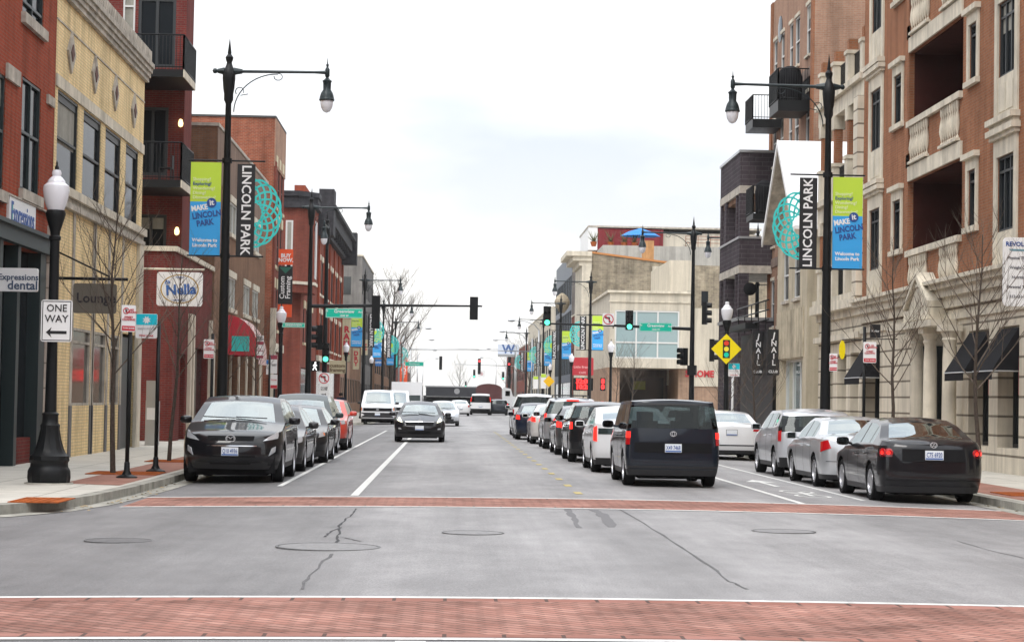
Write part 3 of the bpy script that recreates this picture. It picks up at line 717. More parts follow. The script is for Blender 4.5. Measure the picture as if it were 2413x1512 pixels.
# ---- left kerb, noses toward the camera
cx7 = suv(4.68, 1.87, 1.645, top=((0,.80),(.10,.90),(.35,.985),(.9,1.075),(1.35,1.15),(2.15,1.53),(2.55,1.64),(3.5,1.63),(4.5,1.52),(4.68,1.48)), belt=((0,.72),(.5,.93),(1.3,1.06),(4.6,1.12)), wind=(1.37,2.13), sidewin=((1.8,2.6),(2.68,3.45),(3.55,4.1)), wheels=(.93,3.68), wr=.37, rf=.75, nf=2.35, spokes=5, foff=((.2,.14),(.45,.0),(.6,0),(.75,.03),(.9,.1),(1.1,.22)), sill=.27, trim=0)
HL = lambda a,b,z0,z1,zt: [((a,z0),(b,z0+.03),(b,zt),(a,z1)), K['lens'], 'headlight']
def lowgrille(c, root):
    mb = MB(); 
    for k in range(3):
        z = .845+k*.02
    mb.build if False else None
make(cx7, 'parked_suv', 'black crossover with winged grille badge, nearest car at the left kerb', BLK, -4.02, 38.3, 'toward', PARKL, 'Q10 4936',
  dict(cat='car', mirror=BLK, plate_z=.60, front=[[((36,.79),(64,.84),(70,.98),(47,.87)), K['lens'], 'headlight'], [((45,.52),(57,.60),(58,.70),(50,.66)), K['lens'], 'fog_lamp']],
   mid=[((24,27,.80,.885), K['dark'], ('f','upper_grille')), ((27,28,.695,.712), K['chrome'], ('f','grille_bar')), ((20,26,.36,.52), K['dark'], ('f','lower_grille'))],
   extra=seq(logo('wing','f',.835,.073), wiper)))
s2 = sedan(4.75, 1.82, 1.45); s3 = sedan(4.6, 1.85, 1.42)
make(s2, 'parked_sedan', 'dark charcoal sedan half hidden behind the black crossover at the left kerb', P_('charcoal', (.03,.03,.032), .3, .3), -3.98, 44.1, 'toward', PARKL, None,
  dict(front=[[((48,.62),(66,.66),(70,.76),(52,.73)), K['lens'], 'headlight']], mid=[((18,22,.5,.64), K['dark'], ('f','grille'))], extra=wiper))
make(s3, 'parked_coupe', 'glossy black sedan with amber-tinged headlamp, third in the row at the left kerb', BLK, -3.85, 49.9, 'toward', PARKL, None,
  dict(front=[[((44,.64),(66,.68),(68,.80),(50,.75)), K['lens'], 'headlight'], [((60,.69),(66,.70),(66,.76),(61,.75)), K['amber'], 'turn_signal']], mid=[((16,22,.5,.62), K['dark'], ('f','grille'))], extra=wiper))
make(suv(4.8, 1.9, 1.72), 'parked_suv', 'dark green tall SUV whose windscreen rises behind the parked black sedans', GREEN, -4.1, 56.2, 'toward', PARKL, None, dict(front=[[((48,.85),(66,.86),(66,.98),(50,.97)), K['lens'], 'headlight']], extra=wiper))
make(suv(4.4, 1.8, 1.58), 'parked_hatchback', 'red car at the far end of the parked row by the left kerb', RED, -3.95, 62.4, 'toward', PARKL, None, dict(front=[[((48,.8),(66,.82),(66,.94),(50,.92)), K['lens'], 'headlight']]))
# ---- oncoming traffic
focus = sedan(4.5, 1.83, 1.47, top=((0,.68),(.12,.78),(.5,.88),(1.0,1.0),(1.75,1.36),(2.2,1.47),(2.9,1.46),(3.4,1.38),(4.1,1.08),(4.4,1.05),(4.5,1.0)), wind=(1.02,1.73), sidewin=((1.5,2.4),(2.48,3.2),(3.25,3.55)))
make(focus, 'oncoming_sedan', 'black sedan driving toward the camera with pale yellow headlamps lit', BLK, -1.03, 74.2, 'toward', 'traffic coming toward the camera', ' ',
  dict(plate_z=.52, front=[[((36,.70),(62,.78),(66,.90),(46,.80)), K['whitelit'], 'headlight'], [((38,.46),(50,.47),(50,.52),(40,.51)), K['lens'], 'fog_lamp']],
    mid=[((24,29,.60,.74), K['dark'], ('f','grille')), ((28,30,.735,.75), K['chrome'], ('f','grille_bar')), ((20,20,.3,.4), K['dark'], ('f','lower_grille'))], extra=seq(logo('flat','f',.80,.045), wiper)))
make(sedan(4.7, 1.82, 1.45), 'oncoming_sedan', 'silver sedan following close behind the oncoming black sedan', SIL, -.28, 117.5, 'toward', 'traffic coming toward the camera', None,
  dict(front=[[((40,.62),(66,.66),(66,.78),(46,.74)), K['lens'], 'headlight']], mid=[((22,24,.42,.56), K['dark'], ('f','grille')), ((34,34,.30,.42), K['darkplastic'], ('f','bumper'))], extra=wiper))
van = Car(5.4, 2.02, top=((0,1.0),(.1,1.12),(.55,1.26),(1.45,2.0),(1.9,2.1),(5.2,2.1),(5.4,2.02)), belt=((0,.95),(.6,1.2),(5.4,1.22)), rf=.28, nf=3.6, rr=.2, nr=5, lean=.16, wheels=(.95,4.3), wr=.37, sill=.3,
   wind=(.58,1.42), rear=('cap',1.25,1.85), sidewin=((1.15,1.95),(2.1,3.2),(3.3,4.9)), foff=((.3,0),(.6,0),(1.0,.05),(1.3,.1)), roff=((.3,0),(2.1,.12)), trim=0, waist=.99)
make(van, 'cargo_van', 'white passenger van with a black bumper and orange corner lamps, parked beyond the traffic lights', WHT, -4.27, 124.5, 'toward', 'vans beyond the crossing', ' ',
  dict(cat='van', plate_z=.62, mirror=K['darkplastic'], front=[[((52,.82),(62,.82),(62,.98),(52,.98)), K['lens'], 'headlight'], [((64,.84),(78,.84),(78,1.02),(64,1.02)), K['amber'], 'turn_signal']],
    mid=[((50,50,.80,1.0), K['dark'], ('f','grille')), ((75,75,.42,.72), K['darkplastic'], ('f','bumper'))], extra=seq(logo('flat','f',.91,.06), wiper)))
make(van, 'cargo_van', 'second white van just visible beside the parked passenger van', WHT, -3.5, 133, 'toward', 'vans beyond the crossing', None,
  dict(cat='van', mirror=K['darkplastic'], front=[[((52,.82),(62,.82),(62,.98),(52,.98)), K['lens'], 'headlight']], mid=[((50,50,.80,1.0), K['dark'], ('f','grille')), ((75,75,.42,.72), K['darkplastic'], ('f','bumper'))]))
# ---- right lane queue, tails toward the camera
xb = Car(4.25, 1.76, top=((0,.86),(.1,.98),(.5,1.07),(.95,1.13),(1.45,1.52),(1.75,1.63),(4.0,1.645),(4.25,1.62)), belt=((0,.8),(1.0,1.04),(4.25,1.1)), rf=.4, nf=3, rr=.22, nr=4.2, lean=.17, wheels=(.85,3.42), wr=.33, sill=.22,
   wind=(.97,1.43), rear=('cap',1.10,1.52), sidewin=((1.3,2.2),(2.28,3.1),(3.2,3.95)), foff=((.2,.1),(.5,0),(1.1,.15)), roff=((.2,.06),(.38,0),(.9,.02),(1.1,.04),(1.64,.17)), trim=0, crown=.04)
def heads(c, root):
    mb = MB()
    for x in (-.42,.42): mb.box(x-.13,x+.13,-1.0,-.9,.9,1.28)
    mb.build('seat', K['darkplastic'], root)
def badge(t, x, z, s):
    def f(c, root): p = c.back(0, z); text(t, s, K['chrome'], root, Mf(x, c.back(60, z).y if abs(x) > .5 else p.y-.014, z), name='badge_lettering', ext=.004)
    return f
make(xb, 'boxy_wagon', 'black boxy wagon, last in the right lane queue and closest to the camera', BLKB, 4.2, 38.4, 'away', QUEUE, 'X49 7468',
  dict(plate_z=.735, brake=1, back=[[((57,.79),(84,.79),(84,.91),(57,.91)), K['redlens'], 'taillight'], [((57,.915),(84,.915),(84,1.03),(57,1.03)), 'R', 'brake_light']],
   mid=[((42,42,.65,.83), K['dark'], ('r','plate_recess')), ((70,70,.36,.40), K['darkplastic'], ('r','bumper_seam')), ((46,46,1.535,1.56), K['darkplastic'], ('r','spoiler_lip'))], extra=seq(logo('oval','r',1.0,.05), badge('xB', .62, .82, .06))))
prius = Car(4.46, 1.75, top=((0,.72),(.1,.82),(.6,.95),(.95,1.02),(1.95,1.43),(2.3,1.49),(2.7,1.485),(3.6,1.33),(4.2,1.16),(4.46,1.12)), belt=((0,.7),(1.0,.95),(4.46,1.05)), rf=.6, nf=2.5, rr=.3, nr=3.2, lean=.34, wheels=(.9,3.6), wr=.32, sill=.19,
   wind=(.97,1.92), rear=('top',3.1,4.05), sidewin=((1.6,2.4),(2.48,3.3),(3.35,3.7)), roff=((.2,.1),(.45,0),(.9,.03),(1.1,.06)), trim=0)
make(prius, 'queuing_hatchback', 'white hatchback with tall lit tail lamps, just ahead of the black boxy wagon', WHT, 4.07, 45.3, 'away', QUEUE, None,
  dict(brake=1, back=[[((58,.70),(78,.72),(80,1.0),(62,1.04)), 'R', 'taillight']], mid=[((56,56,.86,.99), K['carglass'], ('r','lower_rear_window')), ((70,70,.22,.34), K['darkplastic'], ('r','diffuser'))]))
make(suv(4.5, 1.8, 1.58), 'queuing_hatchback', 'black hatchback between the white hatchback and the grey sedan in the queue', BLK, 4.0, 52.6, 'away', QUEUE, None, dict(brake=1, back=[[((60,.86),(80,.86),(80,1.04),(62,1.04)), 'R', 'taillight']]))
make(sedan(4.6, 1.8, 1.46), 'queuing_sedan', 'dark grey sedan with a bright orange-red tail lamp in the queue', GRY, 4.0, 59.2, 'away', QUEUE, None, dict(brake=1, back=[[((46,.80),(76,.82),(78,.98),(50,.96)), 'R', 'taillight']], mid=[((40,40,.7,.84), K['darkplastic'], ('r','plate_recess'))]))
def roofrack(c, root):
    mb = MB()
    for sd in (1,-1): mb.tube([(sd*.52,.9,c.H-.03),(sd*.52,.75,c.H+.05),(sd*.52,-1.5,c.H+.04),(sd*.52,-1.65,c.H-.06)], .02, 6)
    for y in (.3,-.9): mb.tube([(-.52,y,c.H+.05),(.52,y,c.H+.05)], .02, 6)
    mb.build('roof_rack', K['darkplastic'], root)
    p = c.back(0, c.H-.12); mb = MB(); mb.box(-.2,.2,p.y-.03,p.y+.05,c.H-.13,c.H-.09); mb.build('centre_brake_light', K['redlit'], root)
make(suv(4.7, 1.86, 1.70), 'queuing_suv', 'silver SUV with a roof rack and a red brake lamp above its rear window', DSIL, 4.0, 66.2, 'away', QUEUE, None, dict(brake=1, back=[[((58,.95),(80,.95),(80,1.14),(62,1.16)), 'R', 'taillight']], extra=roofrack))
make(sedan(4.6, 1.8, 1.45), 'queuing_sedan', 'pearl white sedan with a lit tail lamp ahead of the silver SUV in the queue', CHAMP, 3.85, 73.6, 'away', QUEUE, None, dict(brake=1, back=[[((46,.80),(76,.82),(78,.98),(50,.96)), 'R', 'taillight']]))
make(sedan(4.6, 1.8, 1.47), 'queuing_sedan', 'blue-black sedan with a red tail lamp near the front of the queue', P_('midnight', (.01,.015,.03)), 3.55, 81.2, 'away', QUEUE, None, dict(brake=1, back=[[((46,.80),(76,.82),(78,.98),(50,.96)), 'R', 'taillight']]))
make(suv(5.1, 1.98, 1.86, belt=((0,.9),(1.2,1.15),(5.1,1.25)), top=((0,1.0),(.1,1.08),(.6,1.13),(1.15,1.2),(1.9,1.72),(2.3,1.86),(4.0,1.85),(4.9,1.8),(5.1,1.76)), rear=('cap',1.26,1.70), roff=((.2,.1),(.45,0),(1.1,.05),(1.86,.25)), sidewin=((1.62,2.5),(2.6,3.5),(3.6,4.6)), wheels=(.95,3.95)),
  'queuing_suv', 'large white SUV with a wide dark rear window at the head of the queue', WHT, 3.75, 89, 'away', QUEUE, None, dict(back=[[((62,.9),(80,.9),(80,1.16),(64,1.16)), 'R', 'taillight']]))
# ---- right kerb
jetta = sedan(4.55, 1.78, 1.46, top=((0,.68),(.12,.78),(.6,.88),(1.15,.97),(1.95,1.37),(2.3,1.46),(2.9,1.46),(3.4,1.37),(4.0,1.12),(4.42,1.10),(4.55,1.0)), wheels=(.9,3.48), spokes=7)
def roundlamps(c, root):
    for sd in (1,-1):
        for ph, z in ((50,.86),(66,.86)):
            p = c.back(ph, z, sd); mb = MB(); q = c.back(ph+1, z, sd)-p; nn = Vector((-q.y*1, q.x, 0)).normalized(); nn = nn if nn.y < 0 else -nn
            mt = Matrix.Translation(p) @ nn.to_track_quat('Z','Y').to_matrix().to_4x4(); n = 16
            prof = [(.074,-.02),(.074,.010),(.062,.016),(.03,.018),(0,.018)]
            vs = [mt @ Vector((r_*math.cos(2*math.pi*k/n), r_*math.sin(2*math.pi*k/n), h)) for r_,h in prof for k in range(n)]
            mb.add(vs, [(i*n+k,i*n+(k+1)%n,(i+1)*n+(k+1)%n,(i+1)*n+k) for i in range(len(prof)-1) for k in range(n)], 0, True)
            a = mb.build('taillight', K['redlens'], root)
            m2 = MB(); vs = [mt @ Vector((.034*math.cos(2*math.pi*k/n), .034*math.sin(2*math.pi*k/n), .0195)) for k in range(n)]; m2.add(vs, [tuple(range(n))]); m2.build('lamp_core', K['redlit'], a)
make(jetta, 'parked_sedan', 'black sedan with twin round red tail lamps, nearest car at the right kerb', BLK, 8.2, 34.6, 'away', PARKR, 'C75 6920',
  dict(plate_z=.83, back=[[((42,.79),(74,.79),(76,.93),(44,.93)), mat('smoked_lens', (.10,.005,.008), .1, coat=1), 'lamp_housing']], mid=[((27,27,.72,.93), K['dark'], ('r','plate_recess')), ((62,62,.40,.41), K['dark'], ('r','bumper_seam')), ((60,60,.2,.3), K['darkplastic'], ('r','diffuser'))], extra=seq(roundlamps, logo('vw','r',1.0,.05))))
acura = sedan(4.73, 1.83, 1.43, wheels=(.95,3.69), spokes=5)
make(acura, 'parked_sedan', 'silver sedan with angular red tail lamps behind the black sedan at the right kerb', SIL, 8.24, 40.2, 'away', PARKR, None,
  dict(back=[[((44,.80),(78,.72),(80,.92),(52,.96)), 'R', 'taillight']], mid=[((60,60,.2,.28), K['darkplastic'], ('r','diffuser')), ((58,58,.54,.55), K['dark'], ('r','bumper_seam'))]))
mini = suv(4.1, 1.79, 1.56, top=((0,.85),(.1,.95),(.5,1.02),(1.0,1.07),(1.5,1.4),(1.85,1.54),(3.2,1.56),(3.9,1.50),(4.1,1.46)), wind=(1.02,1.48), sidewin=((1.4,2.2),(2.28,3.0),(3.08,3.6)), wheels=(.78,3.37), rear=('cap',1.08,1.38), roff=((.2,.1),(.45,0),(.9,.03),(1.05,.06),(1.56,.34)), wr=.34)
make(mini, 'parked_suv', 'silver grey compact SUV with upright oval red tail lamps at the right kerb', P_('pale_silver', (.60,.62,.65), .3, .5), 8.28, 46, 'away', PARKR, None, dict(back=[[((58,.82),(74,.82),(74,1.04),(58,1.06)), 'R', 'taillight']], mid=[((70,70,.3,.46), K['darkplastic'], ('r','bumper_panel'))], extra=roofrack if 0 else (lambda c, r: None)))
make(sedan(4.7, 1.83, 1.43), 'parked_sedan', 'white sedan with wide slim red tail lamps, beyond the compact silver SUV', WHT, 8.2, 59.5, 'away', PARKR, ' ',
  dict(plate_z=.80, back=[[((34,.84),(74,.84),(76,.97),(36,.93)), 'R', 'taillight']], mid=[((60,60,.22,.45), K['darkplastic'], ('r','diffuser'))]))
make(suv(4.5, 1.8, 1.55), 'parked_hatchback', 'white car almost hidden between the boxy wagon and the white sedan', WHT, 8.0, 67, 'away', PARKR, None, dict(back=[[((60,.86),(80,.86),(80,1.04),(62,1.04)), 'R', 'taillight']]))
# ---- far traffic
def boxtruck():
    o = thing('delivery_truck', 'white step van with a split windscreen facing the camera behind the parked vans', 'truck', (-2.9,142,rz(-2.9)), 0)
    x, y = -2.9, 142; z0 = rz(-2.9)
    mb = MB(); mb.extrude([(x-1.05,y,z0+.55),(x-1.05,y+.35,z0+1.35),(x-1.05,y+.5,z0+2.7),(x-1.05,y+6,z0+2.75),(x-1.05,y+6,z0+.5)][::-1], (2.1,0,0)); mb.box(x-1.1,x+1.1,y-.1,y+.6,z0+.5,z0+.75)
    mb.build('body', WHT, o, recalc=True)
    mb = MB()
    for a,b in ((-.95,-.05),(.05,.95)): mb.add([(x+a,y+.345,z0+1.42),(x+b,y+.345,z0+1.42),(x+b,y+.465,z0+2.25),(x+a,y+.465,z0+2.25)], [(0,1,2,3)])
    mb.build('windshield', K['carglass'], o)
    mb = MB(); mb.box(x-.6,x+.6,y-.13,y-.09,z0+.8,z0+1.1); mb.build('grille', K['dark'], o)
    for s in (-1,1):
        mb = MB(); mb.lathe([(0,-.14),(.42,-.14),(.42,.14),(0,.14)], (x+s*.9,y+1.1,z0+.42), 18, axis='X'); mb.build('wheel', K['rubber'], o)
        mb = MB(); mb.lathe([(0,-.03),(.11,-.03),(.11,.02)], (x+s*.8,y-.08,z0+.95), 12, axis='Y'); mb.build('headlight', K['lens'], o)
        mb = MB(); mb.box(x+s*1.25-.1,x+s*1.25+.1,y+.2,y+.3,z0+1.4,z0+1.8); mb.build('wing_mirror', K['darkplastic'], o)
boxtruck()
make(van, 'cargo_van', 'white cargo van seen from behind with red corner lamps, in front of the crossing truck', WHT, 3.15, 203, 'away', None, ' ', dict(cat='van', plate_z=.85, mirror=K['darkplastic'], brake=1, back=[[((66,1.3),(84,1.3),(84,1.75),(66,1.75)), 'R', 'taillight']], mid=[((80,80,.3,.62), K['dark'], ('r','bumper'))]))
make(suv(4.6, 1.85, 1.6), 'queuing_suv', 'dark SUV with a red tail lamp right beside the distant white cargo van', BLKB, 5.0, 205, 'away', None, None, dict(brake=1, back=[[((58,.95),(80,.95),(80,1.14),(62,1.16)), 'R', 'taillight']]))
make(sedan(4.7, 1.85, 1.45), 'distant_sedan', 'white sedan seen from behind in front of the long dark container', WHT, 1.0, 188, 'away', None, None, dict(brake=0, back=[[((50,.80),(80,.82),(80,1.0),(52,.98)), 'R', 'taillight']]))
def semi():
    Y = 228; o = thing('container_truck', 'long truck crossing the far junction: dark container, maroon arched bin and white cab', 'truck', (3.5,Y,-.1), 0)
    def X(px): return (px-1057)/4860*Y
    def Z(py): return (940-py)/4860*Y+1.58
    mb = MB(); mb.box(X(1003),X(1121),Y,Y+2.5,Z(936),Z(913)); 
    c = mb.build('container', mat('container_black', (.035,.037,.045), .6, var=.2), o)
    mb = MB(); mb.box(X(1001),X(1123),Y-.05,Y+2.5,Z(914),Z(911)); mb.build('container_rail', K['tin'], c)
    mb = MB(); mb.lathe([(0,-.03),(.32,-.03),(.32,0)], (X(1076),Y-.0,Z(923)), 9, axis='Y'); mb.build('emblem', K['tin'], c)
    pts = [(X(1120),Y,Z(944))]+[(X(1151)-X_,Y,z_) for X_,z_ in [((X(1182)-X(1120))/2*math.cos(R(a)), Z(916)+(Z(904)-Z(916))*math.sin(R(a))) for a in range(0,181,15)]]+[(X(1182),Y,Z(944))]
    mb = MB(); mb.extrude(pts[::-1], (0,2.4,0)); mb.build('bin', mat('maroon_paint', (.10,.03,.03), .5, var=.2), o, recalc=True)
    cab = [(X(1183),Y,Z(958)),(X(1226),Y,Z(958)),(X(1226),Y,Z(938)),(X(1208),Y,Z(932)),(X(1203),Y,Z(915)),(X(1187),Y,Z(912)),(X(1183),Y,Z(915))]
    mb = MB(); mb.extrude(cab, (0,2.3,0)); cb = mb.build('cab', WHT, o, recalc=True)
    mb = MB(); mb.box(X(1190),X(1201),Y-.02,Y+.0,Z(932),Z(920)); mb.build('cab_window', K['carglass'], cb)
    mb = MB(); mb.box(X(1000),X(1200),Y+.2,Y+2.2,.75,Z(936)-.02); mb.build('chassis', K['dark'], o)
    for px in (1020,1032,1140,1150,1212):
        mb = MB(); mb.lathe([(0,-.02),(.5,-.02),(.5,.3),(0,.3)], (X(px),Y,.42), 16, axis='Y'); mb.build('wheel', K['rubber'], o)
semi()
random.seed(77)
# ------------------------------------------------------------------ buildings
B = dict(
 red=brick('brick_orange_red', (.33,.065,.033), (.27,.052,.028), (.26,.10,.065), var=.18, vs=.8),
 yel=brick('brick_yellow', (.88,.69,.38), (.81,.61,.32), (.64,.51,.31), var=.10, vs=1.2),
 dred=brick('brick_dark_red', (.18,.033,.028), (.13,.026,.024), (.14,.07,.06), var=.22, vs=.8),
 brown=brick('brick_brown', (.25,.13,.075), (.19,.095,.06), (.2,.15,.11), var=.2, vs=.7),
 bred=brick('brick_worn_red', (.34,.095,.05), (.24,.07,.042), (.30,.17,.12), var=.35, vs=.6),
 front=brick('brick_maroon', (.23,.06,.04), (.18,.045,.035), (.17,.08,.06), var=.2, vs=.8),
 big=brick('brick_apartment', (.33,.135,.068), (.27,.105,.055), (.28,.17,.11), var=.16, vs=.7),
 pink=brick('brick_pale_red', (.38,.22,.15), (.32,.175,.12), (.34,.25,.19), var=.2, vs=.5),
 grey=brick('brick_charcoal', (.055,.045,.052), (.075,.06,.068), (.11,.10,.105), bw=.6, bh=.2, ms=.015, var=.15, vs=.8),
 old=brick('brick_common', (.34,.29,.21), (.24,.20,.15), (.36,.32,.25), bw=.45, bh=.2, var=.42, vs=.6),
 block=brick('stone_blocks', (.66,.60,.49), (.61,.55,.44), (.22,.19,.15), bw=40, bh=.46, ms=.03, var=.10, vs=1.2, bump=.8),
 panel=brick('stone_panels', (.52,.49,.42), (.48,.45,.39), (.28,.26,.22), bw=.9, bh=.55, ms=.02, var=.22, vs=2),
 beige=mat('beige_render', (.55,.50,.41), .9, var=.07, vscale=.8), grey_s=mat('grey_render', (.20,.19,.18), .9, var=.25, vscale=.6),
 dgreen=mat('dark_green_paint', (.016,.028,.030), .45), frame=mat('dark_frame', (.02,.024,.026), .5), wframe=mat('white_frame', (.62,.62,.60), .5),
 tar=mat('roof_tar', (.08,.08,.08), .9), shop=mat('shop_glass', (.03,.035,.036), .06, spec=.7), paleglass=mat('pale_glass', (.30,.40,.41), .08, spec=.9, coat=1),
 curtain=mat('blind', (.32,.31,.27), .9, var=.1, vscale=6), maroon=mat('maroon_panel', (.20,.03,.035), .8, var=.15, vscale=.4), slate=mat('slate', (.045,.045,.05), .7, var=.3, vscale=3),
 brickbase=brick('brick_base_brown', (.36,.24,.17), (.30,.20,.14), (.3,.22,.17), bw=.4, bh=.2, var=.18, vs=.6))
def wall(mb, plane, c, u0, u1, z0, z1, ops, sgn, depth=.10, mi=0):
    """wall sheet with real openings and reveals. plane 'X': at x=c, u is y; plane 'Y': at y=c, u is x. sgn = outward direction"""
    us = sorted({u0, u1} | {min(max(v, u0), u1) for o in ops for v in o[:2]}); zs = sorted({z0, z1} | {min(max(v, z0), z1) for o in ops for v in o[2:4]})
    P = (lambda u, z, d=0: (c-sgn*d, u, z)) if plane == 'X' else (lambda u, z, d=0: (u, c-sgn*d, z))
    flip = (sgn > 0) != (plane == 'X')
    def q(a, b, c_, d): mb.quad(*((d, c_, b, a) if flip else (a, b, c_, d)), mi)
    for i in range(len(us)-1):
        for j in range(len(zs)-1):
            um, zm = (us[i]+us[i+1])/2, (zs[j]+zs[j+1])/2
            if any(o[0] < um < o[1] and o[2] < zm < o[3] for o in ops): continue
            if us[i+1]-us[i] < 1e-6 or zs[j+1]-zs[j] < 1e-6: continue
            q(P(us[i],zs[j]), P(us[i+1],zs[j]), P(us[i+1],zs[j+1]), P(us[i],zs[j+1]))
    for o in ops:
        a, b, e, f = o[:4]; dd = o[4] if len(o) > 4 else depth
        q(P(a,e), P(a,e,dd), P(a,f,dd), P(a,f)); q(P(b,e,dd), P(b,e), P(b,f), P(b,f,dd))
        q(P(a,f,dd), P(b,f,dd), P(b,f), P(a,f)); q(P(a,e), P(b,e), P(b,e,dd), P(a,e,dd))
def pbox(mb, plane, c, sgn, u0, u1, z0, z1, d0, d1, mi=0):   # box standing between depth d0 and d1 outward from the wall plane
    a, b = sorted((c+sgn*d0, c+sgn*d1))
    if plane == 'X': mb.box(a, b, u0, u1, z0, z1, mi)
    else: mb.box(u0, u1, a, b, z0, z1, mi)
def window(root, plane, c, sgn, o, fm=None, gm=None, nu=1, nz=1, depth=.10, t=.06, name='window', blind=0, transom=None):
    a, b, e, f = o[:4]; d = -(o[4] if len(o) > 4 else depth); mb = MB(); fm = fm or B['frame']; gm = gm or K['glass']
    D0, D1 = d+.02, d+.08
    a += .003; b -= .003; e += .003; f -= .003
    pbox(mb,plane,c,sgn,a,b,e,e+t,D0,D1); pbox(mb,plane,c,sgn,a,b,f-t,f,D0,D1); pbox(mb,plane,c,sgn,a,a+t,e+t,f-t,D0,D1); pbox(mb,plane,c,sgn,b-t,b,e+t,f-t,D0,D1)
    for k in range(1,nu): u = a+(b-a)*k/nu; pbox(mb,plane,c,sgn,u-t/2,u+t/2,e+t,f-t,D0+.003,D1-.003)
    zz = [e+(f-e)*k/nz for k in range(1,nz)] if not transom else [e+(f-e)*transom]
    for z in zz: pbox(mb,plane,c,sgn,a+t,b-t,z-t/2,z+t/2,D0+.006,D1-.006)
    w = mb.build(name, fm, root)
    m2 = MB(); pbox(m2,plane,c,sgn,a,b,e,f,d-.002,d+.018); m2.build('pane', gm, w)
    if blind == 0 and random.random() < .35 and name == 'window' and gm is K['glass']: blind = random.choice((.25,.4,.55))
    if blind:
        m3 = MB(); pbox(m3,plane,c,sgn,a+t+.003,b-t-.003,f-t-(f-e-2*t)*blind,f-t-.003,d+.0185,d+.0215); m3.build('blind', B['curtain'], w)
    return w
def trim(root, plane, c, sgn, o, m, lintel=.25, sill=.12, over=.12, jamb=0, head=0, name=('lintel','sill'), proud=.05):
    a, b, e, f = o[:4]
    if lintel: mb = MB(); pbox(mb,plane,c,sgn,a-over,b+over,f,f+lintel,.002,proud); (head and pbox(mb,plane,c,sgn,a-over-.12,b+over+.12,f+lintel,f+lintel+head,.002,proud+.1)); mb.build(name[0], m, root)
    if sill: mb = MB(); pbox(mb,plane,c,sgn,a-over,b+over,e-sill,e,.002,proud+.05); mb.build(name[1], m, root)
    if jamb: 
        for u0,u1 in ((a-jamb,a),(b,b+jamb)): mb = MB(); pbox(mb,plane,c,sgn,u0,u1,e,f,.002,proud-.01); mb.build('jamb', m, root)
def OP(X, xn, xf, yt, yb, grow=0):      # opening on a street wall from its near edge (top, bottom) and far edge in the picture
    p, q = atX(xn, yt, X), atX(xn, yb, X); Yn = (p.y+q.y)/2
    ym = 938+((yt+yb)/2-938)*(abs(xf-1057)/max(1,abs(xn-1057)))
    Yf = atX(xf, ym, X).y
    return (min(Yn,Yf), max(Yn,Yf), q.z, p.z)
def OPY(Y, x0, x1, yt, yb): p, q = atY(x0, yt, Y), atY(x1, yb, Y); return (atY(x0,(yt+yb)/2,Y).x, atY(x1,(yt+yb)/2,Y).x, q.z, p.z)
def block(root, X, sgn, Y0, Y1, z0, z1, back, ops=(), mats=None, near_ops=(), mi_side=0, parapet=.0, name='wall'):
    """body of a building: street wall with openings, wall facing the camera, back, far side, roof"""
    mb = MB(); wall(mb,'X',X,Y0,Y1,z0,z1,list(ops),sgn)
    xb = X-sgn*back; a, b = sorted((X, xb))
    wall(mb,'Y',Y0,a,b,z0,z1,list(near_ops),-1,mi=mi_side)
    mb.quad((b,Y1,z0),(a,Y1,z0),(a,Y1,z1),(b,Y1,z1),mi_side)
    mb.quad(*((xb,Y0,z0),(xb,Y1,z0),(xb,Y1,z1),(xb,Y0,z1))[::(1 if sgn < 0 else -1)],mi_side)
    w = mb.build(name, mats, root)
    r = MB(); r.quad((a+.01,Y0+.01,z1-.25),(b-.01,Y0+.01,z1-.25),(b-.01,Y1-.01,z1-.25),(a+.01,Y1-.01,z1-.25)); r.build('roof', B['tar'], root)
    return w
def part(root, name, m, fn, **k): mb = MB(); fn(mb); return mb.build(name, m, root, **k)
ZG = .04
# ============================================================ LEFT SIDE
# --- 1 orange-red corner building with dental office
Y0, Y1 = 29.6, atX(125, 400, XL).y
b1 = thing('brick_building', 'painted orange red brick corner building with dark green dental shopfront', 'building', (XL, Y0, ZG))
w2 = OP(XL, 50, 94, 176, 446); w3 = OP(XL, 54, 103, -80, 31); wa = OP(XL, -30, 10, 150, 436); w4 = OP(XL, -70, -30, 130, 420)
zbeam = atX(112, 604, XL).z; ztopb = zbeam+.42
ops = [w2, w3, wa, (Y0+1.2, Y0+3, w2[2], w2[3]), (Y0+4.5, Y0+6.3, w2[2], w2[3])]
g0 = (Y0+1.0, Y1-.75, ZG, zbeam, .5)
block(b1, XL, 1, Y0, Y1, ZG-.1, 16.5, 14, ops+[g0], B['red'], near_ops=[(XL-4,XL-2.4,4.8,7.2),(XL-4,XL-2.4,8.6,11)])
for i,o in enumerate(ops):
    window(b1,'X',XL,1,o,B['dgreen'],nu=2,transom=.52 if i != 1 else .3); trim(b1,'X',XL,1,o,K['stone2'],0,.22,.12)
for (xa,xb_,yt,yb) in ((13,43,148,185),(109,124,222,244)):
    o = OP(XL,xa,xb_,yt,yb); part(b1,'springer_stone',K['stone2'],lambda mb: pbox(mb,'X',XL,1,o[0],o[1],o[2],o[3],.002,.06))
part(b1,'shopfront_beam',B['dgreen'],lambda mb: (pbox(mb,'X',XL,1,Y0,Y1-.5,zbeam,zbeam+.30,.002,.16), pbox(mb,'X',XL,1,Y0,Y1-.45,zbeam+.30,zbeam+.38,.002,.26)))
ys = [Y0+.25, Y0+3.1, 38.6, 40.7, 42.4, Y1-1.35]
for i,y in enumerate(ys): part(b1,'shopfront_post',B['dgreen'],lambda mb: pbox(mb,'X',XL,1,y,y+(.28 if i < 5 else .62),ZG,zbeam,-.3,.05))
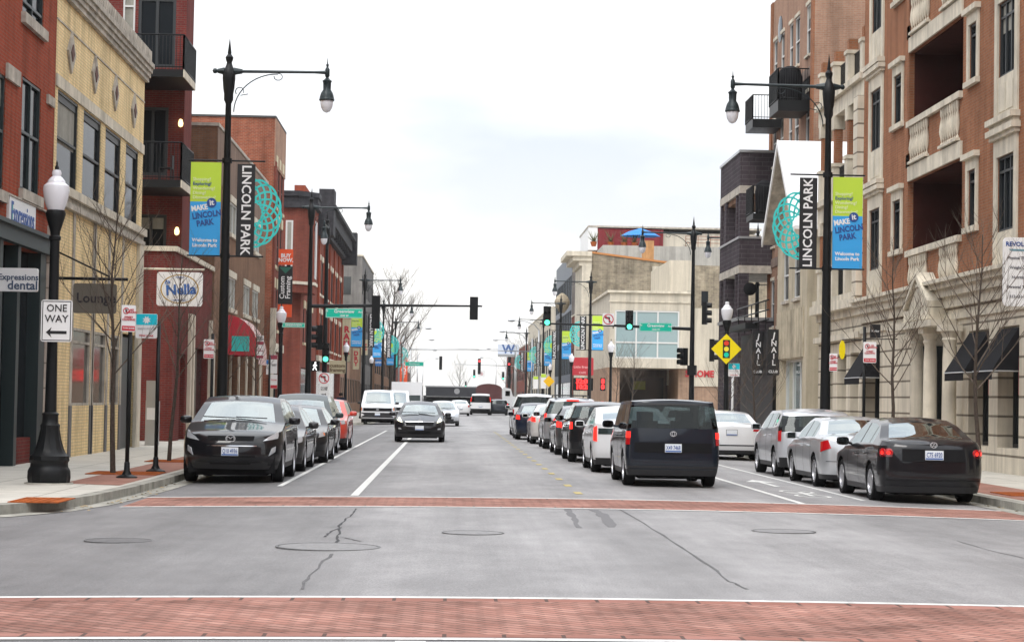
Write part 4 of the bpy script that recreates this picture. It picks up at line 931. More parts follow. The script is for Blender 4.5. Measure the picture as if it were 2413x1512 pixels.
for i in range(5):
    a, b = ys[i]+.28, ys[i+1]
    if b-a < .3: continue
    part(b1,'shop_window',K['glass'],lambda mb: pbox(mb,'X',XL,1,a,b,ZG+(.55 if i != 3 else 0),zbeam-.01,-.26,-.22))
    if i != 3: part(b1,'stall_riser',B['dred'],lambda mb: pbox(mb,'X',XL,1,a,b,ZG,ZG+.55,-.26,-.08))
part(b1,'corner_pilaster',B['panel'],lambda mb: pbox(mb,'X',XL,1,Y1-.48,Y1-.02,ZG,ztopb+.25,.002,.12))
part(b1,'string_course',K['stone2'],lambda mb: pbox(mb,'X',XL,1,Y0,Y1-.5,w2[2]-.26,w2[2]-.225,.002,.08))
# --- 2 yellow brick
Y0, Y1 = Y1+.02, atX(341, 200, XL).y
b2 = thing('brick_building', 'yellow brick two storey building with stone cornice and diamond ornaments', 'building', (XL, Y0, ZG))
zc = atX(343, 187, XL).z
W2 = [OP(XL,134,182,212,434), OP(XL,195,236,252,467), OP(XL,247,283,295,494), OP(XL,295,324,335,519)]
zt2 = sum(o[3] for o in W2)/4; zb2 = sum(o[2] for o in W2)/4; W2 = [(a,b,zb2,zt2) for a,b,_,_ in W2]
zl0 = atX(342, 575, XL).z
G = [OP(XL,172,197,672,968), OP(XL,222,240,740,968), OP(XL,262,276,740,968)]
G = [(G[0][0]-.1,G[0][1]+.9,1.25,3.1,.08),(G[1][0]-.2,G[1][1]+.5,1.25,3.1,.08),(G[2][0]-.2,G[2][1]+.3,1.25,3.1,.08)]; dr = OP(XL, 283, 312, 700, 1050); dr = (dr[0], dr[1]+.3, ZG, 3.2, .12)
U = [(G[0][0]-.3, G[0][1]+.9, 3.3, 4.35), (G[1][0]-.3, G[1][1]+.4, 3.3, 4.35), (G[2][0]-.3, dr[1], 3.3, 4.35)]
block(b2, XL, 1, Y0, Y1, ZG-.1, zc+.1, 14, W2+G+[dr], B['yel'])
for o in W2: window(b2,'X',XL,1,o,B['frame'],nu=1,nz=2)
for o in W2: part(b2,'window_head',B['frame'],lambda mb: pbox(mb,'X',XL,1,o[0]+.02,o[1]-.02,o[3]-.22,o[3]-.02,-.12,-.05))
part(b2,'stone_band',K['stone'],lambda mb: pbox(mb,'X',XL,1,Y0,Y1,zt2+.03,zt2+.30,.002,.04))
part(b2,'stone_sill_band',K['stone'],lambda mb: pbox(mb,'X',XL,1,Y0,Y1+.1,zb2-.2,zb2-.003,.002,.16))
part(b2,'stone_panel_band',B['panel'],lambda mb: pbox(mb,'X',XL,1,Y0,Y1,zl0,zb2-.2,.002,.07))
part(b2,'stone_panel_foot',K['stone2'],lambda mb: pbox(mb,'X',XL,1,Y0,Y1+.05,zl0-.12,zl0,.002,.12))
part(b2,'brick_line',K['stone2'],lambda mb: pbox(mb,'X',XL,1,Y0,Y1,zc-.72,zc-.68,.002,.02))
part(b2,'cornice',K['stone2'],lambda mb: [pbox(mb,'X',XL,1,Y0-.02,Y1+.15,zc-.1+k*.13,zc+.03+k*.13,.002,.10+k*.05) for k in range(4)])
def teeth(mb):
    y = Y0
    while y < Y1: pbox(mb,'X',XL,1,y,y+.2,zc+.42,zc+.80,-.25,.16); y += .30
    pbox(mb,'X',XL,1,Y0,Y1,zc+.42,zc+.62,-.3,.13)
part(b2,'parapet_tiles',K['stone2'],teeth)
for (x,y) in ((166,126),(222,176),(270,220),(314,262)):
    p = atX(x,y,XL); h = .48
    def dia(mb):
        mb.extrude([(XL+.002,p.y-h*.95,p.z),(XL+.002,p.y,p.z-h),(XL+.002,p.y+h*.95,p.z),(XL+.002,p.y,p.z+h)],(.05,0,0))
    d_ = part(b2,'diamond_ornament',K['stone2'],dia,recalc=True); h2 = .2
    part(d_,'diamond_tile',mat('brown_tile',(.14,.08,.07),.7),lambda mb: mb.extrude([(XL+.0525,p.y-h2,p.z),(XL+.0525,p.y,p.z-h2),(XL+.0525,p.y+h2,p.z),(XL+.0525,p.y,p.z+h2)],(.02,0,0)),recalc=True)
for i,o in enumerate(G): window(b2,'X',XL,1,o,K['stone2'],B['shop'],nu=1,transom=.82)
part(b2,'door',B['dgreen'],lambda mb: pbox(mb,'X',XL,1,dr[0],dr[1],ZG,3.1,-.11,-.06))
px_ = [Y0+.1, G[0][0]-.32, G[0][1]+.05, G[1][0]-.28, G[1][1]+.05, G[2][1]+.05, dr[1]+.02]
for y in px_: part(b2,'stone_pier',K['stone2'],lambda mb: pbox(mb,'X',XL,1,y,y+.24,1.25 if y not in (px_[0],px_[-1]) else ZG,zl0-.12,.002,.03))
for y in px_[1:6]: part(b2,'pier_base',mat('grey_metal_base',(.12,.12,.125),.6),lambda mb: pbox(mb,'X',XL,1,y-.02,y+.26,ZG,1.25,.002,.04))
part(b2,'corner_pier',K['stone'],lambda mb: pbox(mb,'X',XL,1,Y1-.75,Y1-.02,ZG,zl0-.12,.002,.10))
part(b2,'canopy_bracket',K['black'],lambda mb: (mb.tube([(XL,46.2,4.1),(-7.2,46.2,4.1)],.035), mb.tube([(XL,46.2,4.75),(-7.6,46.2,4.15)],.02)))
# utility cabinet between 2 and 3
o_ = thing('utility_cabinet','grey metal utility cabinet with notices beside the dark red brick wall','cabinet',(-8.6,61.2,ZG))
part(o_,'case',K['tin'],lambda mb: (mb.box(-8.9,-8.55,61,61.5,ZG,1.35),mb.box(-8.9,-8.57,61.05,61.45,1.35,1.95)))
part(o_,'notice',K['signwhite'],lambda mb: (mb.box(-8.86,-8.62,60.985,60.998,.8,1.15)))
# --- 3 dark red brick with balconies
b3 = thing('brick_building', 'dark red brick apartment building with black railed balconies above a restaurant', 'building', (XL, 66.7, ZG))
zg = atY(400, 592, 66.7).z
block(b3, XL, 1, 66.7, 77.2, ZG-.1, zg, 9, [(68.6,69.9,ZG,2.9,.4),(71.5,76.2,ZG+.5,3.2,.25)], B['dred'])
part(b3,'stone_cap',K['stone'],lambda mb: mb.box(XL-9,XL+.08,66.6,77.3,zg,zg+.16))
part(b3,'door',K['black'],lambda mb: pbox(mb,'X',XL,1,68.62,69.88,ZG,2.88,-.38,-.3))
part(b3,'shop_window',B['shop'],lambda mb: pbox(mb,'X',XL,1,71.5,76.2,ZG+.5,3.2,-.25,-.2))
for y in (70.4,71.2,76.4): part(b3,'stone_pilaster',K['stone'],lambda mb: pbox(mb,'X',XL,1,y,y+.3,ZG,4.3,.002,.12))
YW = 68.5; ow = []
for (x0,x1,yt,yb) in ((290,319,-60,90),(325,414,-5,160),(334,396,252,372),(334,392,505,583)): ow.append(OPY(YW,x0,x1,yt,yb))
ow[2] = (ow[1][0]+.05, ow[2][1], ow[2][2]-.6, ow[2][3]); ow[3] = (ow[2][0], ow[3][1], zg+.2, ow[3][3])
mb = MB(); wall(mb,'Y',YW,-17,XL-.05,zg-.02,19.5,ow,-1); 
mb.quad((XL-.05,YW,zg),(-9.02,71,zg),(-9.02,71,19.5),(XL-.05,YW,19.5)); mb.quad((-9.02,71,zg),(-9.95,78,zg),(-9.95,78,19.5),(-9.02,71,19.5)); mb.quad((-9.95,78,zg),(-17,78,zg),(-17,78,19.5),(-9.95,78,19.5)); mb.quad((-17,78,zg),(-17,YW,zg),(-17,YW,19.5),(-17,78,19.5))
mb.quad((-17,YW,19.4),(XL-.05,YW,19.4),(-9.95,78,19.4),(-17,78,19.4)); mb.build('upper_wall', B['dred'], b3)
window(b3,'Y',YW,-1,ow[0],B['wframe'],B['curtain'],nz=2)
for i in (1,2,3): window(b3,'Y',YW,-1,ow[i],B['frame'],nu=2,t=.1,gm=K['glass'],blind=0)
def balcony(root, x0, x1, y0, y1, zt, zb, m=None, slab=.22, mesh=False, name='balcony', step=.11, fascia=None):
    m = m or K['black']; s = part(root,name,m,lambda mb: mb.box(x0,x1,y0,y1,zb,zb+slab))
    def rail(mb):
        loops = [((x0,y0),(x1,y0)),((x0,y0),(x0,y1)),((x1,y0),(x1,y1))]
        for (a,b),(c,d) in loops:
            mb.tube([(a,b,zt),(c,d,zt)],.025,6); mb.tube([(a,b,zb+slab+.08),(c,d,zb+slab+.08)],.018,5)
            L_ = math.hypot(c-a,d-b); n = max(1,int(L_/step))
            for k in range(n+1):
                t = k/n; X_, Y_ = a+(c-a)*t, b+(d-b)*t; r = .028 if k in (0,n) or (mesh and k%8 == 0) else .009
                mb.box(X_-r,X_+r,Y_-r,Y_+r,zb+slab,zt-.003)
    part(s,'railing',m,rail)
    if fascia: part(s,'fascia',fascia,lambda mb: mb.box(x1+.002,x1+.03,y0-.02,y1,zb,zb+slab))
    return s
xr = -8.62
for yt, yb, ybb in ((83,170,182),(336,428,442)):
    zt = atY(430,yt,65.5).z; zb = atY(430,ybb,65.5).z
    balcony(b3, -13.2, xr, 65.5, 68.45, zt, zb, slab=.24, fascia=K['stone'])
p0 = atY(412,352,66.2)
chair = thing('balcony_chair','dark metal chair on the lower balcony of the dark red brick building','chair',(p0.x-.3,66.4,zb+.25))
zf = zb+.25; cx_, cy_ = p0.x-.3, 66.4
part(chair,'seat',K['black'],lambda mb: mb.box(cx_-.22,cx_+.22,cy_-.22,cy_+.22,zf+.42,zf+.46)); part(chair,'backrest',K['black'],lambda mb: mb.box(cx_+.2,cx_+.23,cy_-.2,cy_+.2,zf+.46,zf+.85))
for a in (-.2,.2):
    for b in (-.2,.2): part(chair,'leg',K['black'],lambda mb: mb.box(cx_+a-.015,cx_+a+.015,cy_+b-.015,cy_+b+.015,zf,zf+.42))
for (x,y) in ((426,291),(417,545)):
    p = atY(x,y,YW-.1); l = thing('wall_lamp','small lit wall lamp %s balcony of the dark red brick building' % ('under the upper' if y < 400 else 'below the lower'),'lamp',(p.x,YW,p.z))
    part(l,'backplate',K['black'],lambda mb: mb.box(p.x-.06,p.x+.06,YW-.05,YW-.003,p.z-.1,p.z+.1))
    part(l,'shade',mat('lamp_glow',(.9,.6,.2),.3,emit=(1,.72,.3),estr=2.2),lambda mb: mb.lathe([(0,-.14),(.07,-.1),(.085,0),(.05,.12),(0,.14)],(p.x,YW-.15,p.z),12))
# --- 4 brown brick
Y0, Y1 = atX(509,450,XL).y, atX(628,500,XL).y
b4 = thing('brick_building', 'long brown brick two storey building with a red awning over its shop', 'building', (XL, Y0, ZG))
z4 = atY(500,297,Y0).z
lo = [OP(XL,537,554,650,725),OP(XL,573,588,670,739),OP(XL,594,608,681,748)]; za = sum(o[2] for o in lo)/3; zb_ = sum(o[3] for o in lo)/3
up = OP(XL,542,552,474,549)
cols4 = [(o[0],o[1]) for o in lo]+[(lo[0][0]-2.6,lo[0][0]-1.0)]
ops4 = [(a,b,za,zb_) for a,b in cols4]+[(a,b,up[2],up[3]) for a,b in cols4]
gs = [(Y0+.8,Y0+2.6,ZG+.02,3.3,.3)]+[(Y0+3.4+k*3.3,Y0+3.4+k*3.3+2.6,ZG+.4,3.3,.3) for k in range(5) if Y0+6+k*3.3 < Y1-.3]
block(b4, XL, 1, Y0, Y1, ZG-.1, z4, 12, ops4+gs, B['brown'])
for o in ops4: window(b4,'X',XL,1,o,B['wframe'],B['curtain'],nu=2); trim(b4,'X',XL,1,o,K['stone'],.26,.16,.06)
for k,o in enumerate(gs): part(b4,'shop_window',B['shop'],lambda mb: pbox(mb,'X',XL,1,o[0],o[1],o[2],3.3,-.28,-.24)); part(b4,'shop_mullion',K['tin'],lambda mb: pbox(mb,'X',XL,1,(o[0]+o[1])/2-.03,(o[0]+o[1])/2+.03,o[2],3.28,-.235,-.19))
for y in [Y0+.02]+[o[1]+.1 for o in gs]: part(b4,'stone_pilaster',K['stone'],lambda mb: pbox(mb,'X',XL,1,y,y+.32,ZG,3.5,.002,.07))
part(b4,'coping',K['stone2'],lambda mb: mb.box(XL-12,XL+.07,Y0-.06,Y1,z4,z4+.12))
part(b4,'painted_front',B['brown'] if 0 else mat('taupe_render',(.22,.155,.12),.9,var=.12,vscale=1.2),lambda mb: pbox(mb,'X',XL,1,Y0,Y1,z4-2.1,z4-.001,.002,.03))
o = atX(531,765,XL); aw = thing('shop_awning','red barrel awning over the brown brick shop behind the tall lamp post','awning',(XL,o.y,3.2))
def barrel(mb):
    n = 8; ya, yb_ = atX(531,800,XL).y, atX(531,800,XL).y+3.4; zt, h, w = 4.75, 1.6, 1.35
    pr = [(XL+w*math.sin(R(90*k/n)), zt-h*(1-math.cos(R(90*k/n)))) for k in range(n+1)]
    for k in range(n): mb.quad((pr[k][0],ya,pr[k][1]),(pr[k+1][0],ya,pr[k+1][1]),(pr[k+1][0],yb_,pr[k+1][1]),(pr[k][0],yb_,pr[k][1]),1)
    for y in (ya,yb_): mb.add([(XL,y,zt)]+[(a,y,b) for a,b in pr]+[(XL,y,zt-h)],[tuple(range(n+3))],0)
    mb.box(XL+w-.03,XL+w+.0,ya,yb_,zt-h-.35,zt-h,1)
part(aw,'fabric',[K['signred'],mat('faded_awning',(.66,.48,.45),.8,var=.2,vscale=3)],barrel)
mb = MB(); yy_ = atX(531,800,XL).y; mb.box(XL+.25,XL+.95,yy_-.02,yy_-.005,3.3,3.9); mb.build('emblem_panel',K['teal'],aw)
# --- 5 tall worn red brick
Y0, Y1 = atX(641,600,XL).y, atX(665,650,XL).y
b5 = thing('brick_building', 'tall worn red brick building with pale stone blocks rising behind the black banner', 'building', (XL, Y0, ZG))
z5 = atY(640,278,Y0).z
wc = [(Y0+.8+k*1.9, Y0+1.5+k*1.9) for k in range(int((Y1-Y0-.6)/1.9))]
ops5 = [(a,b,z,z+2.1) for a,b in wc for z in (4.9,8.1,11.0)]+[(Y0+.7,Y1-.7,ZG+.4,3.4,.3)]
block(b5, XL, 1, Y0, Y1, ZG-.1, z5, 14, ops5, [B['front'],B['bred']], mi_side=1)
for o in ops5[:-1]: window(b5,'X',XL,1,o,B['frame'],nz=2); trim(b5,'X',XL,1,o,K['cream'],.5,.15,.14,proud=.07)
part(b5,'shop_window',B['shop'],lambda mb: pbox(mb,'X',XL,1,Y0+.7,Y1-.7,ZG+.4,3.4,-.28,-.24))
part(b5,'brick_piers',B['front'],lambda mb: pbox(mb,'X',XL,1,Y0+.05,Y0+.45,4.4,13.2,.002,.12)); part(b5,'stone_course',K['stone'],lambda mb: pbox(mb,'X',XL,1,Y0,Y1,3.8,4.2,.002,.16))
part(b5,'parapet_cap',B['tar'],lambda mb: mb.box(XL-14,XL+.06,Y0-.06,Y1,z5,z5+.1)); part(b5,'plain_parapet',B['pink'],lambda mb: pbox(mb,'X',XL,1,Y0,Y1,z5-2.4,z5-.01,.002,.05))
part(b5,'stone_pier',K['stone'],lambda mb: mb.box(XL-.02,XL+.25,Y0-.1,Y0+.3,ZG,5.9))
# --- 6 turret corner building
Y0 = atX(711,600,XL).y; Y1 = atX(746,700,XL).y
b6 = thing('brick_building', 'red brick corner building with a bay window under a dark slate turret', 'building', (XL, Y0, ZG))
z6 = atY(708,452,Y0).z
cs = [(Y0+2.2+k*2.3, Y0+3.1+k*2.3) for k in range(int((Y1-Y0-3)/2.3))]
ops6 = [(a,b,z,z+2.1) for a,b in cs for z in (4.8,8.2,11.2)]+[(Y0+1.2,Y1-.8,ZG+.4,3.3,.3)]
block(b6, XL, 1, Y0, Y1, ZG-.1, z6, 14, ops6, B['front'], near_ops=[(XL-6,XL-4.8,5,7),(XL-6,XL-4.8,8.5,10.5)])
for o in ops6[:-1]: window(b6,'X',XL,1,o,B['frame']); trim(b6,'X',XL,1,o,K['cream'],.45,.14,.12,proud=.07)
part(b6,'shop_window',B['shop'],lambda mb: pbox(mb,'X',XL,1,Y0+1.2,Y1-.8,ZG+.4,3.3,-.28,-.24))
pA = atY(666,600,Y0).x
yb6 = Y0-1.3; zq0, zq1 = atY(690,655,Y0).z, atY(690,500,Y0).z
baymat = [B['front']]
def bay(mb): mb.prism([(pA-.6,Y0),(pA,yb6),(XL-.25,yb6),(XL+.75,Y0-.2),(XL+.75,Y0+1.9),(XL,Y0+2.6),(pA-.6,Y0+2.6)], zq0-.9, zq1+.15)
part(b6,'bay',B['front'],bay); part(b6,'bay_sill',K['stone'],lambda mb: mb.prism([(pA-.7,Y0),(pA-.05,yb6-.08),(XL-.2,yb6-.08),(XL+.85,Y0-.25),(XL+.85,Y0+2),(XL,Y0+2.7),(pA-.7,Y0+2.7)], zq0-.42, zq0-.25))
bw = MB(); bw.box(pA+.25,XL-.45,yb6-.05,yb6-.01,zq0,zq1-.6); w_ = bw.build('bay_window',B['wframe'],b6); part(w_,'blind',B['curtain'],lambda mb: mb.box(pA+.35,XL-.55,yb6-.06,yb6-.052,zq0+1.05,zq1-.7)); part(w_,'pane',K['glass'],lambda mb: mb.box(pA+.35,XL-.55,yb6-.06,yb6-.052,zq0+.1,zq0+.95))
bw = MB(); bw.box(XL+.752,XL+.79,Y0+.1,Y0+1.5,zq0,zq1-.5); w_ = bw.build('bay_window',B['wframe'],b6); part(w_,'pane',K['glass'],lambda mb: (mb.box(XL+.792,XL+.80,Y0+.2,Y0+1.4,zq0+.1,zq1-.6)))
zt6 = atY(690,450,yb6).z
def turret(mb):
    base = [(pA-.9,Y0+.2),(pA-.2,yb6-.25),(XL-.1,yb6-.25),(XL+1.0,Y0-.3),(XL+1.0,Y0+2.1),(XL,Y0+3),(pA-.9,Y0+3)]
    mb.prism(base, zq1+.15, zq1+.5); c_ = (pA+XL)/2, Y0+1
    mb.prism([(c_[0]+(x-c_[0])*.94, c_[1]+(y-c_[1])*.94) for x,y in base], zq1+.5, zt6-.3)
    mb.prism([(c_[0]+(x-c_[0])*1.0, c_[1]+(y-c_[1])*1.0) for x,y in base], zt6-.3, zt6)
part(b6,'turret_roof',B['slate'],turret); part(b6,'parapet',B['red'],lambda mb: mb.box(XL-.6,XL+.05,Y0+1.0,Y1,z6,z6+.5))
# --- 7 building with black pressed cornice
Y0, Y1 = atX(747,700,XL).y+.05, atX(804,760,XL).y
b7 = thing('brick_building', 'red brick building with a heavy black pressed metal cornice', 'building', (XL, Y0, ZG))
z7 = 14.0; n7 = 10; st = (Y1-Y0-1)/n7
ops7 = [(Y0+.9+k*st, Y0+.9+k*st+st*.5, z, z+2.3) for k in range(n7) for z in (4.9,8.5)]+[(Y0+.8,Y1-.8,ZG+.4,3.4,.3)]
block(b7, XL, 1, Y0, Y1, ZG-.1, z7, 14, ops7, B['front'])
for o in ops7[:-1]: window(b7,'X',XL,1,o,B['frame']); trim(b7,'X',XL,1,o,K['stone'],.35,.14,.1,proud=.07)
part(b7,'shop_window',B['shop'],lambda mb: pbox(mb,'X',XL,1,Y0+.8,Y1-.8,ZG+.4,3.4,-.28,-.24))
for k in range(6): part(b7,'brick_pier',B['red'],lambda mb: pbox(mb,'X',XL,1,Y0+.2+k*(Y1-Y0-.9)/5,Y0+.7+k*(Y1-Y0-.9)/5,4.3,12.6,.002,.12))
def corn(mb):
    pbox(mb,'X',XL,1,Y0,Y1,12.7,13.3,.002,.35); pbox(mb,'X',XL,1,Y0-.1,Y1+.1,13.3,14.1,.002,.85); pbox(mb,'X',XL,1,Y0-.1,Y1+.1,14.1,14.35,.002,1.15)
    for k in range(14): pbox(mb,'X',XL,1,Y0+.5+k*(Y1-Y0-1.2)/13,Y0+.7+k*(Y1-Y0-1.2)/13,12.9,13.28,.36,.75)
    pbox(mb,'X',XL,1,Y0-.2,Y0+2.2,12.3,15.4,.002,1.0); pbox(mb,'X',XL,1,Y1-1.4,Y1+.2,12.3,14.9,.002,1.2)
part(b7,'metal_cornice',B['slate'],corn); part(b7,'stone_course',K['stone'],lambda mb: pbox(mb,'X',XL,1,Y0,Y1,3.9,4.3,.002,.2))
# --- low shops and grey block further on
def simple(label, X, sgn, Y0, Y1, z, m, back=14, rows=((1.0,3.2),(4.6,6.6)), n=6, fm=None, name='brick_building', side=None, cap=K['stone'], xo=0):
    r = thing(name, label, 'building', (X, Y0, ZG)); st = (Y1-Y0)/n; ops = []
    for i,(a,b) in enumerate(rows):
        for k in range(n):
            ops.append((Y0+st*(k+.2), Y0+st*(k+.8), a, b))
    block(r, X, sgn, Y0, Y1, ZG-.1, z, back, ops, [m, side or m], mi_side=1)
    for o in ops: window(r,'X',X,sgn,o,fm or B['frame'],nu=2)
    part(r,'coping',cap,lambda mb: mb.box(min(X+sgn*.08,X-sgn*back),max(X+sgn*.08,X-sgn*back),Y0-.05,Y1,z,z+.15))
    return r
Y7 = Y1
simple('low cream shop with faded stone upper wall beyond the black cornice', XL,1,Y7+.1,Y7+16,8.6,B['pink'],n=5)
simple('low brick shops below the grey concrete block', XL,1,Y7+16.1,208,6.5,B['brown'],n=7,rows=((1,3.2),))
b8 = simple('plain grey concrete block standing behind the bare tree', XL-.1,1,209,240,15.8,B['grey_s'],rows=((1,3),(5,7),(8.5,10.5),(12,14)),n=8,name='concrete_building')
for k in range(4):
    for j in range(3): part(b8,'end_window',B['shop'],lambda mb: mb.box(XL-12+k*3,XL-10.2+k*3,208.95,209.0-.003,4.5+j*3.7,6.3+j*3.7))
simple('row of distant low brick shops on the left', XL,1,246,330,7.5,B['brown'],n=12,rows=((1,3.2),(4.4,6.2)))
simple('last low row of shops on the left', XL,1,345,480,7,B['front'],n=14,rows=((1,3.2),))
# ============================================================ RIGHT SIDE
def rb1():
    X = XR; Y0, Y1 = 29.4, atX(2035,300,X).y
    r = thing('apartment_building', 'large orange brown brick apartment building with limestone base, columns and loggias', 'building', (X, Y0, ZG))
    zb0 = atX(2144,722,X).z
    lint = atX(2269,33,X).z; sh = lint-atX(2269,369,X).z          # storey height
    cA = OP(X,2077,2053,203,346); cB = OP(X,2126,2108,170,288); cC = OP(X,2303,2285,49,183); cD = OP(X,2394,2354,0,163); lo = OP(X,2269,2144,33,214)
    def row(o, n=(-1,0,1)): return [(o[0],o[1],o[2]+k*sh,o[3]+k*sh) for k in n]
    zCb, zCt = cC[2], cC[3]
    cDb = cD[2]; cDt = atX(2394,355,X).z+sh
    cD = (cD[0],cD[1],cDb,cDt)
    wide = row(cA)+row(cD)+row((Y0+.9,Y0+2.0,cDb,cDt))+row((cD[0]-4.6,cD[0]-3.5,cDb,cDt)); nar = row(cB)+row(cC)+row((cD[0]-2.3,cD[0]-1.7,zCb,zCt))
    lg = [(lo[0],lo[1],lo[2]+k*sh,lo[3]+k*sh,2.2) for k in (-1,0,1)]
    # ground floor openings
    zs_ = atX(2329,774,X).z
    sh_ = [OP(X,2329,2281,774,1080),OP(X,2400,2350,765,1080)]; sh_ = [(a,b,ZG+.6,zs_,.45) for a,b,_,_ in sh_]
    dA = OP(X,2072,2034,790,1000); sh_.append((dA[0],dA[1],ZG+.05,zs_-.1,.45)); sh_ += [(Y0+1,Y0+3,ZG+.6,zs_,.45),(Y0+4,Y0+6.5,ZG+.6,zs_,.45)]
    por = OP(X,2253,2147,759,1000); por = (por[0],por[1],ZG,atX(2253,770,X).z,1.4)
    zband = zb0
    mb = MB(); wall(mb,'X',X,Y0,Y1,zband,20,wide+nar+lg,-1); wall(mb,'Y',Y0,X,X+15,zband,20,[],-1); mb.quad((X+15,Y1,zband),(X,Y1,zband),(X,Y1,20),(X+15,Y1,20)); mb.build('brick_wall',B['big'],r)
    mb = MB(); wall(mb,'X',X,Y0,Y1,ZG-.1,zband,sh_+[por],-1); wall(mb,'Y',Y0,X,X+15,ZG-.1,zband,[],-1); mb.quad((X+15,Y1,ZG),(X,Y1,ZG),(X,Y1,zband),(X+15,Y1,zband)); mb.build('limestone_base',B['block'],r)
    part(r,'roof',B['tar'],lambda m: m.box(X+.1,X+15,Y0+.1,Y1-.1,19.4,19.6))
    for o in wide:
        window(r,'X',X,-1,o,B['frame'],nu=3,transom=.8); 
        def surround(m):
            pbox(m,'X',X,-1,o[0]-.28,o[0],o[2]-1.0,o[3],.002,.05); pbox(m,'X',X,-1,o[1],o[1]+.28,o[2]-1.0,o[3],.002,.05); pbox(m,'X',X,-1,o[0]-.28,o[1]+.28,o[3],o[3]+.42,.002,.052)
            pbox(m,'X',X,-1,o[0]-.38,o[1]+.38,o[3]+.42,o[3]+.52,.002,.14); pbox(m,'X',X,-1,o[0]-.44,o[1]+.44,o[3]+.52,o[3]+.66,.002,.22)
            pbox(m,'X',X,-1,o[0],o[1],o[2]-1.0,o[2]-.001,.002,.03); pbox(m,'X',X,-1,o[0]+.12,(o[0]+o[1])/2-.05,o[2]-.85,o[2]-.18,.031,.045); pbox(m,'X',X,-1,(o[0]+o[1])/2+.05,o[1]-.12,o[2]-.85,o[2]-.18,.031,.045)
            pbox(m,'X',X,-1,o[0]-.4,o[1]+.4,o[2]-1.14,o[2]-1.0,.002,.24); pbox(m,'X',X,-1,o[0]-.34,o[1]+.34,o[2]-1.26,o[2]-1.14,.002,.15)
        part(r,'window_surround',K['stone'],surround)
    for o in nar:
        window(r,'X',X,-1,o,B['frame'],nu=1,transom=.8)
        def surround(m):
            pbox(m,'X',X,-1,o[0]-.2,o[0],o[2],o[3],.002,.05); pbox(m,'X',X,-1,o[1],o[1]+.2,o[2],o[3],.002,.05); pbox(m,'X',X,-1,o[0]-.2,o[1]+.2,o[3],o[3]+.28,.002,.052)
            pbox(m,'X',X,-1,o[0]-.3,o[1]+.3,o[3]+.28,o[3]+.42,.002,.16); pbox(m,'X',X,-1,o[0]-.26,o[1]+.26,o[2]-.14,o[2],.002,.12)
        part(r,'window_surround',K['stone'],surround)
    # loggias: lining coloured near-black as the interior shade, lintel, balustrade
    LD = mat('loggia_painted_shade', (.05,.016,.013), .9, var=.2)
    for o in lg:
        part(r,'loggia_shade_lining',LD,lambda m: (m.box(X+2.15,X+2.2,o[0],o[1],o[2]-.0,o[3]), m.box(X+.12,X+2.14,o[1]-.03,o[1]-.004,o[2],o[3]), m.box(X+.12,X+2.14,o[0]+.004,o[0]+.03,o[2],o[3]), m.box(X+.12,X+2.14,o[0]+.031,o[1]-.031,o[3]-.04,o[3]-.004)))
        part(r,'loggia_window',K['glass'],lambda m: m.box(X+2.1,X+2.145,o[0]+1.2,o[1]-.8,o[2],o[3]-.5))
        part(r,'lintel',K['stone'],lambda m: pbox(m,'X',X,-1,o[0]-.02,o[1]+.02,o[3],o[3]+.42,.002,.06))
        part(r,'balustrade_cap',K['stone'],lambda m: pbox(m,'X',X,-1,o[0]-.02,o[1]+.02,o[2]-.17,o[2],.002,.12))
        L_ = o[1]-o[0]
        for f0,f1 in ((.04,.36),(.60,.96)):
            def bal(m):
                a, b = o[0]+L_*f0, o[0]+L_*f1; n = 8
                prof = [(.05,0),(.05,.06),(.02,.1),(.09,.34),(.07,.5),(.03,.68),(.06,.74),(.06,.9)]
                for k in range(n):
                    y = a+(b-a)*(k+.5)/n; m.lathe([(rr*.86,hh*1.12+o[2]-1.2) for rr,hh in prof],(X-.04,y,0),10)
                pbox(m,'X',X,-1,a,b,o[2]-1.25,o[2]-1.18,.002,.13)
            part(r,'baluster_group',K['stone'],bal)
        part(r,'pier_brick',B['big'],lambda m: pbox(m,'X',X,-1,o[1]+.03,o[1]+.33,o[2]-1.3,o[3]+.8,.002,.035))
    # entablature over the base
    def entab(m):
        for k,(h,d) in enumerate(((.28,.10),(.22,.22),(.14,.34),(.10,.46))): z = zband-.25+sum(x[0] for x in ((.28,.10),(.22,.22),(.14,.34),(.10,.46))[:k]); pbox(m,'X',X,-1,Y0-.2,Y1-.02,z,z+h,.002,d)
        pbox(m,'X',X,-1,Y0-.05,Y1-.02,zs_+.35,zs_+.5,.002,.07)
    part(r,'cornice',K['stone'],entab)
    yc = (por[0]+por[1])/2; hw = (por[1]-por[0])/2*.36; zp = atX(2222,712,X-.75).z
    def ped(m):
        zt = zp+.8
        m.extrude([(X-.42,yc-hw-.3,zp),(X-.42,yc+hw+.3,zp),(X-.42,yc,zt)],(.4,0,0)); 
        for s in (-1,1): m.extrude([(X-.52,yc+s*(hw+.5),zp+.02),(X-.52,yc,zt+.04),(X-.52,yc,zt+.22),(X-.52,yc+s*(hw+.5),zp+.18)][::s],(.5,0,0))
        m.box(X-.5,X-.004,yc-hw-.5,yc+hw+.5,zp-.3,zp)
    part(r,'pediment',K['stone'],ped,recalc=True)
    for x in (2160,2191,2236):
        y = atX(x,880,X-.35).y
        part(r,'column',K['stone'],lambda m: (m.lathe([(.24,ZG),(.24,.2),(.19,.3),(.185,1.5),(.175,2.8),(.155,por[3]-.45),(.20,por[3]-.36),(.17,por[3]-.3),(.23,por[3]-.16),(.25,por[3]-.14)],(X-.35,y,0),20), m.box(X-.62,X-.08,y-.26,y+.26,por[3]-.14,por[3]+.02)))
    part(r,'porch_beam',K['stone'],lambda m: m.box(X-.7,X-.004,por[0]-.1,por[1]+.1,por[3]+.02,zp-.352))
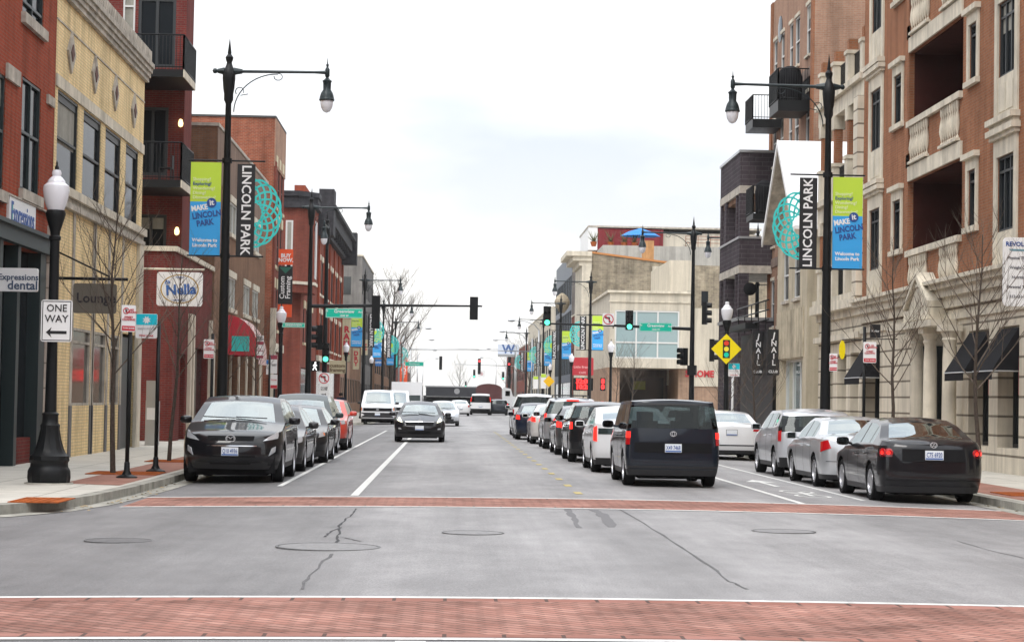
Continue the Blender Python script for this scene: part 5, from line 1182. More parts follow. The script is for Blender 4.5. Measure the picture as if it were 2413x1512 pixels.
    part(r,'entrance_door',B['frame'],lambda m: m.box(X+1.3,X+1.38,por[0]+1,por[1]-1,ZG,2.9)); part(r,'entrance_glass',B['shop'],lambda m: m.box(X+1.382,X+1.39,por[0]+.2,por[1]-.2,ZG,3.4))
    part(r,'porch_shade_panel',B['shop'],lambda m: (m.box(X+.15,X+1.28,por[1]-.06,por[1]-.004,ZG,por[3]-.35), m.box(X+.15,X+1.28,por[0]+.1,por[1]-.1,por[3]-.06,por[3]-.004)))  # dark sheets over jamb and soffit stand in for the porch's shade
    for o in sh_:
        window(r,'X',X,-1,o,B['frame'],B['shop'],nu=2,transom=.75,t=.09,name='shop_window')
    for i,o in enumerate(sh_[:3]):
        rp = thing('shop_poster','red poster in the %s shop window of the big brick building' % ('second from the corner','nearest visible','far')[i],'poster',(X+.35,o[0]+.5,2.0)); ym = (o[0]+o[1])/2
        part(rp,'sheet',K['signred'],lambda m: m.box(X+.30,X+.31,ym-.4,ym+.2,1.9,2.8))
    return r, sh_, zs_
RB1, SH, ZSH = rb1()
BLKF = mat('black_canvas', (.015,.015,.017), .85)
for i,(o,lb) in enumerate(zip(SH[:3], ('black canvas awning just right of the three columns','black canvas awning nearest the right edge of the picture','black canvas awning left of the three columns, behind the parking sign'))):
    aw = thing('shop_awning', lb, 'awning', (XR, o[0], ZSH), group='black shop awnings on the limestone base'); zt = ZSH-.05; zbm = ZSH-1.05; d = .62
    def awn(mb):
        a, b = o[0]+.03, o[1]-.03
        mb.quad((XR-.0,a,zt),(XR-.0,b,zt),(XR-d,b,zbm),(XR-d,a,zbm)); mb.quad((XR+.0,a,zt-.02),(XR-d,a,zbm-.02),(XR-d,b,zbm-.02),(XR,b,zt-.02))
        for y in (a,b): mb.add([(XR,y,zt),(XR-d,y,zbm),(XR,y,zbm)],[(0,1,2)])
        mb.quad((XR-d,a,zbm),(XR-d,b,zbm),(XR-d,b,zbm-.22),(XR-d,a,zbm-.22))
    part(aw,'canvas',BLKF,awn); part(aw,'frame_rod',K['tin'],lambda mb: mb.tube([(XR,o[0]+.03,zbm-.02),(XR-d,o[0]+.03,zbm-.02),(XR-d,o[1]-.03,zbm-.02),(XR,o[1]-.03,zbm-.02)],.015,5))
# --- balconied stone-fronted neighbour
def rb2():
    X = XR+.1; Y0, Y1 = atX(2035,300,XR).y+.02, atX(1926,450,XR).y
    r = thing('apartment_building','limestone fronted building with stacked balconies on red brick piers','building',(X,Y0,ZG))
    zt = 13.5; fl = [5.25, 8.75, 12.25]
    block(r, X+1.6, -1, Y0, Y1, ZG, 17.5, 12, [(Y0+1.0,Y0+2.4,z+.4,z+2.6) for z in fl]+[(Y0+4.2,Y0+6.2,z+.4,z+2.6) for z in fl], B['beige'], name='upper_wall')
    for z in fl:
        for a,b in ((Y0+1,Y0+2.4),(Y0+4.2,Y0+6.2)): window(r,'X',X+1.6,-1,(a,b,z+.4,z+2.6),B['wframe'])
    gops = [(Y0+.9,Y0+2.3,ZG,3.3,.5),(Y0+3.0,Y0+4.6,ZG,3.3,.5),(Y0+5.4,Y1-.6,ZG,3.3,.5)]
    mb = MB(); wall(mb,'X',X,Y0,Y1,ZG-.1,5.0,gops,-1); mb.box(X+.02,X+1.6,Y0,Y1,4.8,5.0); mb.build('limestone_base',B['block'],r)
    for o in gops: part(r,'shop_window',B['shop'],lambda m: m.box(X+.45,X+.5,o[0],o[1],ZG,3.3))
    part(r,'base_cornice',K['stone'],lambda m: (m.box(X-.35,X-.004,Y0+.05,Y1,4.75,5.05), m.box(X-.2,X-.004,Y0+.05,Y1,3.75,3.95)))
    n = 4; ys = [Y0+.3+k*(Y1-Y0-.9)/(n-1) for k in range(n)]
    for j,z in enumerate(fl):
        part(r,'balcony_slab',K['stone'],lambda m: m.box(X-.25,X+1.59,Y0+.05,Y1,z-.2,z))
        part(r,'balcony_beam',K['stone'],lambda m: m.box(X-.1,X+.35,Y0+.05,Y1,z-.75,z-.203))
        for y in ys:
            part(r,'stone_post',K['stone'],lambda m: (m.box(X-.15,X+.25,y-.22,y+.22,z,z+1.0), m.box(X-.2,X+.3,y-.27,y+.27,z+1.0,z+1.12)))
            if j < 2: part(r,'brick_pier',B['big'],lambda m: m.box(X-.08,X+.18,y-.16,y+.16,z+1.12,z+2.3)); part(r,'stone_capital',K['stone'],lambda m: m.box(X-.15,X+.25,y-.22,y+.22,z+2.3,z+2.75))
            elif True: part(r,'brick_stub',B['big'],lambda m: m.box(X-.1,X+.2,y-.18,y+.18,z+1.12,z+1.5))
        def rl(m):
            for a,b in zip(ys,ys[1:]):
                m.tube([(X+.05,a+.27,z+.95),(X+.05,b-.27,z+.95)],.02,5); k = a+.35
                while k < b-.3: m.box(X+.04,X+.06,k-.01,k+.01,z,z+.94); k += .13
        part(r,'railing',K['black'],rl)
    part(r,'corner_pier',B['block'],lambda m: m.box(X-.3,X+1.5,Y0+.02,Y0+.7,5.05,fl[-1]-.76))
    part(r,'penthouse',B['beige'],lambda m: m.box(X+2.2,X+8,Y0+.5,Y1-.5,17.26,19.5))
    return r
rb2()
# --- gabled low house with white roof slope
def gable():
    X = XR; Y0, Y1, Yr = 75.4, 82.3, 79.0
    r = thing('gabled_house','beige boarded house with a steep bright white roof slope facing the camera','house',(X,Y0,ZG))
    zr, ze = 11.6, 8.3
    ops = [OP(X,1890,1878,610,700),OP(X,1866,1858,640,715)]; z0, z1 = ops[0][2], ops[0][3]; ops = [(77.0,78.3,5.6,7.6),(79.6,80.8,5.6,7.6),(76.3,81.3,ZG+.5,3.3,.3)]
    mb = MB(); wall(mb,'X',X,Y0,Y1,ZG-.1,ze,ops,-1); mb.add([(X,Y0,ze),(X,Y1,ze),(X,Yr,zr)],[(0,2,1)]); wall(mb,'Y',Y0,X,X+12,ZG-.1,ze,[],-1); mb.quad((X+12,Y1,ZG),(X,Y1,ZG),(X,Y1,ze),(X+12,Y1,ze))
    mb.build('wall',mat('cream_boards',(.50,.44,.33),.85,var=.12,vscale=1.2),r)
    for o in ops[:2]: window(r,'X',X,-1,o,B['wframe'],nz=2); trim(r,'X',X,-1,o,K['stone2'],.12,.12,.1)
    window(r,'X',X,-1,ops[2],B['wframe'],B['paleglass'],nu=3,t=.08,name='shop_window')
    part(r,'roof_slope',mat('white_membrane',(.80,.80,.81),.6),lambda m: m.extrude([(12.55,Y0-.3,ze-.3),(X+9,Y0-.3,ze-.3),(X+9,Yr,zr),(12.55,Yr,zr)],(0,0,.14)),recalc=True)
    part(r,'roof_slope',B['slate'],lambda m: m.extrude([(12.55,Yr+.01,zr),(X+9,Yr+.01,zr),(X+9,Y1+.3,ze-.25),(12.55,Y1+.3,ze-.25)],(0,0,.14)),recalc=True)
    part(r,'rake_board',K['white'],lambda m: (m.extrude([(12.48,Yr,zr+.16),(12.48,Y1+.35,ze-.15),(12.48,Y1+.35,ze-.42),(12.48,Yr,zr-.12)],(.06,0,0)),m.extrude([(12.48,Yr-.003,zr-.12),(12.48,Y0-.35,ze-.5),(12.48,Y0-.35,ze-.2),(12.48,Yr-.003,zr+.16)],(.06,0,0))),recalc=True)
    part(r,'soffit',K['stone2'],lambda m: m.extrude([(12.55,Yr,zr-.02),(X,Yr,zr-.02),(X,Y1+.28,ze-.3),(12.55,Y1+.28,ze-.3)],(0,0,-.03)),recalc=True)
    part(r,'fascia_panel',mat('stained_panel',(.48,.42,.31),.9,var=.3,vscale=1.0),lambda m: m.box(X-.04,X-.003,Y0+.6,Y1-.1,3.35,5.2))
gable()
# --- pale red brick block with hanging balconies
def rb3():
    X = 14.6; Y0, Y1 = 83, 94.4
    r = thing('apartment_building','pale red brick building with two black balconies hanging high above the street','building',(X,Y0,ZG))
    sh = 3.65; ops = []; fl = [1.2+sh*k for k in range(1,5)]
    for z in fl:
        for y in (84.0,86.6,88.3,90.6,92.6): ops.append((y,y+(.9 if y != 86.6 else 1.1),z+.2,z+2.3))
    block(r, X, -1, Y0, Y1, ZG-.1, 20.0, 12, ops, B['pink'])
    for i,o in enumerate(ops): window(r,'X',X,-1,o,B['wframe'],nz=2); (trim(r,'X',X,-1,o,K['stone'],.15,.1,.06))
    part(r,'brick_corner',B['big'],lambda m: (m.box(X-.06,X-.004,Y1-.6,Y1,ZG,20), m.box(X-.06,X-.004,Y0,Y0+.6,ZG,20)))
    for k in range(4): part(r,'stone_course',mat('smoky_course',(.25,.19,.16),.9,var=.2,vscale=1.5),lambda m: m.box(X-.055,X-.004,Y0+.62,Y1-.62,fl[k]-.75,fl[k]-.35))
    part(r,'porthole_window',K['glass'],lambda m: m.lathe([(0,-.03),(.5,-.03),(.6,-.02),(.6,.01)],(X,91.8,18.4),20,axis='X'))
    part(r,'ground_front',K['black'],lambda m: m.box(13.1,X-.005,83.2,92.5,ZG,4.6)); part(r,'ground_canopy',K['black'],lambda m: m.box(12.5,13.095,87,92,4.75,5.0))
    part(r,'terrace_rail',K['black'],lambda m: [m.tube([(12.9,83.2,z),(12.9,92.5,z)],.03,5) for z in (5.0,5.4,5.8)]+[m.box(12.88,12.92,y-.02,y+.02,4.6,5.8) for y in (84,86,88,90,92)])
    balcony(r, 13.28, X-.02, 83.9, 86.2, 15.35, 13.6, slab=.45, step=.10); balcony(r, 13.28, X-.02, 91, 93.2, 15.3, 13.85, slab=.38, step=.12)
    balcony(r, 13.0, X-.02, 88.6, 90.6, 11.0, 9.55, slab=.25)
    return r
rb3()
for (x0,y0,z0,s,lb) in ((13.9,84.7,14.05,.62,'covered dark barbecue on the upper black balcony of the pale red brick building'),(13.6,89.3,9.8,.5,'dark covered grill on the low black balcony beside the charcoal brick tower')):
    o = thing('covered_grill', lb, 'barbecue', (x0,y0,z0)); 
    part(o,'cover',BLKF,lambda m: m.lathe([(s*.75,z0),(s*.8,z0+.5),(s*.85,z0+1.0),(s*.7,z0+1.35),(s*.3,z0+1.5),(0,z0+1.52)],(x0,y0,0),14)); part(o,'wheel',K['rubber'],lambda m: m.lathe([(0,-.03),(.1,-.03),(.1,.03),(0,.03)],(x0-.3,y0-.4,z0+.1),10,axis='X'))
# --- charcoal brick tower
def rb4():
    X = XR; Y0, Y1 = atX(1740,700,X).y, atX(1694,700,X).y
    r = thing('brick_tower','charcoal brick corner building with open terraces and pale bands','building',(X,Y0,ZG))
    d = lambda y: atY(1745,y,Y0).z
    L_ = [ZG, d(747), d(643), d(625), d(557), d(455), d(437), d(353)]
    m = B['grey']; bk = 9
    def ring(mb, z0, z1, out_=0): mb.box(X-out_,X+bk,Y0-out_,Y1+out_,z0,z1)
    part(r,'ground_storey',m,lambda b: ring(b,ZG-.1,L_[1]-.15)); part(r,'ledge',K['tin'],lambda b: ring(b,L_[1]-.15,L_[1],.06))
    part(r,'stone_band',K['stone2'],lambda b: ring(b,L_[2],L_[3],.02)); part(r,'brick_parapet',m,lambda b: ring(b,L_[3],L_[4]-.1)); part(r,'ledge',K['tin'],lambda b: ring(b,L_[4]-.1,L_[4],.06))
    part(r,'stone_band',K['stone2'],lambda b: ring(b,L_[5],L_[6],.02)); part(r,'brick_parapet',m,lambda b: ring(b,L_[6],L_[7]-.12)); part(r,'coping',K['tin'],lambda b: ring(b,L_[7]-.12,L_[7],.06))
    for z0,z1 in ((L_[1],L_[2]),(L_[4],L_[5])):
        for (a,b,c,e) in ((X,X+.45,Y0,Y0+.45),(X,X+.3,Y0+1.1,Y0+1.4),(X,X+.45,Y1-2.2,Y1-1.5),(X,X+.3,Y1-.5,Y1),(X+1.7,X+2.1,Y0,Y0+.4),(X+6,X+bk,Y0,Y0+.4),(X+6,X+bk,Y1-.4,Y1)):
            part(r,'brick_pillar',m,lambda bb: bb.box(a,b,c,e,z0,z1))
    part(r,'ceiling_panel',B['brown'],lambda b: b.box(X+.1,X+bk-.1,Y0+.1,Y1-.1,L_[5]-.25,L_[5]-.003))
    part(r,'white_downpipe',K['white'],lambda b: (b.tube([(X-.12,Y0+.7,ZG),(X-.12,Y0+.7,2.9)],.06,8), b.tube([(X-.12,Y0+3.4,ZG),(X-.12,Y0+3.4,2.9)],.06,8)))
    mb = MB(); p = atY(1768,680,Y0-.4); mb.lathe([(0,0),(.2,.03),(.3,.1)],(p.x,Y0-.3,p.z),14,axis='Y'); tag(mb.build('satellite_dish',K['dark'],origin=(p.x,Y0,p.z)),'dark satellite dish on the terrace pillar of the charcoal tower','satellite dish')
rb4()
# --- pharmacy and the stack behind it
def rb5():
    Y = 165; X0 = atY(1437,700,Y).x; 
    f = lambda x,y: atY(x,y,Y)
    r = thing('shop_building','beige flat roofed store with a big pale glazed upper window and brown base','building',(X0,Y,ZG))
    zt = f(1500,690).z; zo = f(1500,866).z; X1 = f(1606,800).x
    o = OPY(Y,1448,1600,730,846)
    mb = MB(); wall(mb,'Y',Y,X0,X1+.8,zo,zt,[o],-1); mb.quad((X0,Y,zo),(X0,Y+24,zo),(X0,Y+24,zt),(X0,Y,zt)); mb.quad((X0,Y,zo),(X1+.8,Y,zo),(X1+.8,Y+24,zo),(X0,Y+24,zo)); mb.quad((X0,Y,zt),(X0,Y+24,zt),(X1+.8,Y+24,zt),(X1+.8,Y,zt))
    mb.quad((X1+.8,Y,zo),(X1+.8,Y+.01,zo),(X1+.8,Y+2,zt),(X1+.8,Y,zt)); mb.build('wall',B['beige'],r)
    w_ = window(r,'Y',Y,-1,o,B['wframe'],B['paleglass'],nu=3,nz=3,t=.12)
    part(r,'parapet_moulding',K['stone'],lambda m: (m.box(X0-.2,X1+.9,Y-.2,Y+24,zt,zt+.18), m.box(X0-.1,X1+.85,Y-.1,Y-.004,zt-.75,zt-.65)))
    z2 = f(1640,598).z; X2 = f(1700,700).x+10
    mb = MB(); mb.box(X1+.8,X2,Y+.6,Y+24,2.9,f(1640,725).z); mb.box(f(1602,600).x,f(1662,600).x,Y+8,Y+24,3,z2); mb.build('side_wing',B['beige'],r)
    part(r,'brown_base',B['brickbase'],lambda m: (m.box(f(1600,900).x,X2,Y+.7,Y+24,ZG-.1,f(1640,868).z-.002), m.box(X0-.1,X0+.9,Y+.3,Y+24,ZG-.1,zo-.002)))
    part(r,'undercroft_wall',mat('undercroft',(.12,.09,.075),.9,var=.2),lambda m: m.box(X0+.9,f(1600,900).x,Y+9,Y+9.2,ZG-.1,zo-.002))
    part(r,'shop_window',B['shop'],lambda m: m.box(f(1508,900).x,f(1590,900).x,Y+8.9,Y+8.97,.7,3.6))
    part(r,'window_poster',mat('poster_green',(.35,.38,.10),.7),lambda m: m.box(f(1515,900).x,f(1545,900).x,Y+8.86,Y+8.89,2.6,3.3))
    for x in (1618,1652): 
        oo = OPY(Y+7.9,x,x+ (12 if x < 1640 else 16),686,720); part(r,'side_window',K['glass'],lambda m: m.box(oo[0],oo[1],Y+7.9,Y+7.96,oo[2],oo[3]))
    return r
rb5()
def rb6():
    Y = 194; X0 = atY(1392,700,Y).x; zt = atY(1450,598,Y).z; X1 = atY(1590,700,Y).x
    r = thing('brick_building','old buff common brick wall with orange coping above the glazed store','building',(X0,Y,ZG))
    mb = MB(); mb.extrude([(X0,Y,ZG-.1),(X1+14,Y,ZG-.1),(X1+14,Y,zt-1.1),(X1,Y,zt-.9),(X0,Y,zt)],(0,14,0)); mb.build('wall',B['old'],r,recalc=True)
    part(r,'coping',mat('orange_tile',(.50,.22,.08),.8),lambda m: m.extrude([(X0,Y-.1,zt),(X1,Y-.1,zt-.9),(X1,Y-.1,zt-.72),(X0,Y-.1,zt+.18)],(0,.4,0)),recalc=True)
    part(r,'beige_panel',B['beige'],lambda m: m.box(X1-2.2,X1+.6,Y-.1,Y-.004,5,zt-1.1))
    part(r,'brick_chimney',mat('orange_brick',(.50,.27,.12),.85,var=.15),lambda m: m.box(atY(1514,600,Y).x,atY(1540,600,Y).x,Y-.08,Y+1,zt-.6,zt+1.3))
    part(r,'front_pilaster',K['stone'],lambda m: (m.box(X0-.9,X0-.003,Y-.3,Y+10,ZG,zt-1.2)))
    part(r,'front_cornice',K['stone'],lambda m: [m.box(X0-1.2-k*.6,X0-.003,Y-.3-k*.2,Y+10,zt-1.2+k*.45,zt-.75+k*.45) for k in range(3)])
    part(r,'urn',B['old'],lambda m: m.lathe([(.2,0),(.6,.5),(.75,1.1),(.5,1.6),(.1,1.9)],(X0-2.6,Y+2,zt-5.6),12))
rb6()
def rb7():
    Y = 207; X0 = atY(1407,570,Y).x; zt = atY(1450,539,Y).z; zf = atY(1450,592,Y).z
    r = thing('rooftop_building','tall block with a dark red painted wall and beige wing behind the roof deck','building',(X0,Y,ZG))
    xm = atY(1562,570,Y).x; xe = atY(1700,570,Y).x+4
    part(r,'red_wall',B['maroon'],lambda m: m.box(X0,xm,Y,Y+14,ZG-.1,zt)); part(r,'beige_wall',B['beige'],lambda m: m.box(xm+.01,xe,Y+.3,Y+14,ZG-.1,zt-.3))
    part(r,'white_edge',K['white'],lambda m: m.box(X0-.9,X0-.003,Y-.1,Y+13,zt-2.2,zt+.1)); part(r,'roof_trim',K['stone2'],lambda m: m.box(X0-.95,xe,Y-.15,Y+14,zt+.1,zt+.28))
    part(r,'terrace_block',mat('light_grey_render',(.42,.41,.38),.9,var=.08),lambda m: m.box(X0,xe,Y-8,Y-.01,ZG,zf)); 
    zr = zf
    part(r,'deck_railing',mat('rust_rail',(.28,.13,.09),.7),lambda m: [m.box(X0+8,xe,Y-7.9,Y-7.85,zr+k,zr+k+.06) for k in (.35,.7,1.0)]+[m.box(X0+8+k*1.2,X0+8.06+k*1.2,Y-7.9,Y-7.85,zr,zr+1.0) for k in range(18)])
    px = atY(1508,577,Y-5); u = thing('patio_umbrella','blue patio umbrella on the roof deck before the dark red wall','umbrella',(px.x,Y-5,zr))
    part(u,'canopy',mat('umbrella_blue',(.05,.22,.55),.7),lambda m: m.lathe([(2.0,zr+1.15),(1.2,zr+1.6),(.05,zr+1.95)],(px.x,Y-5,0),8)); part(u,'pole',K['white'],lambda m: m.tube([(px.x,Y-5,zr),(px.x,Y-5,zr+1.6)],.05,6))
    random.seed(3)
    for k in range(4):
        X_ = px.x-4.5+k*1.3+random.uniform(-.3,.3); s = random.uniform(.5,.8)
        o = thing('roof_planter',('terracotta','pale','broad','tall')[k]+' potted plant on the roof deck, %s of the blue umbrella' % ('far left','left','just left','foot')[k],'planter',(X_,Y-6,zr))
        part(o,'pot',RUST,lambda m: m.lathe([(.2,zr),(.35,zr+.45)],(X_,Y-6,0),10)); part(o,'foliage',mat('dull_leaf',(.12,.12,.06),.9),lambda m: [m.tube([(X_,Y-6,zr+.4),(X_+random.uniform(-s,s),Y-6+random.uniform(-.4,.4),zr+.6+random.random()*s*1.5)],[.05,.01],4) for _ in range(26)])
rb7()
def rb8():
    Y0, Y1 = 222.5, 256; X = XR
    r = thing('glass_building','grey four storey building with a dark steel and glass front','building',(X,Y0,ZG)); zt = atY(1370,592,Y0).z
    ops = [(Y0+.5+k*3.3,Y0+3.5+k*3.3,z,z+3.2) for k in range(10) for z in (4.4,8.2,12.0)]+[(Y0+.5,Y1-.5,ZG+.3,3.6)]
    block(r,X,-1,Y0,Y1,ZG-.1,zt,14,ops,[mat('steel_frame',(.07,.09,.12),.5),B['grey_s']],mi_side=1)
    for o in ops: window(r,'X',X,-1,o,B['frame'],mat('blue_glass',(.10,.15,.20),.06,spec=.9),nu=2)
rb8()
simple('red brick shopfront block between the buff wall and the glass building', XR,-1,208.5,222,10.5,B['front'],rows=((1,3.4),(4.8,7.2)),n=4)
simple('beige three storey block beyond the dark glass building', XR,-1,268,345,13.6,B['beige'],rows=((1,3.2),(5,7),(9,11)),n=12)
simple('low red brick warehouse in the distance on the right', XR,-1,352,470,11,B['front'],rows=((1,3),(5,7)),n=12)
# corner buildings beside and behind the camera's crossing
simple('brick corner building beside the camera on the left', XL-.3,1,-60,11,13,B['brown'],rows=((1,3.2),(5,7),(8.6,10.6)),n=14)
simple('brick corner building beside the camera on the right', XR+.3,-1,-60,11,13,B['bred'],rows=((1,3.2),(5,7),(8.6,10.6)),n=14)
reflection_block = thing('brick_building', 'unseen brown brick block added behind the camera to darken reflections', 'building', (0,-80,ZG))  # added, out of view: closes the street so car panels reflect something dark
mb = MB(); wall(mb,'Y',-78,-55,60,ZG-.1,12.5,[(x,x+2,z,z+2.2) for x in range(-50,56,5) for z in (1,4.8,8.4)],1); mb.box(-55,60,-90,-78.3,ZG-.1,12.4); mb.build('wall',B['brown'],reflection_block)
# ------------------------------------------------------------------ street furniture
IR, BK = K['iron'], K['black']
def tall_lamp(label, X, Y, side, scale=1.0, banners=True, rot=None, group='tall green black street lamps'):
    """lamp post with an ornate cross arm; side = +1 arm toward +x"""
    r = thing('street_lamp', label, 'street lamp', (X, Y, ZG), 0 if rot is None else rot, group, local=True)
    mb = MB(); mb.lathe([(.26,0),(.26,.12),(.22,.2),(.21,.9),(.17,1.0),(.14,1.15),(.128,2.5),(.105,6),(.075,9.0),(.12,9.1),(.12,9.25),(.145,9.4),(.165,9.65),(.165,9.8),(.12,9.9),(.08,10.0),(.065,10.06),(.095,10.14),(.10,10.2),(.045,10.28),(.05,10.31),(.0,10.72)], n=16, flute=.0)
    pole = mb.build('pole', BK, r)
    mb = MB(); z = 9.84; s = side
    mb.tube([(s*.12,0,z),(s*.34,0,z)],[.10,.06],8); mb.tube([(s*.3,0,z),(s*2.2,0,z+.02),(s*2.5,0,z+.02)],[.042,.034,.05],8)
    mb.tube([(-s*.12,0,z),(-s*.3,0,z)],[.10,.055],8); mb.lathe([(0,-.07),(.06,-.04),(.07,0),(.06,.04),(0,.07)],(-s*.36,0,z),10,axis='X')
    a = mb.build('arm', IR, r)
    mb = MB(); pts = []
    for k in range(13):
        t = k/12; pts.append((s*(.14+1.12*(1-math.cos(t*math.pi/2))), 0, z-1.05+1.0*math.sin(t*math.pi/2)))
    mb.tube(pts, .016, 5)
    sp = [(s*(1.26+.11*math.cos(R(a_))*1), 0, z-.12+.09*math.sin(R(a_))) for a_ in range(90,-200,-40)]; mb.tube(sp,.013,4)
    sp = [(s*(.28+.11*math.cos(R(a_))), 0, z-.52+.11*math.sin(R(a_))) for a_ in range(-20,250,40)]; mb.tube(sp,.013,4); mb.tube([(s*.3,0,z-.62),(s*.5,0,z-.58)],.013,4)
    mb.build('scroll_brace', IR, r)
    xl = s*2.52; mb = MB()
    mb.lathe([(0,.52),(.012,.40),(.02,.3),(.05,.27),(.03,.2),(.075,.12),(.075,-.08),(.045,-.14),(.10,-.2),(.155,-.24),(.13,-.3),(.125,-.52),(.19,-.62),(.225,-.74),(.235,-.80),(.25,-.83),(.235,-.87)],(0,0,0),16); mb.v = [Vector((v.x*.80+xl,v.y*.80,v.z*.82+z)) for v in mb.v]
    hd = mb.build('lamp_housing', IR, r)
    mb = MB(); mb.lathe([(.205,-.865),(.205,-.93),(.18,-1.08),(.11,-1.2),(.0,-1.25)],(0,0,0),16); mb.v = [Vector((v.x*.80+xl,v.y*.80,v.z*.82+z)) for v in mb.v]; mb.build('globe', K['globe'], hd)
    if banners:
        for zz in (7.53, 5.08):
            mb = MB(); mb.tube([(-.98,0,zz),(.98,0,zz)],.022,6); mb.lathe([(.13,zz-.06),(.13,zz+.06)],n=12); mb.build('banner_arm', BK, r)
    return r
ORN = {}
def ornament(side):
    """interlaced scalloped lattice fanning out of the banner edge"""
    mb = MB(); R0, A = .47, .245
    W_ = 7
    for k in range(W_):
        ph = 2*math.pi*k/W_; P = []
        for i in range(49):
            th = -math.pi/2+math.pi*i/48; w = 2.0
            rr = R0+A*math.sin(w*(th*1.0)+ph); P.append((rr*math.cos(th)*side, rr*math.sin(th)*1.22))
        for (a,b),(c,d) in zip(P,P[1:]):
            dx,dz = c-a,d-b; l = math.hypot(dx,dz); nx,nz_ = -dz/l*.025, dx/l*.025
            dy = .004*(k%2)
            mb.add([(a+nx,dy,b+nz_),(c+nx,dy,d+nz_),(c-nx,dy,d-nz_),(a-nx,dy,b-nz_)],[(0,1,2,3)])
            mb.add([(a+nx,dy+.006,b+nz_),(c+nx,dy+.006,d+nz_),(c-nx,dy+.006,d-nz_),(a-nx,dy+.006,b-nz_)],[(3,2,1,0)])
    return mb
def black_banner(label, X, Y, inner):        # inner = +1 when the street is toward +x of the post
    r = thing('street_banner', label, 'banner', (X, Y, 5.12), 0, 'black LINCOLN PARK banners', local=True)
    a, b = sorted((inner*.27, inner*.73))
    mb = MB(); mb.box(a,b,-.012,.012,0,2.37); f = mb.build('fabric', K['signblack'], r)
    rot = -math.pi/2*inner
    text('LINCOLN PARK', .335, K['signwhite'], f, Mf((a+b)/2,-.016,1.19,0,rot), off=.006, sx=.98, origin=(0,0,0))
    # slab serifs are suggested by small bars top and tail of the word
    mb = ornament(inner); 
    mb.v = [v+Vector((inner*.70,-.002,1.12)) for v in mb.v]
    mb.build('lattice_ornament', K['teal'], r)
    return r
def green_banner(label, X, Y, inner):
    r = thing('street_banner', label, 'banner', (X, Y, 5.12), 0, 'green and blue welcome banners', local=True)
    a, b = sorted((-inner*.14, -inner*.92)); cx = (a+b)/2
    mb = MB(); mb.box(a,b,-.01,.01,1.385,2.40); g_ = mb.build('green_panel', K['lime'], r)
    mb = MB(); mb.box(a,b,-.01,.01,-.02,1.385); bl = mb.build('blue_panel', K['sky'], r)
    pale = mat('pale_lettering', (.72,.80,.45), .6)
    for i,(t,m_) in enumerate((('Shopping?',pale),('Exploring?',K['navy']),('Wondering?',pale),('Dining?',pale),('Discovering?',pale))):
        text(t, .115, m_, g_, Mf(a+.06,-.014,1.96-.117*i), align='LEFT', off=.002, origin=(0,0,0))
    text('MAKE', .19, K['signwhite'], bl, Mf(cx-.15,-.014,1.22,0,R(9)), off=.008, origin=(0,0,0), sx=.85)
    mb = MB(); mb.lathe([(0,-.022),(.125,-.022),(.125,-.011)],(cx+.16,0,1.36),20,axis='Y'); d = mb.build('blue_disc', K['navy'], r); text('it', .2, K['signwhite'], d, Mf(cx+.16,-.026,1.36,0,R(9)), off=.006, origin=(0,0,0))
    text('LINCOLN', .21, K['navy'], bl, Mf(cx+.04,-.014,1.05,0,R(9)), off=.008, sx=.82, origin=(0,0,0)); text('PARK', .21, K['navy'], bl, Mf(cx,-.014,.84,0,R(9)), off=.008, sx=.85, origin=(0,0,0))
    text('Welcome to\nLincoln Park', .125, K['signwhite'], bl, Mf(cx,-.014,.33), off=.004, origin=(0,0,0), spacing=1.25)
    return r
LP = [(-5.8,53.0,1,'nearest left'),(9.78,53.4,-1,'nearest right'),(-6.1,147,1,'second left'),(9.8,144,-1,'second right'),(-6.0,186,1,'third left'),(9.5,177,-1,'third right'),(9.7,214,-1,'fourth right'),(-6,228,1,'fourth left'),(9.6,258,-1,'fifth right')]
where = ['in front of the dark red brick building on the left','in front of the stone fronted balconies on the right','left of the parked white passenger van','directly in front of the red store sign','behind the white vans on the left','left of the second right lamp post, by the yellow diamond','thin and far, by the green utility box on the right','thin and far on the left pavement','farthest thin one on the right before the brick warehouse']
base_l = base_r = None
bb = {}
for (X,Y,s,nm),wh in zip(LP, where):
    if s not in bb:
        bb[s] = (tall_lamp('lamp post with hanging lantern '+wh, X, Y, s), black_banner('black banner with teal lattice '+wh, X, Y, s), green_banner('green and blue banner '+wh, X, Y, s))
    else:
        k = nm.split()[0]
        l, a, g_ = bb[s]; dup(l,(X,Y,ZG),label='tall lamp post '+wh)
        dup(a,(X,Y,5.12),label='black banner with teal lattice on the %s %s lamp post' % (k, 'left' if s > 0 else 'right')); dup(g_,(X,Y,5.12),label='green and blue banner on the %s %s lamp post' % (k, 'left' if s > 0 else 'right'))
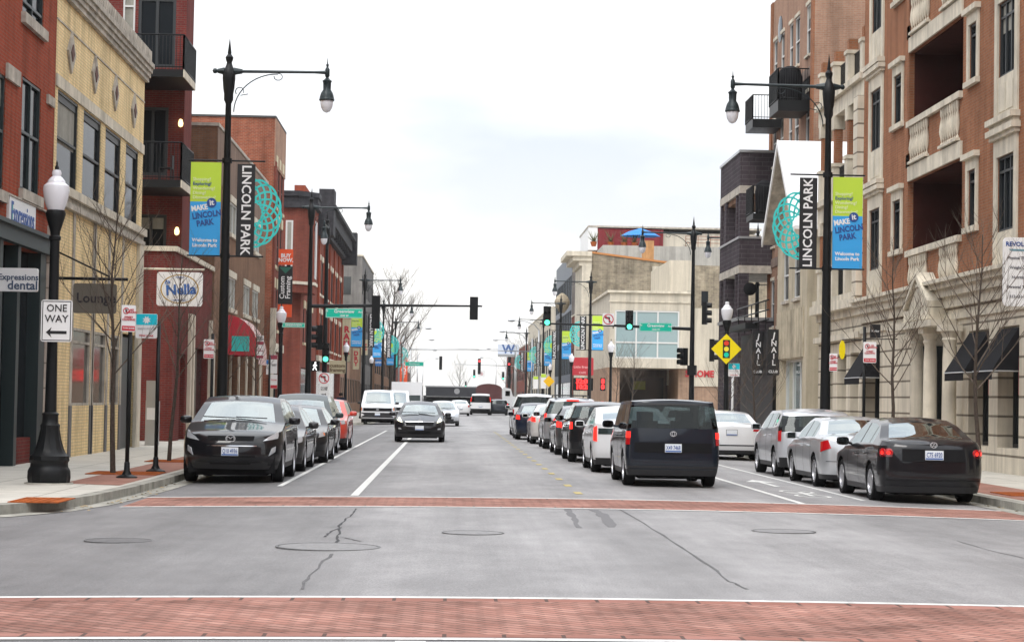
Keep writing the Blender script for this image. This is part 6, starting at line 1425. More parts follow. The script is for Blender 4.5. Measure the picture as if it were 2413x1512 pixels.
def acorn(label, X, Y, first=[None]):
    if first[0]: return dup(first[0], (X,Y,ZG), label=label)
    r = thing('acorn_lamp', label, 'street lamp', (X,Y,ZG), 0, 'white globed pavement lamps', local=True)
    mb = MB(); mb.lathe([(.40,-.02),(.40,.03),(.37,.03)], n=28); mb.build('plinth', K['conc'], r)
    mb = MB(); mb.lathe([(.345,.03),(.36,.10),(.355,.22),(.33,.27),(.315,.29),(.31,.36),(.335,.40),(.325,.47),(.27,.52),(.235,.60),(.19,.75),(.16,.92),(.165,.98),(.135,1.02),(.13,1.14),(.145,1.17),(.10,1.2)], n=28, flute=.05); mb.build('base', BK, r)
    mb = MB(); mb.lathe([(.10,1.18),(.088,2.2),(.08,4.05),(.10,4.07),(.10,4.12),(.08,4.14),(.085,4.2),(.15,4.42),(.17,4.50),(.15,4.56)], n=20, flute=.04); mb.build('pole', BK, r)
    mb = MB(); mb.lathe([(.13,4.55),(.17,4.65),(.205,4.78),(.22,4.90),(.21,4.97),(.15,5.02),(.145,5.05),(.095,5.11),(.07,5.13),(.08,5.18),(.065,5.23),(.0,5.25)], n=24); g_ = mb.build('globe', K['globe'], r)
    mb = MB(); mb.lathe([(.03,5.24),(.035,5.28),(.015,5.32),(.018,5.35),(0,5.40)], n=8); mb.build('finial', BK, g_)
    first[0] = r; return r
for lb,X,Y in (('ornate black lamp with white acorn globe, nearest on the left kerb corner',-6.62,34.6),('acorn lamp on the left in front of the Custom Framing banner',-7.02,86),('acorn lamp right of the round no left turn sign, left pavement',-7.05,141),('small acorn lamp left of the second white van on the left pavement',-7.0,186),
    ('acorn lamp carrying the yellow traffic light warning diamond',10.1,75),('acorn lamp at the left corner of the glazed beige store',9.95,127),('acorn lamp in front of the red store sign, left end',9.6,162),('farthest small acorn lamp on the right by the yellow diamond',10.2,208)): acorn(lb,X,Y)
# ---- signs
def sign(name, label, cat, cx, Y, cz, w, h, m, items=(), post=None, th=.012, group=None, border=None, diamond=False, rot=0):
    """flat sign facing the camera; items = (text|shape...) built as lettering parts"""
    r = thing(name, label, cat, (cx, Y, cz), rot, group, local=True)
    mb = MB()
    if diamond: mb.extrude([(0,0,-h/2),(w/2,0,0),(0,0,h/2),(-w/2,0,0)],(0,th,0))
    else:
        c = min(w,h)*.08; P = []
        for sx,sz,a0 in ((1,-1,-90),(1,1,0),(-1,1,90),(-1,-1,180)):
            for k in range(4): a = R(a0+30*k); P.append((sx*(w/2-c)+c*math.cos(a),0,sz*(h/2-c)+c*math.sin(a)))
        mb.extrude(P,(0,th,0))
    pn = mb.build('panel', m, r, recalc=True)
    if border:
        mb = MB(); t = .014; i = .018 if w > .3 else .01; y0, y1 = -.003, -.0005
        if not diamond:
            mb.box(-w/2+i,w/2-i,y0,y1,h/2-i-t,h/2-i); mb.box(-w/2+i,w/2-i,y0,y1,-h/2+i,-h/2+i+t); mb.box(-w/2+i,-w/2+i+t,y0,y1,-h/2+i+t,h/2-i-t); mb.box(w/2-i-t,w/2-i,y0,y1,-h/2+i+t,h/2-i-t)
        mb.build('border', border, pn)
    for it in items:
        if it[0] == 't': _,s,size,m_,x,z = it[:6]; kw = it[6] if len(it) > 6 else {}; til = kw.pop('tilt',0) if kw else 0; text(s,size,m_,pn,Mf(x,-.005,z,0,til),origin=(0,0,0),**{**dict(off=size*.02),**kw})
        elif it[0] == 'p': _,pts,m_,nm = it; mb = MB(); mb.extrude([(x,-.004-.0012*it[3].count('_'),z) for x,z in pts],(0,.0035,0)); mb.build(nm,m_,pn,recalc=True)
        elif it[0] == 'o': _,x,z,r0,r1,m_,nm = it; mb = MB(); mb.lathe([(r0,-.004),(r1,-.004),(r1,-.0004)],(x,0,z),28,axis='Y'); mb.build(nm,m_,pn,recalc=False)
    return r
def post(label, X, Y, h, group='black sign posts on the pavement'):
    r = thing('sign_post', label, 'sign post', (X,Y,ZG), 0, group)
    part(r,'pole',BK,lambda m: m.tube([(X,Y,ZG+.04),(X,Y,ZG+h)],.038,10)); part(r,'base',BK,lambda m: m.lathe([(.19,0),(.19,.03),(.09,.07),(.055,.14),(.05,.28),(.04,.30)],(X,Y,ZG),16))
    return r
sw, sb, sr = K['signwhite'], K['signblack'], K['signred']
p = atY(134.5,756,34.3); hw = 73/4860*34.3/2
def arrow(w, z=0, d=-1, t=.05): return [(d*w,z),(d*w*.45,z+.085),(d*w*.58,z+t*.5),(-d*w,z+t*.5),(-d*w,z-t*.5),(d*w*.58,z-t*.5),(d*w*.45,z-.085)]
sign('one_way_sign','white ONE WAY sign with a black left arrow on the nearest acorn lamp','sign',p.x,34.25,p.z,.51,.69,sw,[('t','ONE',.17,sb,0,.205,dict(sx=.95,spacing=1,off=.001)),('t','WAY',.17,sb,0,.03,dict(sx=.98,off=.001)),('p',arrow(.17,-.19),sb,'arrow')],border=sb)
post('black sign post nearest the kerb corner, with the narrow no parking plate',-5.78,37.5,3.0); post('black sign post carrying the teal and white snow route plate',-5.70,40.6,2.95); post('black sign post by the brick pavers under the da Nella sign',-5.72,50,3.0)
def noparking(label, X, Y, Z, rot=0, w=.3, h=.46):
    return sign('parking_sign',label,'sign',X,Y,Z,w,h,sw,[('o',-w*.18,h*.28,.045,.06,sr,'prohibition_ring'),('p',[(-w*.28,h*.36),(-w*.25,h*.38),(-w*.08,h*.2),(-w*.11,h*.18)],sr,'slash'),('t','P',.08,sb,-w*.18,h*.28),('t','NO\nPARKING',.05,sr,w*.2,h*.28),('t','STREET\nCLEANING',.05,sr,0,0),('p',[(-w*.46,-h*.46),(w*.46,-h*.46),(w*.46,-h*.28),(-w*.46,-h*.28)],sr,'red_band'),('t','TOW ZONE',.04,sw,0,-h*.37)],rot=rot)
p = atY(303,750,37.4); noparking('narrow red and white no parking sign turned slightly away on the nearest sign post',p.x,37.4,p.z,R(30),.27,.48)
p = atY(493,822,50); noparking('red and white parking sign on the post under the da Nella sign',p.x,49.9,p.z,R(20),.25,.46)
p = atY(2051,830,47); post('black sign post in front of the stone arcade on the right',9.52,47.1,3.35); noparking('red and white no parking sign on the post before the stone arcade',9.62,46.98,p.z,0,.30,.48)
p = atY(1961,853,53); noparking('small red and white parking sign strapped to the nearest right lamp post',p.x+.04,53.1,p.z,R(-35),.22,.46)
def snow(label, X, Y, Z, w=.42, h=.48):
    pts = [(.085*(1 if k%2 else .55)*math.cos(R(22.5*k)), h*.24+.085*(1 if k%2 else .55)*math.sin(R(22.5*k))) for k in range(16)]
    return sign('snow_route_sign',label,'sign',X,Y,Z,w,h,sw,[('p',[(-w*.48,0.02),(w*.48,0.02),(w*.48,h*.48),(-w*.48,h*.48)],mat('snow_blue',(.0,.55,.70),.4),'band'),('p',pts,sw,'snow_flake'),('t','SNOW ROUTE',.05,mat('faded_text',(.5,.5,.52),.6),0,-.05),('t','TOW ZONE',.05,sr,0,-h*.4)])
p = atY(346,768,40.5); snow('teal topped snow route sign with a white flake on the second sign post',p.x,40.45,p.z)
p = atY(1729,871,74.8); snow('teal topped snow sign below the yellow diamond',p.x,74.8,p.z)
p = atY(1711,822,74.6)
sign('warning_sign','yellow diamond sign picturing a traffic light on an acorn lamp','sign',p.x,74.6,p.z,1.1,1.1,K['yellow'],[('p',[(-.13,-.33),(.13,-.33),(.13,.33),(-.13,.33)],sb,'light_case'),('o',0,.21,0,.09,mat('dot_red',(.8,.05,.02),.4),'red_dot'),('o',0,0,0,.09,mat('dot_yellow',(.95,.80,.05),.4),'yellow_dot'),('o',0,-.21,0,.09,mat('dot_green',(.0,.65,.45),.4),'green_dot')],diamond=True)
for o in bpy.data.objects:
    if o.name.startswith(('red_dot','yellow_dot','green_dot')): o.location.y = -.004
# ---- signal masts
def mast(label, X, Y, side, z, L_, top=None):
    r = dup(bb[side][0], (X,Y,ZG), label=label, group='signal masts with long arms')
    for c in kids(r):
        if c.name.startswith('banner_arm'): bpy.data.objects.remove(c)
    mb = MB(); mb.tube([(side*.1,0,z),(side*L_*.5,0,z+.10),(side*L_,0,z+.14)],[.085,.06,.04],10)
    for k in range(5): x = side*L_*(.12+k*.1); mb.lathe([(.085,-.02),(.085,.02)],(x,0,z+.03),10,axis='X')
    mb.v = list(mb.v); a = mb.build('mast_arm', BK, r, origin=(0,0,0)); return r
zl = atY(730,721,91).z; mast('lamp mast with a long arm holding two signals seen from behind, left of the road',-6.2,91,1,zl-ZG,7.6)
zr = atY(1632,775,101).z; mast('lamp mast with an arm holding two green signals and street sign, right of the road',11.9,101,-1,zr-ZG,7.5)
def signal(label, X, Y, Z, lit=None, facing=-1, h=1.07, rot=0, group='traffic signal heads'):
    r = thing('traffic_signal', label, 'traffic signal', (X,Y,Z), rot, group, local=True)
    mb = MB(); mb.box(-.18,.18,-.12,.12,-h/2,h/2); mb.box(-.03,.03,.121*-facing if facing > 0 else .121,.16 if facing < 0 else -.121,-h/2-.05,h/2+.05) if 0 else None
    mb.build('housing', BK, r)
    f = facing
    for k in range(3):
        z = h/2-h*(k+.5)/3; mb = MB(); n = 14
        P = [( .15*math.cos(a), .15*math.sin(a)) for a in [R(-40+260*j/n) for j in range(n+1)]]
        for (a,b),(c,d) in zip(P,P[1:]): mb.quad((a,f*.12,z+b),(c,f*.12,z+d),(c*.95,f*.34,z+d*.98),(a*.95,f*.34,z+b*.98)); mb.quad((a*.95,f*.34,z+b*.95),(c*.95,f*.34,z+d*.95),(c*.97,f*.12,z+d*.97),(a*.97,f*.12,z+b*.97))
        mb.build('visor', BK, r)
        mb = MB(); mb.lathe([(0,f*.135),(.125,f*.13),(.13,f*.121)],(0,0,z),18,axis='Y')
        m_ = mat('dead_lens',(.02,.02,.02),.3)
        if lit == k: m_ = (mat('lit_red',(.9,.05,.05),.3,emit=(1,.05,.06),estr=1.6), m_, K['greenlit'])[k]
        mb.build('lens', m_, r)
    return r
def at(x,y,Y): q = atY(x,y,Y); return q.x, Y, q.z
signal('signal head seen from behind at the middle of the left mast arm',*at(886,736,91.0)[:1],90.7,at(886,736,91)[2],None,1,1.45)
signal('signal head seen from behind at the tip of the left mast arm',at(1116,727,91)[0],90.7,at(1116,727,91)[2],None,1,1.0)
signal('green lit signal at the tip of the right mast arm',at(1288,747,101)[0],100.7,at(1288,745,101)[2],2,-1,.95)
signal('green lit signal in the middle of the right mast arm, before the glazed store',at(1481,754,101)[0],100.7,at(1481,755,101)[2],2,-1,.95)
signal('dark signal head beside the right mast, facing the side street, upper one',at(1660,738,101)[0],101,at(1660,738,101)[2],None,-1,1.1,R(75))
signal('dark signal head hanging beyond the yellow diamond',at(1677,825,101)[0],101,at(1677,825,101)[2],None,-1,1.1,R(80))
signal('dark signal head on the left side of the right mast',at(1612,840,101)[0],101.1,at(1612,840,101)[2],None,-1,.85,R(-70))
signal('green lit signal on the far left corner pole',at(766,833,101)[0],101.5,at(766,830,101)[2],2,-1,.95)
signal('dark stacked signal beside the left mast, facing the side street',at(752,790,93)[0],93,at(750,795,93)[2],None,-1,1.1,R(-75))
def walk(label, x, y, Y, lit=True, rot=0):
    X_,_,Z = at(x,y,Y); r = thing('pedestrian_signal',label,'pedestrian signal',(X_,Y,Z),rot,None,local=True)
    mb = MB(); mb.box(-.22,.22,-.1,.1,-.24,.24); h_ = mb.build('housing',BK,r)
    if lit:
        mb = MB(); wl = mat('walk_lit',(.9,.9,.9),.4,emit=(1,1,1),estr=1.2); y0 = -.104
        mb.lathe([(0,y0),(.04,y0)],(0.02,0,.16),10,axis='Y'); 
        for P in ([(-.03,.1),(.05,.1),(.04,-.03),(-.03,-.03)],[(-.03,-.03),(.01,-.03),(-.07,-.2),(-.11,-.18)],[(0,-.03),(.04,-.03),(.10,-.2),(.06,-.2)],[(-.03,.09),(-.10,0),(-.07,-.01),(0,.05)],[(.04,.09),(.11,.02),(.09,0),(.02,.05)]): mb.add([(a,y0,b) for a,b in P],[(0,1,2,3)])
        mb.build('walking_figure',wl,h_)
walk('pedestrian signal with a white walking figure on the left corner',742,862,96); walk('dark pedestrian signal on the right mast',1630,872,100.9,False,R(-20))
# far left corner pole with arm toward camera
tall = tall_lamp('lamp pole on the far left corner whose lantern hangs toward the camera',-6.15,102,1,banners=False,rot=-math.pi/2,group='corner lamp poles')
dup(bb[-1][0],(15.45,103.5,ZG),label='lamp pole half hidden behind the charcoal brick tower',group='corner lamp poles')
STG = K['signgreen']
def street(label,x,y,Y,w,h,items,rot=0,tilt=0):
    X_,_,Z = at(x,y,Y); return sign('street_name_sign',label,'street sign',X_,Y-.14,Z,w,h,mat('reflective_green',(.0,.52,.36),.3),items,border=sw,rot=rot)
it = [('t','Greenview',.21,sw,0,.075,dict(sx=.95)),('t','N',.13,sw,-.76,.09),('t','Ave',.13,sw,.72,.06),('t','1500 W',.12,sw,0,-.11)]
street('green Greenview street sign under the left mast arm',811,738,91,1.62,.42,it); it = [('t','Greenview',.2,sw,0,.075,dict(sx=.95)),('t','N',.13,sw,-.72,.09),('t','Ave',.13,sw,.70,.06),('t','1500 W',.12,sw,0,-.11)]
street('green Greenview street sign under the right mast arm',1544,771,101,1.60,.44,it)
street('small GREENVIEW blade on the second left acorn lamp',692,766,86,.95,.2,[('t','GREENVIEW',.13,sw,0,0,dict(sx=1.0))])
def noleft(label,x,y,Y,w=.6):
    X_,_,Z = at(x,y,Y); return sign('no_left_turn_sign',label,'sign',X_,Y,Z,w,w,sw,[('p',[(-.2,.08),(-.08,.17),(-.08,.115),(.08,.115),(.08,-.17),(.02,-.17),(.02,.05),(-.08,.05),(-.08,0)],sb,'turn_arrow'),('o',0,0,.215,.26,sr,'prohibition_ring'),('p',[(-.19,.15),(-.155,.185),(.19,-.15),(.155,-.185)],sr,'red__slash')])
noleft('no left turn sign hanging on the right mast arm',1433,752,100.85,.58); noleft('square no left turn sign on the far left corner pole',763,891,101.3,.56)
X_,_,Z = at(763,919,101.3); sign('plate_sign','white text plate below the left no left turn sign','sign',X_,101.3,Z,.45,.6,sw,[('t','7-9 AM\n4-6 PM',.11,sb,0,.08),('p',arrow(.12,-.2,1,.04),sb,'arrow')])
# ---- shop signs
def psign(name,label,x0,x1,y0,y1,Y,m,items,**k):
    a, b = atY(x0,(y0+y1)/2,Y), atY(x1,(y0+y1)/2,Y); t, bt = atY((x0+x1)/2,y0,Y), atY((x0+x1)/2,y1,Y)
    w, h = b.x-a.x, t.z-bt.z; return sign(name,label,'sign',(a.x+b.x)/2,Y,(t.z+bt.z)/2,w,h,m,items(w,h) if callable(items) else items,th=k.pop('th',.06),**k)
psign('shop_sign','white projecting dental sign with dark lettering at the left picture edge',-44,88,631,686,39.6,sw,lambda w,h: [('t','Expressions',.16,mat('slate_text',(.06,.09,.15),.6),.17,h*.10),('t','dental',.235,mat('slate_text',(.06,.09,.15),.6),w*.24,-h*.25)],th=.12)
o = OP(XL,15,77,460,538); r = thing('shop_sign','white wall sign with blue and green script above the green shopfront beam','sign',(XL,o[0],o[2]))
part(r,'panel',sw,lambda m: pbox(m,'X',XL,1,o[0],o[1],o[2],o[3],.002,.06)); text('Expressions',.62,mat('script_blue',(.03,.10,.35),.5),r,Matrix.Translation((XL+.065,(o[0]+o[1])/2,(o[2]+o[3])/2)) @ Matrix.Rotation(math.pi/2,4,'Z') @ RX,sx=.78,off=.006)
part(r,'green_stroke',STG,lambda m: pbox(m,'X',XL,1,o[0]+.25,o[0]+.31,o[2]+.2,o[3]-.12,.061,.067))
psign('shop_sign','taupe hanging lounge sign under an iron bracket on the yellow brick building',172,274,668,738,46.2,mat('taupe_sign',(.16,.145,.12),.8),lambda w,h:[('t','Lounge',.30,mat('dim_text',(.05,.045,.05),.8),.03,0)])
def nella(w,h):
    blue = mat('script_mid_blue',(.03,.13,.42),.5); gold = mat('gold_line',(.42,.27,.06),.5); n = 40; its = []
    E = lambda s,k: (w*.42*s*math.cos(2*math.pi*k/n), h*.43*s*math.sin(2*math.pi*k/n))
    its.append(('p',[E(1,k) for k in range(n)],gold,'gold_ring')); its.append(('p',[E(.93,k) for k in range(n)],sw,'white__oval')); its.append(('p',[E(.86,k) for k in range(n)],mat('pale_blue_line',(.55,.60,.70),.5),'thin___ring')); its.append(('p',[E(.84,k) for k in range(n)],sw,'inner____oval'))
    its += [('t','Nella',.44,blue,.04,-.03,dict(tilt=R(4),off=.014)),('t','da',.19,blue,-w*.27,h*.2,dict(tilt=R(12))),('t','PIZZERIA',.06,blue,0,h*.34),('t','NAPOLETANA',.06,blue,0,-h*.33)]
    return its
rN = psign('shop_sign','white da Nella restaurant sign with a gold oval ring',369,477,641,721,64,sw,nella)
for o in bpy.data.objects:
    if o.type == 'MESH' and o.parent and o.parent.parent == rN and o.name.startswith('lettering'): o.location.y = -.008
ap = atY(335,633,64); bp = atY(482,636,64); r = thing('sign_bracket','long pale rod holding the da Nella sign','bracket',(ap.x,64,ap.z)); part(r,'rod',K['stone'],lambda m: m.tube([ap,bp],.035,6)); part(r,'hook',BK,lambda m: (m.tube([ap+(bp-ap)*.25,ap+(bp-ap)*.25+Vector((0,0,-.12))],.012,4), m.tube([ap+(bp-ap)*.93,ap+(bp-ap)*.93+Vector((0,0,-.12))],.012,4)))
# custom framing banner
r = thing('shop_banner','tall orange and black Custom Framing banner on the tall worn brick building','banner',at(673,668,99)); YY = 99
def seg(x0,x1,y0,y1): a, b = atY(x0,y0,YY), atY(x1,y1,YY); return a.x,b.x,b.z,a.z
a_ = seg(657,690,587,624); part(r,'orange_top',K['orange'],lambda m: m.box(a_[0],a_[1],YY-.03,YY+.03,a_[2],a_[3])); text('BUY\nNOW.',.25,sw,r,Mf((a_[0]+a_[1])/2,YY-.036,(a_[2]+a_[3])/2-.05),off=.01)
b_ = seg(656,688,627,716); part(r,'black_panel',sb,lambda m: m.box(b_[0],b_[1],YY-.03,YY+.03,b_[2],b_[3]))
text('Custom\nFraming',.33,sw,r,Mf((b_[0]+b_[1])/2,YY-.036,(b_[2]+b_[3])/2-.12,0,math.pi/2),off=.006,sx=1.02)
part(r,'green_triangle',mat('deep_green',(.02,.13,.09),.6),lambda m: m.extrude([(b_[0]+.05,YY-.036,b_[3]-.05),((b_[0]+b_[1])/2,YY-.036,b_[3]-.35),(b_[1]-.05,YY-.036,b_[3]-.05)],(0,.005,0)),recalc=True)
c_ = seg(655,687,717,747); part(r,'orange_bottom',K['orange'],lambda m: m.box(c_[0],c_[1],YY-.03,YY+.03,c_[2],c_[3]))
psign('shop_sign','beige custom framing sign near the green signal on the left',776,814,849,880,121.5,mat('sand_sign',(.34,.30,.20),.7),lambda w,h:[('t','custom\nframing',.30,mat('brown_text',(.07,.04,.02),.7),0,-.05)])
psign('shop_sign','cream vertical theatre sign with large red letters on the left',806,826,752,852,150,K['cream'],lambda w,h:[('t','R\nA\nM\nA',.62,sr,0,0,dict(off=.03))])
psign('shop_sign','cream sign with one red letter E right of the blue banner',851,866,800,836,152,K['cream'],lambda w,h:[('t','E',.6,sr,0,0,dict(off=.03))])
psign('shop_sign','narrow cream DRY sign with red letters stacked vertically',831,846,820,870,150,K['cream'],lambda w,h:[('t','D\nR\nY',.44,sr,0,0,dict(off=.02))])
psign('shop_sign','black vertical J NAIL CLUB banner against the cream boarded house',1807,1836,776,884,81.6,sb,lambda w,h:[('t','J',.36,sw,.02,h*.36,dict(tilt=R(-10))),('t','N\nA\nI\nL',.30,sw,.02,-h*.02),('t','CLUB',.15,sw,0,-h*.42)],group=None)
psign('shop_sign','second black vertical J NAIL CLUB banner farther left by the charcoal tower',1772,1798,779,884,86,sb,lambda w,h:[('t','J',.36,sw,.02,h*.36,dict(tilt=R(-10))),('t','N\nA\nI\nL',.30,sw,.02,-h*.02),('t','CLUB',.15,sw,0,-h*.42)],group=None)
psign('shop_banner','white projecting health studio banner at the right picture edge',2363,2492,560,722,43.7,sw,lambda w,h:[('t','REVOLUTION',.13,K['navy'],-.14,h*.40,dict(off=.004)),('p',[(-.48,h*.33),(.2,h*.33),(.14,h*.30),(-.42,h*.30)],mat('teal_grey',(.15,.30,.36),.6),'swoosh')]+[('t',t,.085,mat('grey_text',(.12,.12,.14),.6),-w/2+.09,h*(.20-.14*i),dict(align='LEFT')) for i,t in enumerate(('Physical Therapy','  Weight Loss','    Nutrition','Personal Training','  312-651-8500'))])
psign('shop_sign','red store sign with small white lettering behind the second right lamp post',1346,1398,842,884,164,mat('store_red',(.42,.02,.03),.5),lambda w,h:[('t','Little Branch',.27,mat('pink_text',(.7,.35,.35),.5),0,-.05),('t','CAFE',.24,mat('pink_text',(.7,.35,.35),.5),0,-.5)])
LED = mat('led_red',(.8,.02,.02),.4,emit=(1,.03,.03),estr=1.5)
for lb,x0,x1,tx in (('red glowing digits on a dark board under the red store sign',1350,1397,'32:08\n10:28'),('narrow strip of red glowing digits beside the corner acorn lamp',1414,1426,'8\n0')):
    psign('led_display',lb,x0,x1,890,920,163.6,K['dark'],lambda w,h: [('t',tx,.52,LED,0,0,dict(off=.03))])
r = thing('store_lettering','red S HOME letters on the beige wall behind the right mast','lettering',at(1650,880,165.5)); text('S HOME',.72,mat('letter_red',(.5,.02,.03),.5),r,Matrix.Translation((0,165.55,0)) @ Matrix.Translation((at(1648,880,165.5)[0],0,at(1648,881,165.5)[2])) @ RX,off=.03,sx=.9)
r = thing('window_graphic','navy badge with red and blue lettering inside the big glazed window','decal',at(1523,800,165)); cx_, _, cz_ = at(1524,788,165)
part(r,'badge',K['navy'],lambda m: m.extrude([(cx_+x*.52,165.14,cz_+z*.52) for x,z in ((-.9,1.1),(.9,1.1),(.85,-.6),(.6,-1.1),(-.6,-1.1),(-.85,-.6))],(0,.02,0)),recalc=True)
text('Walgreens',.40,mat('signage_coral',(.75,.12,.10),.5),r,Mf(cx_,165.13,at(1524,820,165)[2]),off=.02); text('Health Center',.21,mat('signage_teal',(.10,.35,.45),.5),r,Mf(cx_,165.13,at(1524,833,165)[2]))
r = thing('billboard','white billboard with a large blue W on a tall pole','billboard',at(1197,823,330)); a, b = at(1173,811,330), at(1222,835,330)
part(r,'panel',mat('billboard_white',(.60,.66,.76),.6),lambda m: m.box(a[0],b[0],330,330.5,b[2],a[2])); part(r,'catwalk',K['tin'],lambda m: m.box(a[0],b[0],329.3,330.5,b[2]-.4,b[2])); part(r,'pole',K['black'],lambda m: m.tube([(a[0]+1.9,330.3,0),(a[0]+1.9,330.3,b[2])],.25,8))
text('W',1.9,mat('billboard_blue',(.05,.12,.32),.6),r,Mf((a[0]+b[0])/2,329.96,(a[2]+b[2])/2),off=.06)
X_,_,Z = at(1984,824,60); r = thing('oval_sign','yellow oval hanging sign in front of the stone fronted balconies','sign',(X_,60,Z)); part(r,'panel',K['yellow'],lambda m: m.extrude([(X_+.09*math.cos(R(a)),60,Z+.28*math.sin(R(a))) for a in range(0,360,20)],(0,.04,0)),recalc=True); part(r,'bracket',BK,lambda m: m.tube([(X_,60.02,Z+.3),(13.2,60.02,Z+.35)],.015,5))
psign('shop_sign','small black blade sign above the left black awning',2050,2074,764,796,57,sb,lambda w,h:[('t','Parlor',.085,sw,0,0)])
X_,_,Z = at(1293,898,172); post('sign post with the small yellow diamond on the right',X_,172.1,2.4); sign('warning_sign','small orange yellow diamond sign far on the right pavement','sign',X_,172,Z,.95,.95,mat('amber_sign',(.85,.48,.0),.4),(),diamond=True)
for i,(x,y0,y1) in enumerate(((614,778,845),(628,845,872))):
    pass
X_ = at(612,820,75)[0]; post('bus stop post before the brown brick building',X_+.35,75.2,3.0)
psign('bus_stop_sign','white and dark red bus stop flag before the brown brick building',604,621,790,845,75,sw,lambda w,h:[('p',[(-w*.48,h*.1),(w*.48,h*.1),(w*.48,h*.24),(-w*.48,h*.24)],mat('transit_red',(.33,.03,.07),.5),'upper_band'),('p',[(-w*.48,-h*.48),(w*.48,-h*.48),(w*.48,-h*.36),(-w*.48,-h*.36)],mat('transit_red',(.33,.03,.07),.5),'lower_band'),('t','BUS\nSTOP',.1,sb,0,h*.37),('t','No\nParking',.075,mat('transit_red',(.33,.03,.07),.5),0,-h*.12)],th=.012)
psign('bus_stop_sign','blue headed bus route plate next to the bus stop flag',627,636,847,882,75.3,sw,lambda w,h:[('p',[(-w*.48,h*.2),(w*.48,h*.2),(w*.48,h*.48),(-w*.48,h*.48)],K['signblue'],'blue_band'),('t','74',.07,sb,0,-h*.1)],th=.012)
psign('parking_sign','dark red and grey plate left of the Custom Framing acorn lamp',637,653,835,880,80,sw,lambda w,h:[('p',[(-w*.48,h*.25),(w*.48,h*.25),(w*.48,h*.48),(-w*.48,h*.48)],mat('transit_red',(.33,.03,.07),.5),'band'),('t','LOADING\nZONE',.05,sb,0,-h*.05)],th=.012)
psign('parking_sign','lower red and white plate left of the Custom Framing acorn lamp',637,653,882,915,80,sw,lambda w,h:[('p',[(-w*.48,-h*.48),(w*.48,-h*.48),(w*.48,-h*.25),(-w*.48,-h*.25)],sr,'band'),('t','TOW',.09,sr,0,h*.1)],th=.012); post('post holding the two plates left of the Custom Framing acorn lamp',at(646,900,80)[0],80.1,3.0)
X_,_,Z = at(952,872,290); r = thing('vertical_sign','tall red vertical sign far down the left side','sign',(X_,290,Z)); part(r,'panel',K['orange'],lambda m: m.box(X_-.6,X_+.45,290,290.4,Z-1.9,Z+1.8)); text('H\nO\nT',.9,sw,r,Mf(X_-.05,289.98,Z),off=.03)
psign('shop_sign','teal panel sign with a curved red frame far down the left side',929,944,806,866,252,K['teal'],lambda w,h:[('p',[(w*.2,h*.5),(w*.5,h*.5),(w*.75,h*.25),(w*.8,-h*.5),(w*.5,-h*.5),(w*.5,h*.15)],mat('rust_red',(.42,.12,.08),.6),'curved_frame')],th=.3)
psign('shop_sign','small dark blue shop sign beyond the left lamp posts',884,899,846,862,215,K['signblue'],lambda w,h:[('t','OPEN',.3,sw,0,0)])
psign('shop_banner','tall white and green banner on the far right pavement',1256,1268,886,915,200,sw,lambda w,h:[('p',[(-w*.48,h*.25),(w*.48,h*.25),(w*.48,h*.48),(-w*.48,h*.48)],K['lime'],'green_top')])
psign('shop_banner','second white and green banner nearer the small diamond sign',1274,1286,880,915,190,sw,lambda w,h:[('p',[(-w*.48,h*.25),(w*.48,h*.25),(w*.48,h*.48),(-w*.48,h*.48)],K['lime'],'green_top')])
# ---- bare trees
TW = mat('twig',(.13,.105,.085),.9,var=.2,vscale=10)
def tree(label, X, Y, h, r0=.05, spread=1.0, seed=1, first=2.0, n1=20, kind='young bare street trees', sub=4, lean=0, depth=2):
    rng = random.Random(seed); o = thing('bare_tree', label, 'tree', (X,Y,ZG), 0, kind)
    mb = MB(); pts = [(X,Y,ZG)]; H = h; k = 7; dx = dy = 0
    for i in range(1,k+1): dx += rng.uniform(-.05,.05)*h/5+lean/k; dy += rng.uniform(-.04,.04)*h/5; pts.append((X+dx,Y+dy,ZG+H*.93*i/k))
    rad = [r0*(1-.85*i/k) for i in range(k+1)]; mb.tube(pts,rad,7); mb.build('trunk',K['bark'],o)
    cr = MB()
    def along(t): 
        f = t*k; i = min(int(f),k-1); f -= i; return Vector(pts[i])*(1-f)+Vector(pts[i+1])*f
    def branch(p, d, L_, r, lv):
        P = [p]; q = p; dd = d.normalized(); m = 4
        for i in range(m):
            dd = (dd+Vector((rng.uniform(-.14,.14),rng.uniform(-.14,.14),.10+rng.uniform(-.05,.1)))).normalized(); q = q+dd*L_/m; P.append(q)
        cr.tube(P,[r,r*.8,r*.6,r*.4,r*.2],4 if lv else 5,cap=False)
        if lv < depth:
            for j in range(sub if lv == 0 else sub-1):
                t = .25+.7*(j+rng.random()*.6)/sub; i = min(int(t*m),m-1); bp_ = P[i]+(P[i+1]-P[i])*(t*m-i)
                az = rng.uniform(0,6.28); nd = (dd+Vector((math.cos(az),math.sin(az),rng.uniform(-.1,.4)))*.75).normalized()
                branch(bp_,nd,L_*rng.uniform(.4,.6),r*.5,lv+1)
    for j in range(n1):
        t = first/h+(1-first/h)*(j/n1)*.95; az = j*2.4+rng.uniform(-.4,.4); L_ = h*.36*spread*(1-.55*(j/n1))*rng.uniform(.75,1.15)
        branch(along(t),Vector((math.cos(az)*spread,math.sin(az)*spread,1.15)),L_,r0*.30*(1-.5*j/n1),0)
    cr.build('crown',TW,o); return o
tree('slender bare tree in front of the yellow brick building, nearest on the left',-6.35,39.5,5.6,.055,1.0,3); grate(-6.1,39.5,'rusty tree grate round the nearest left tree')
tree('slender bare tree under the da Nella sign',-6.3,47,5.0,.05,.9,7,lean=.35); grate(-6.1,47.0,'rusty tree grate round the tree under the da Nella sign')
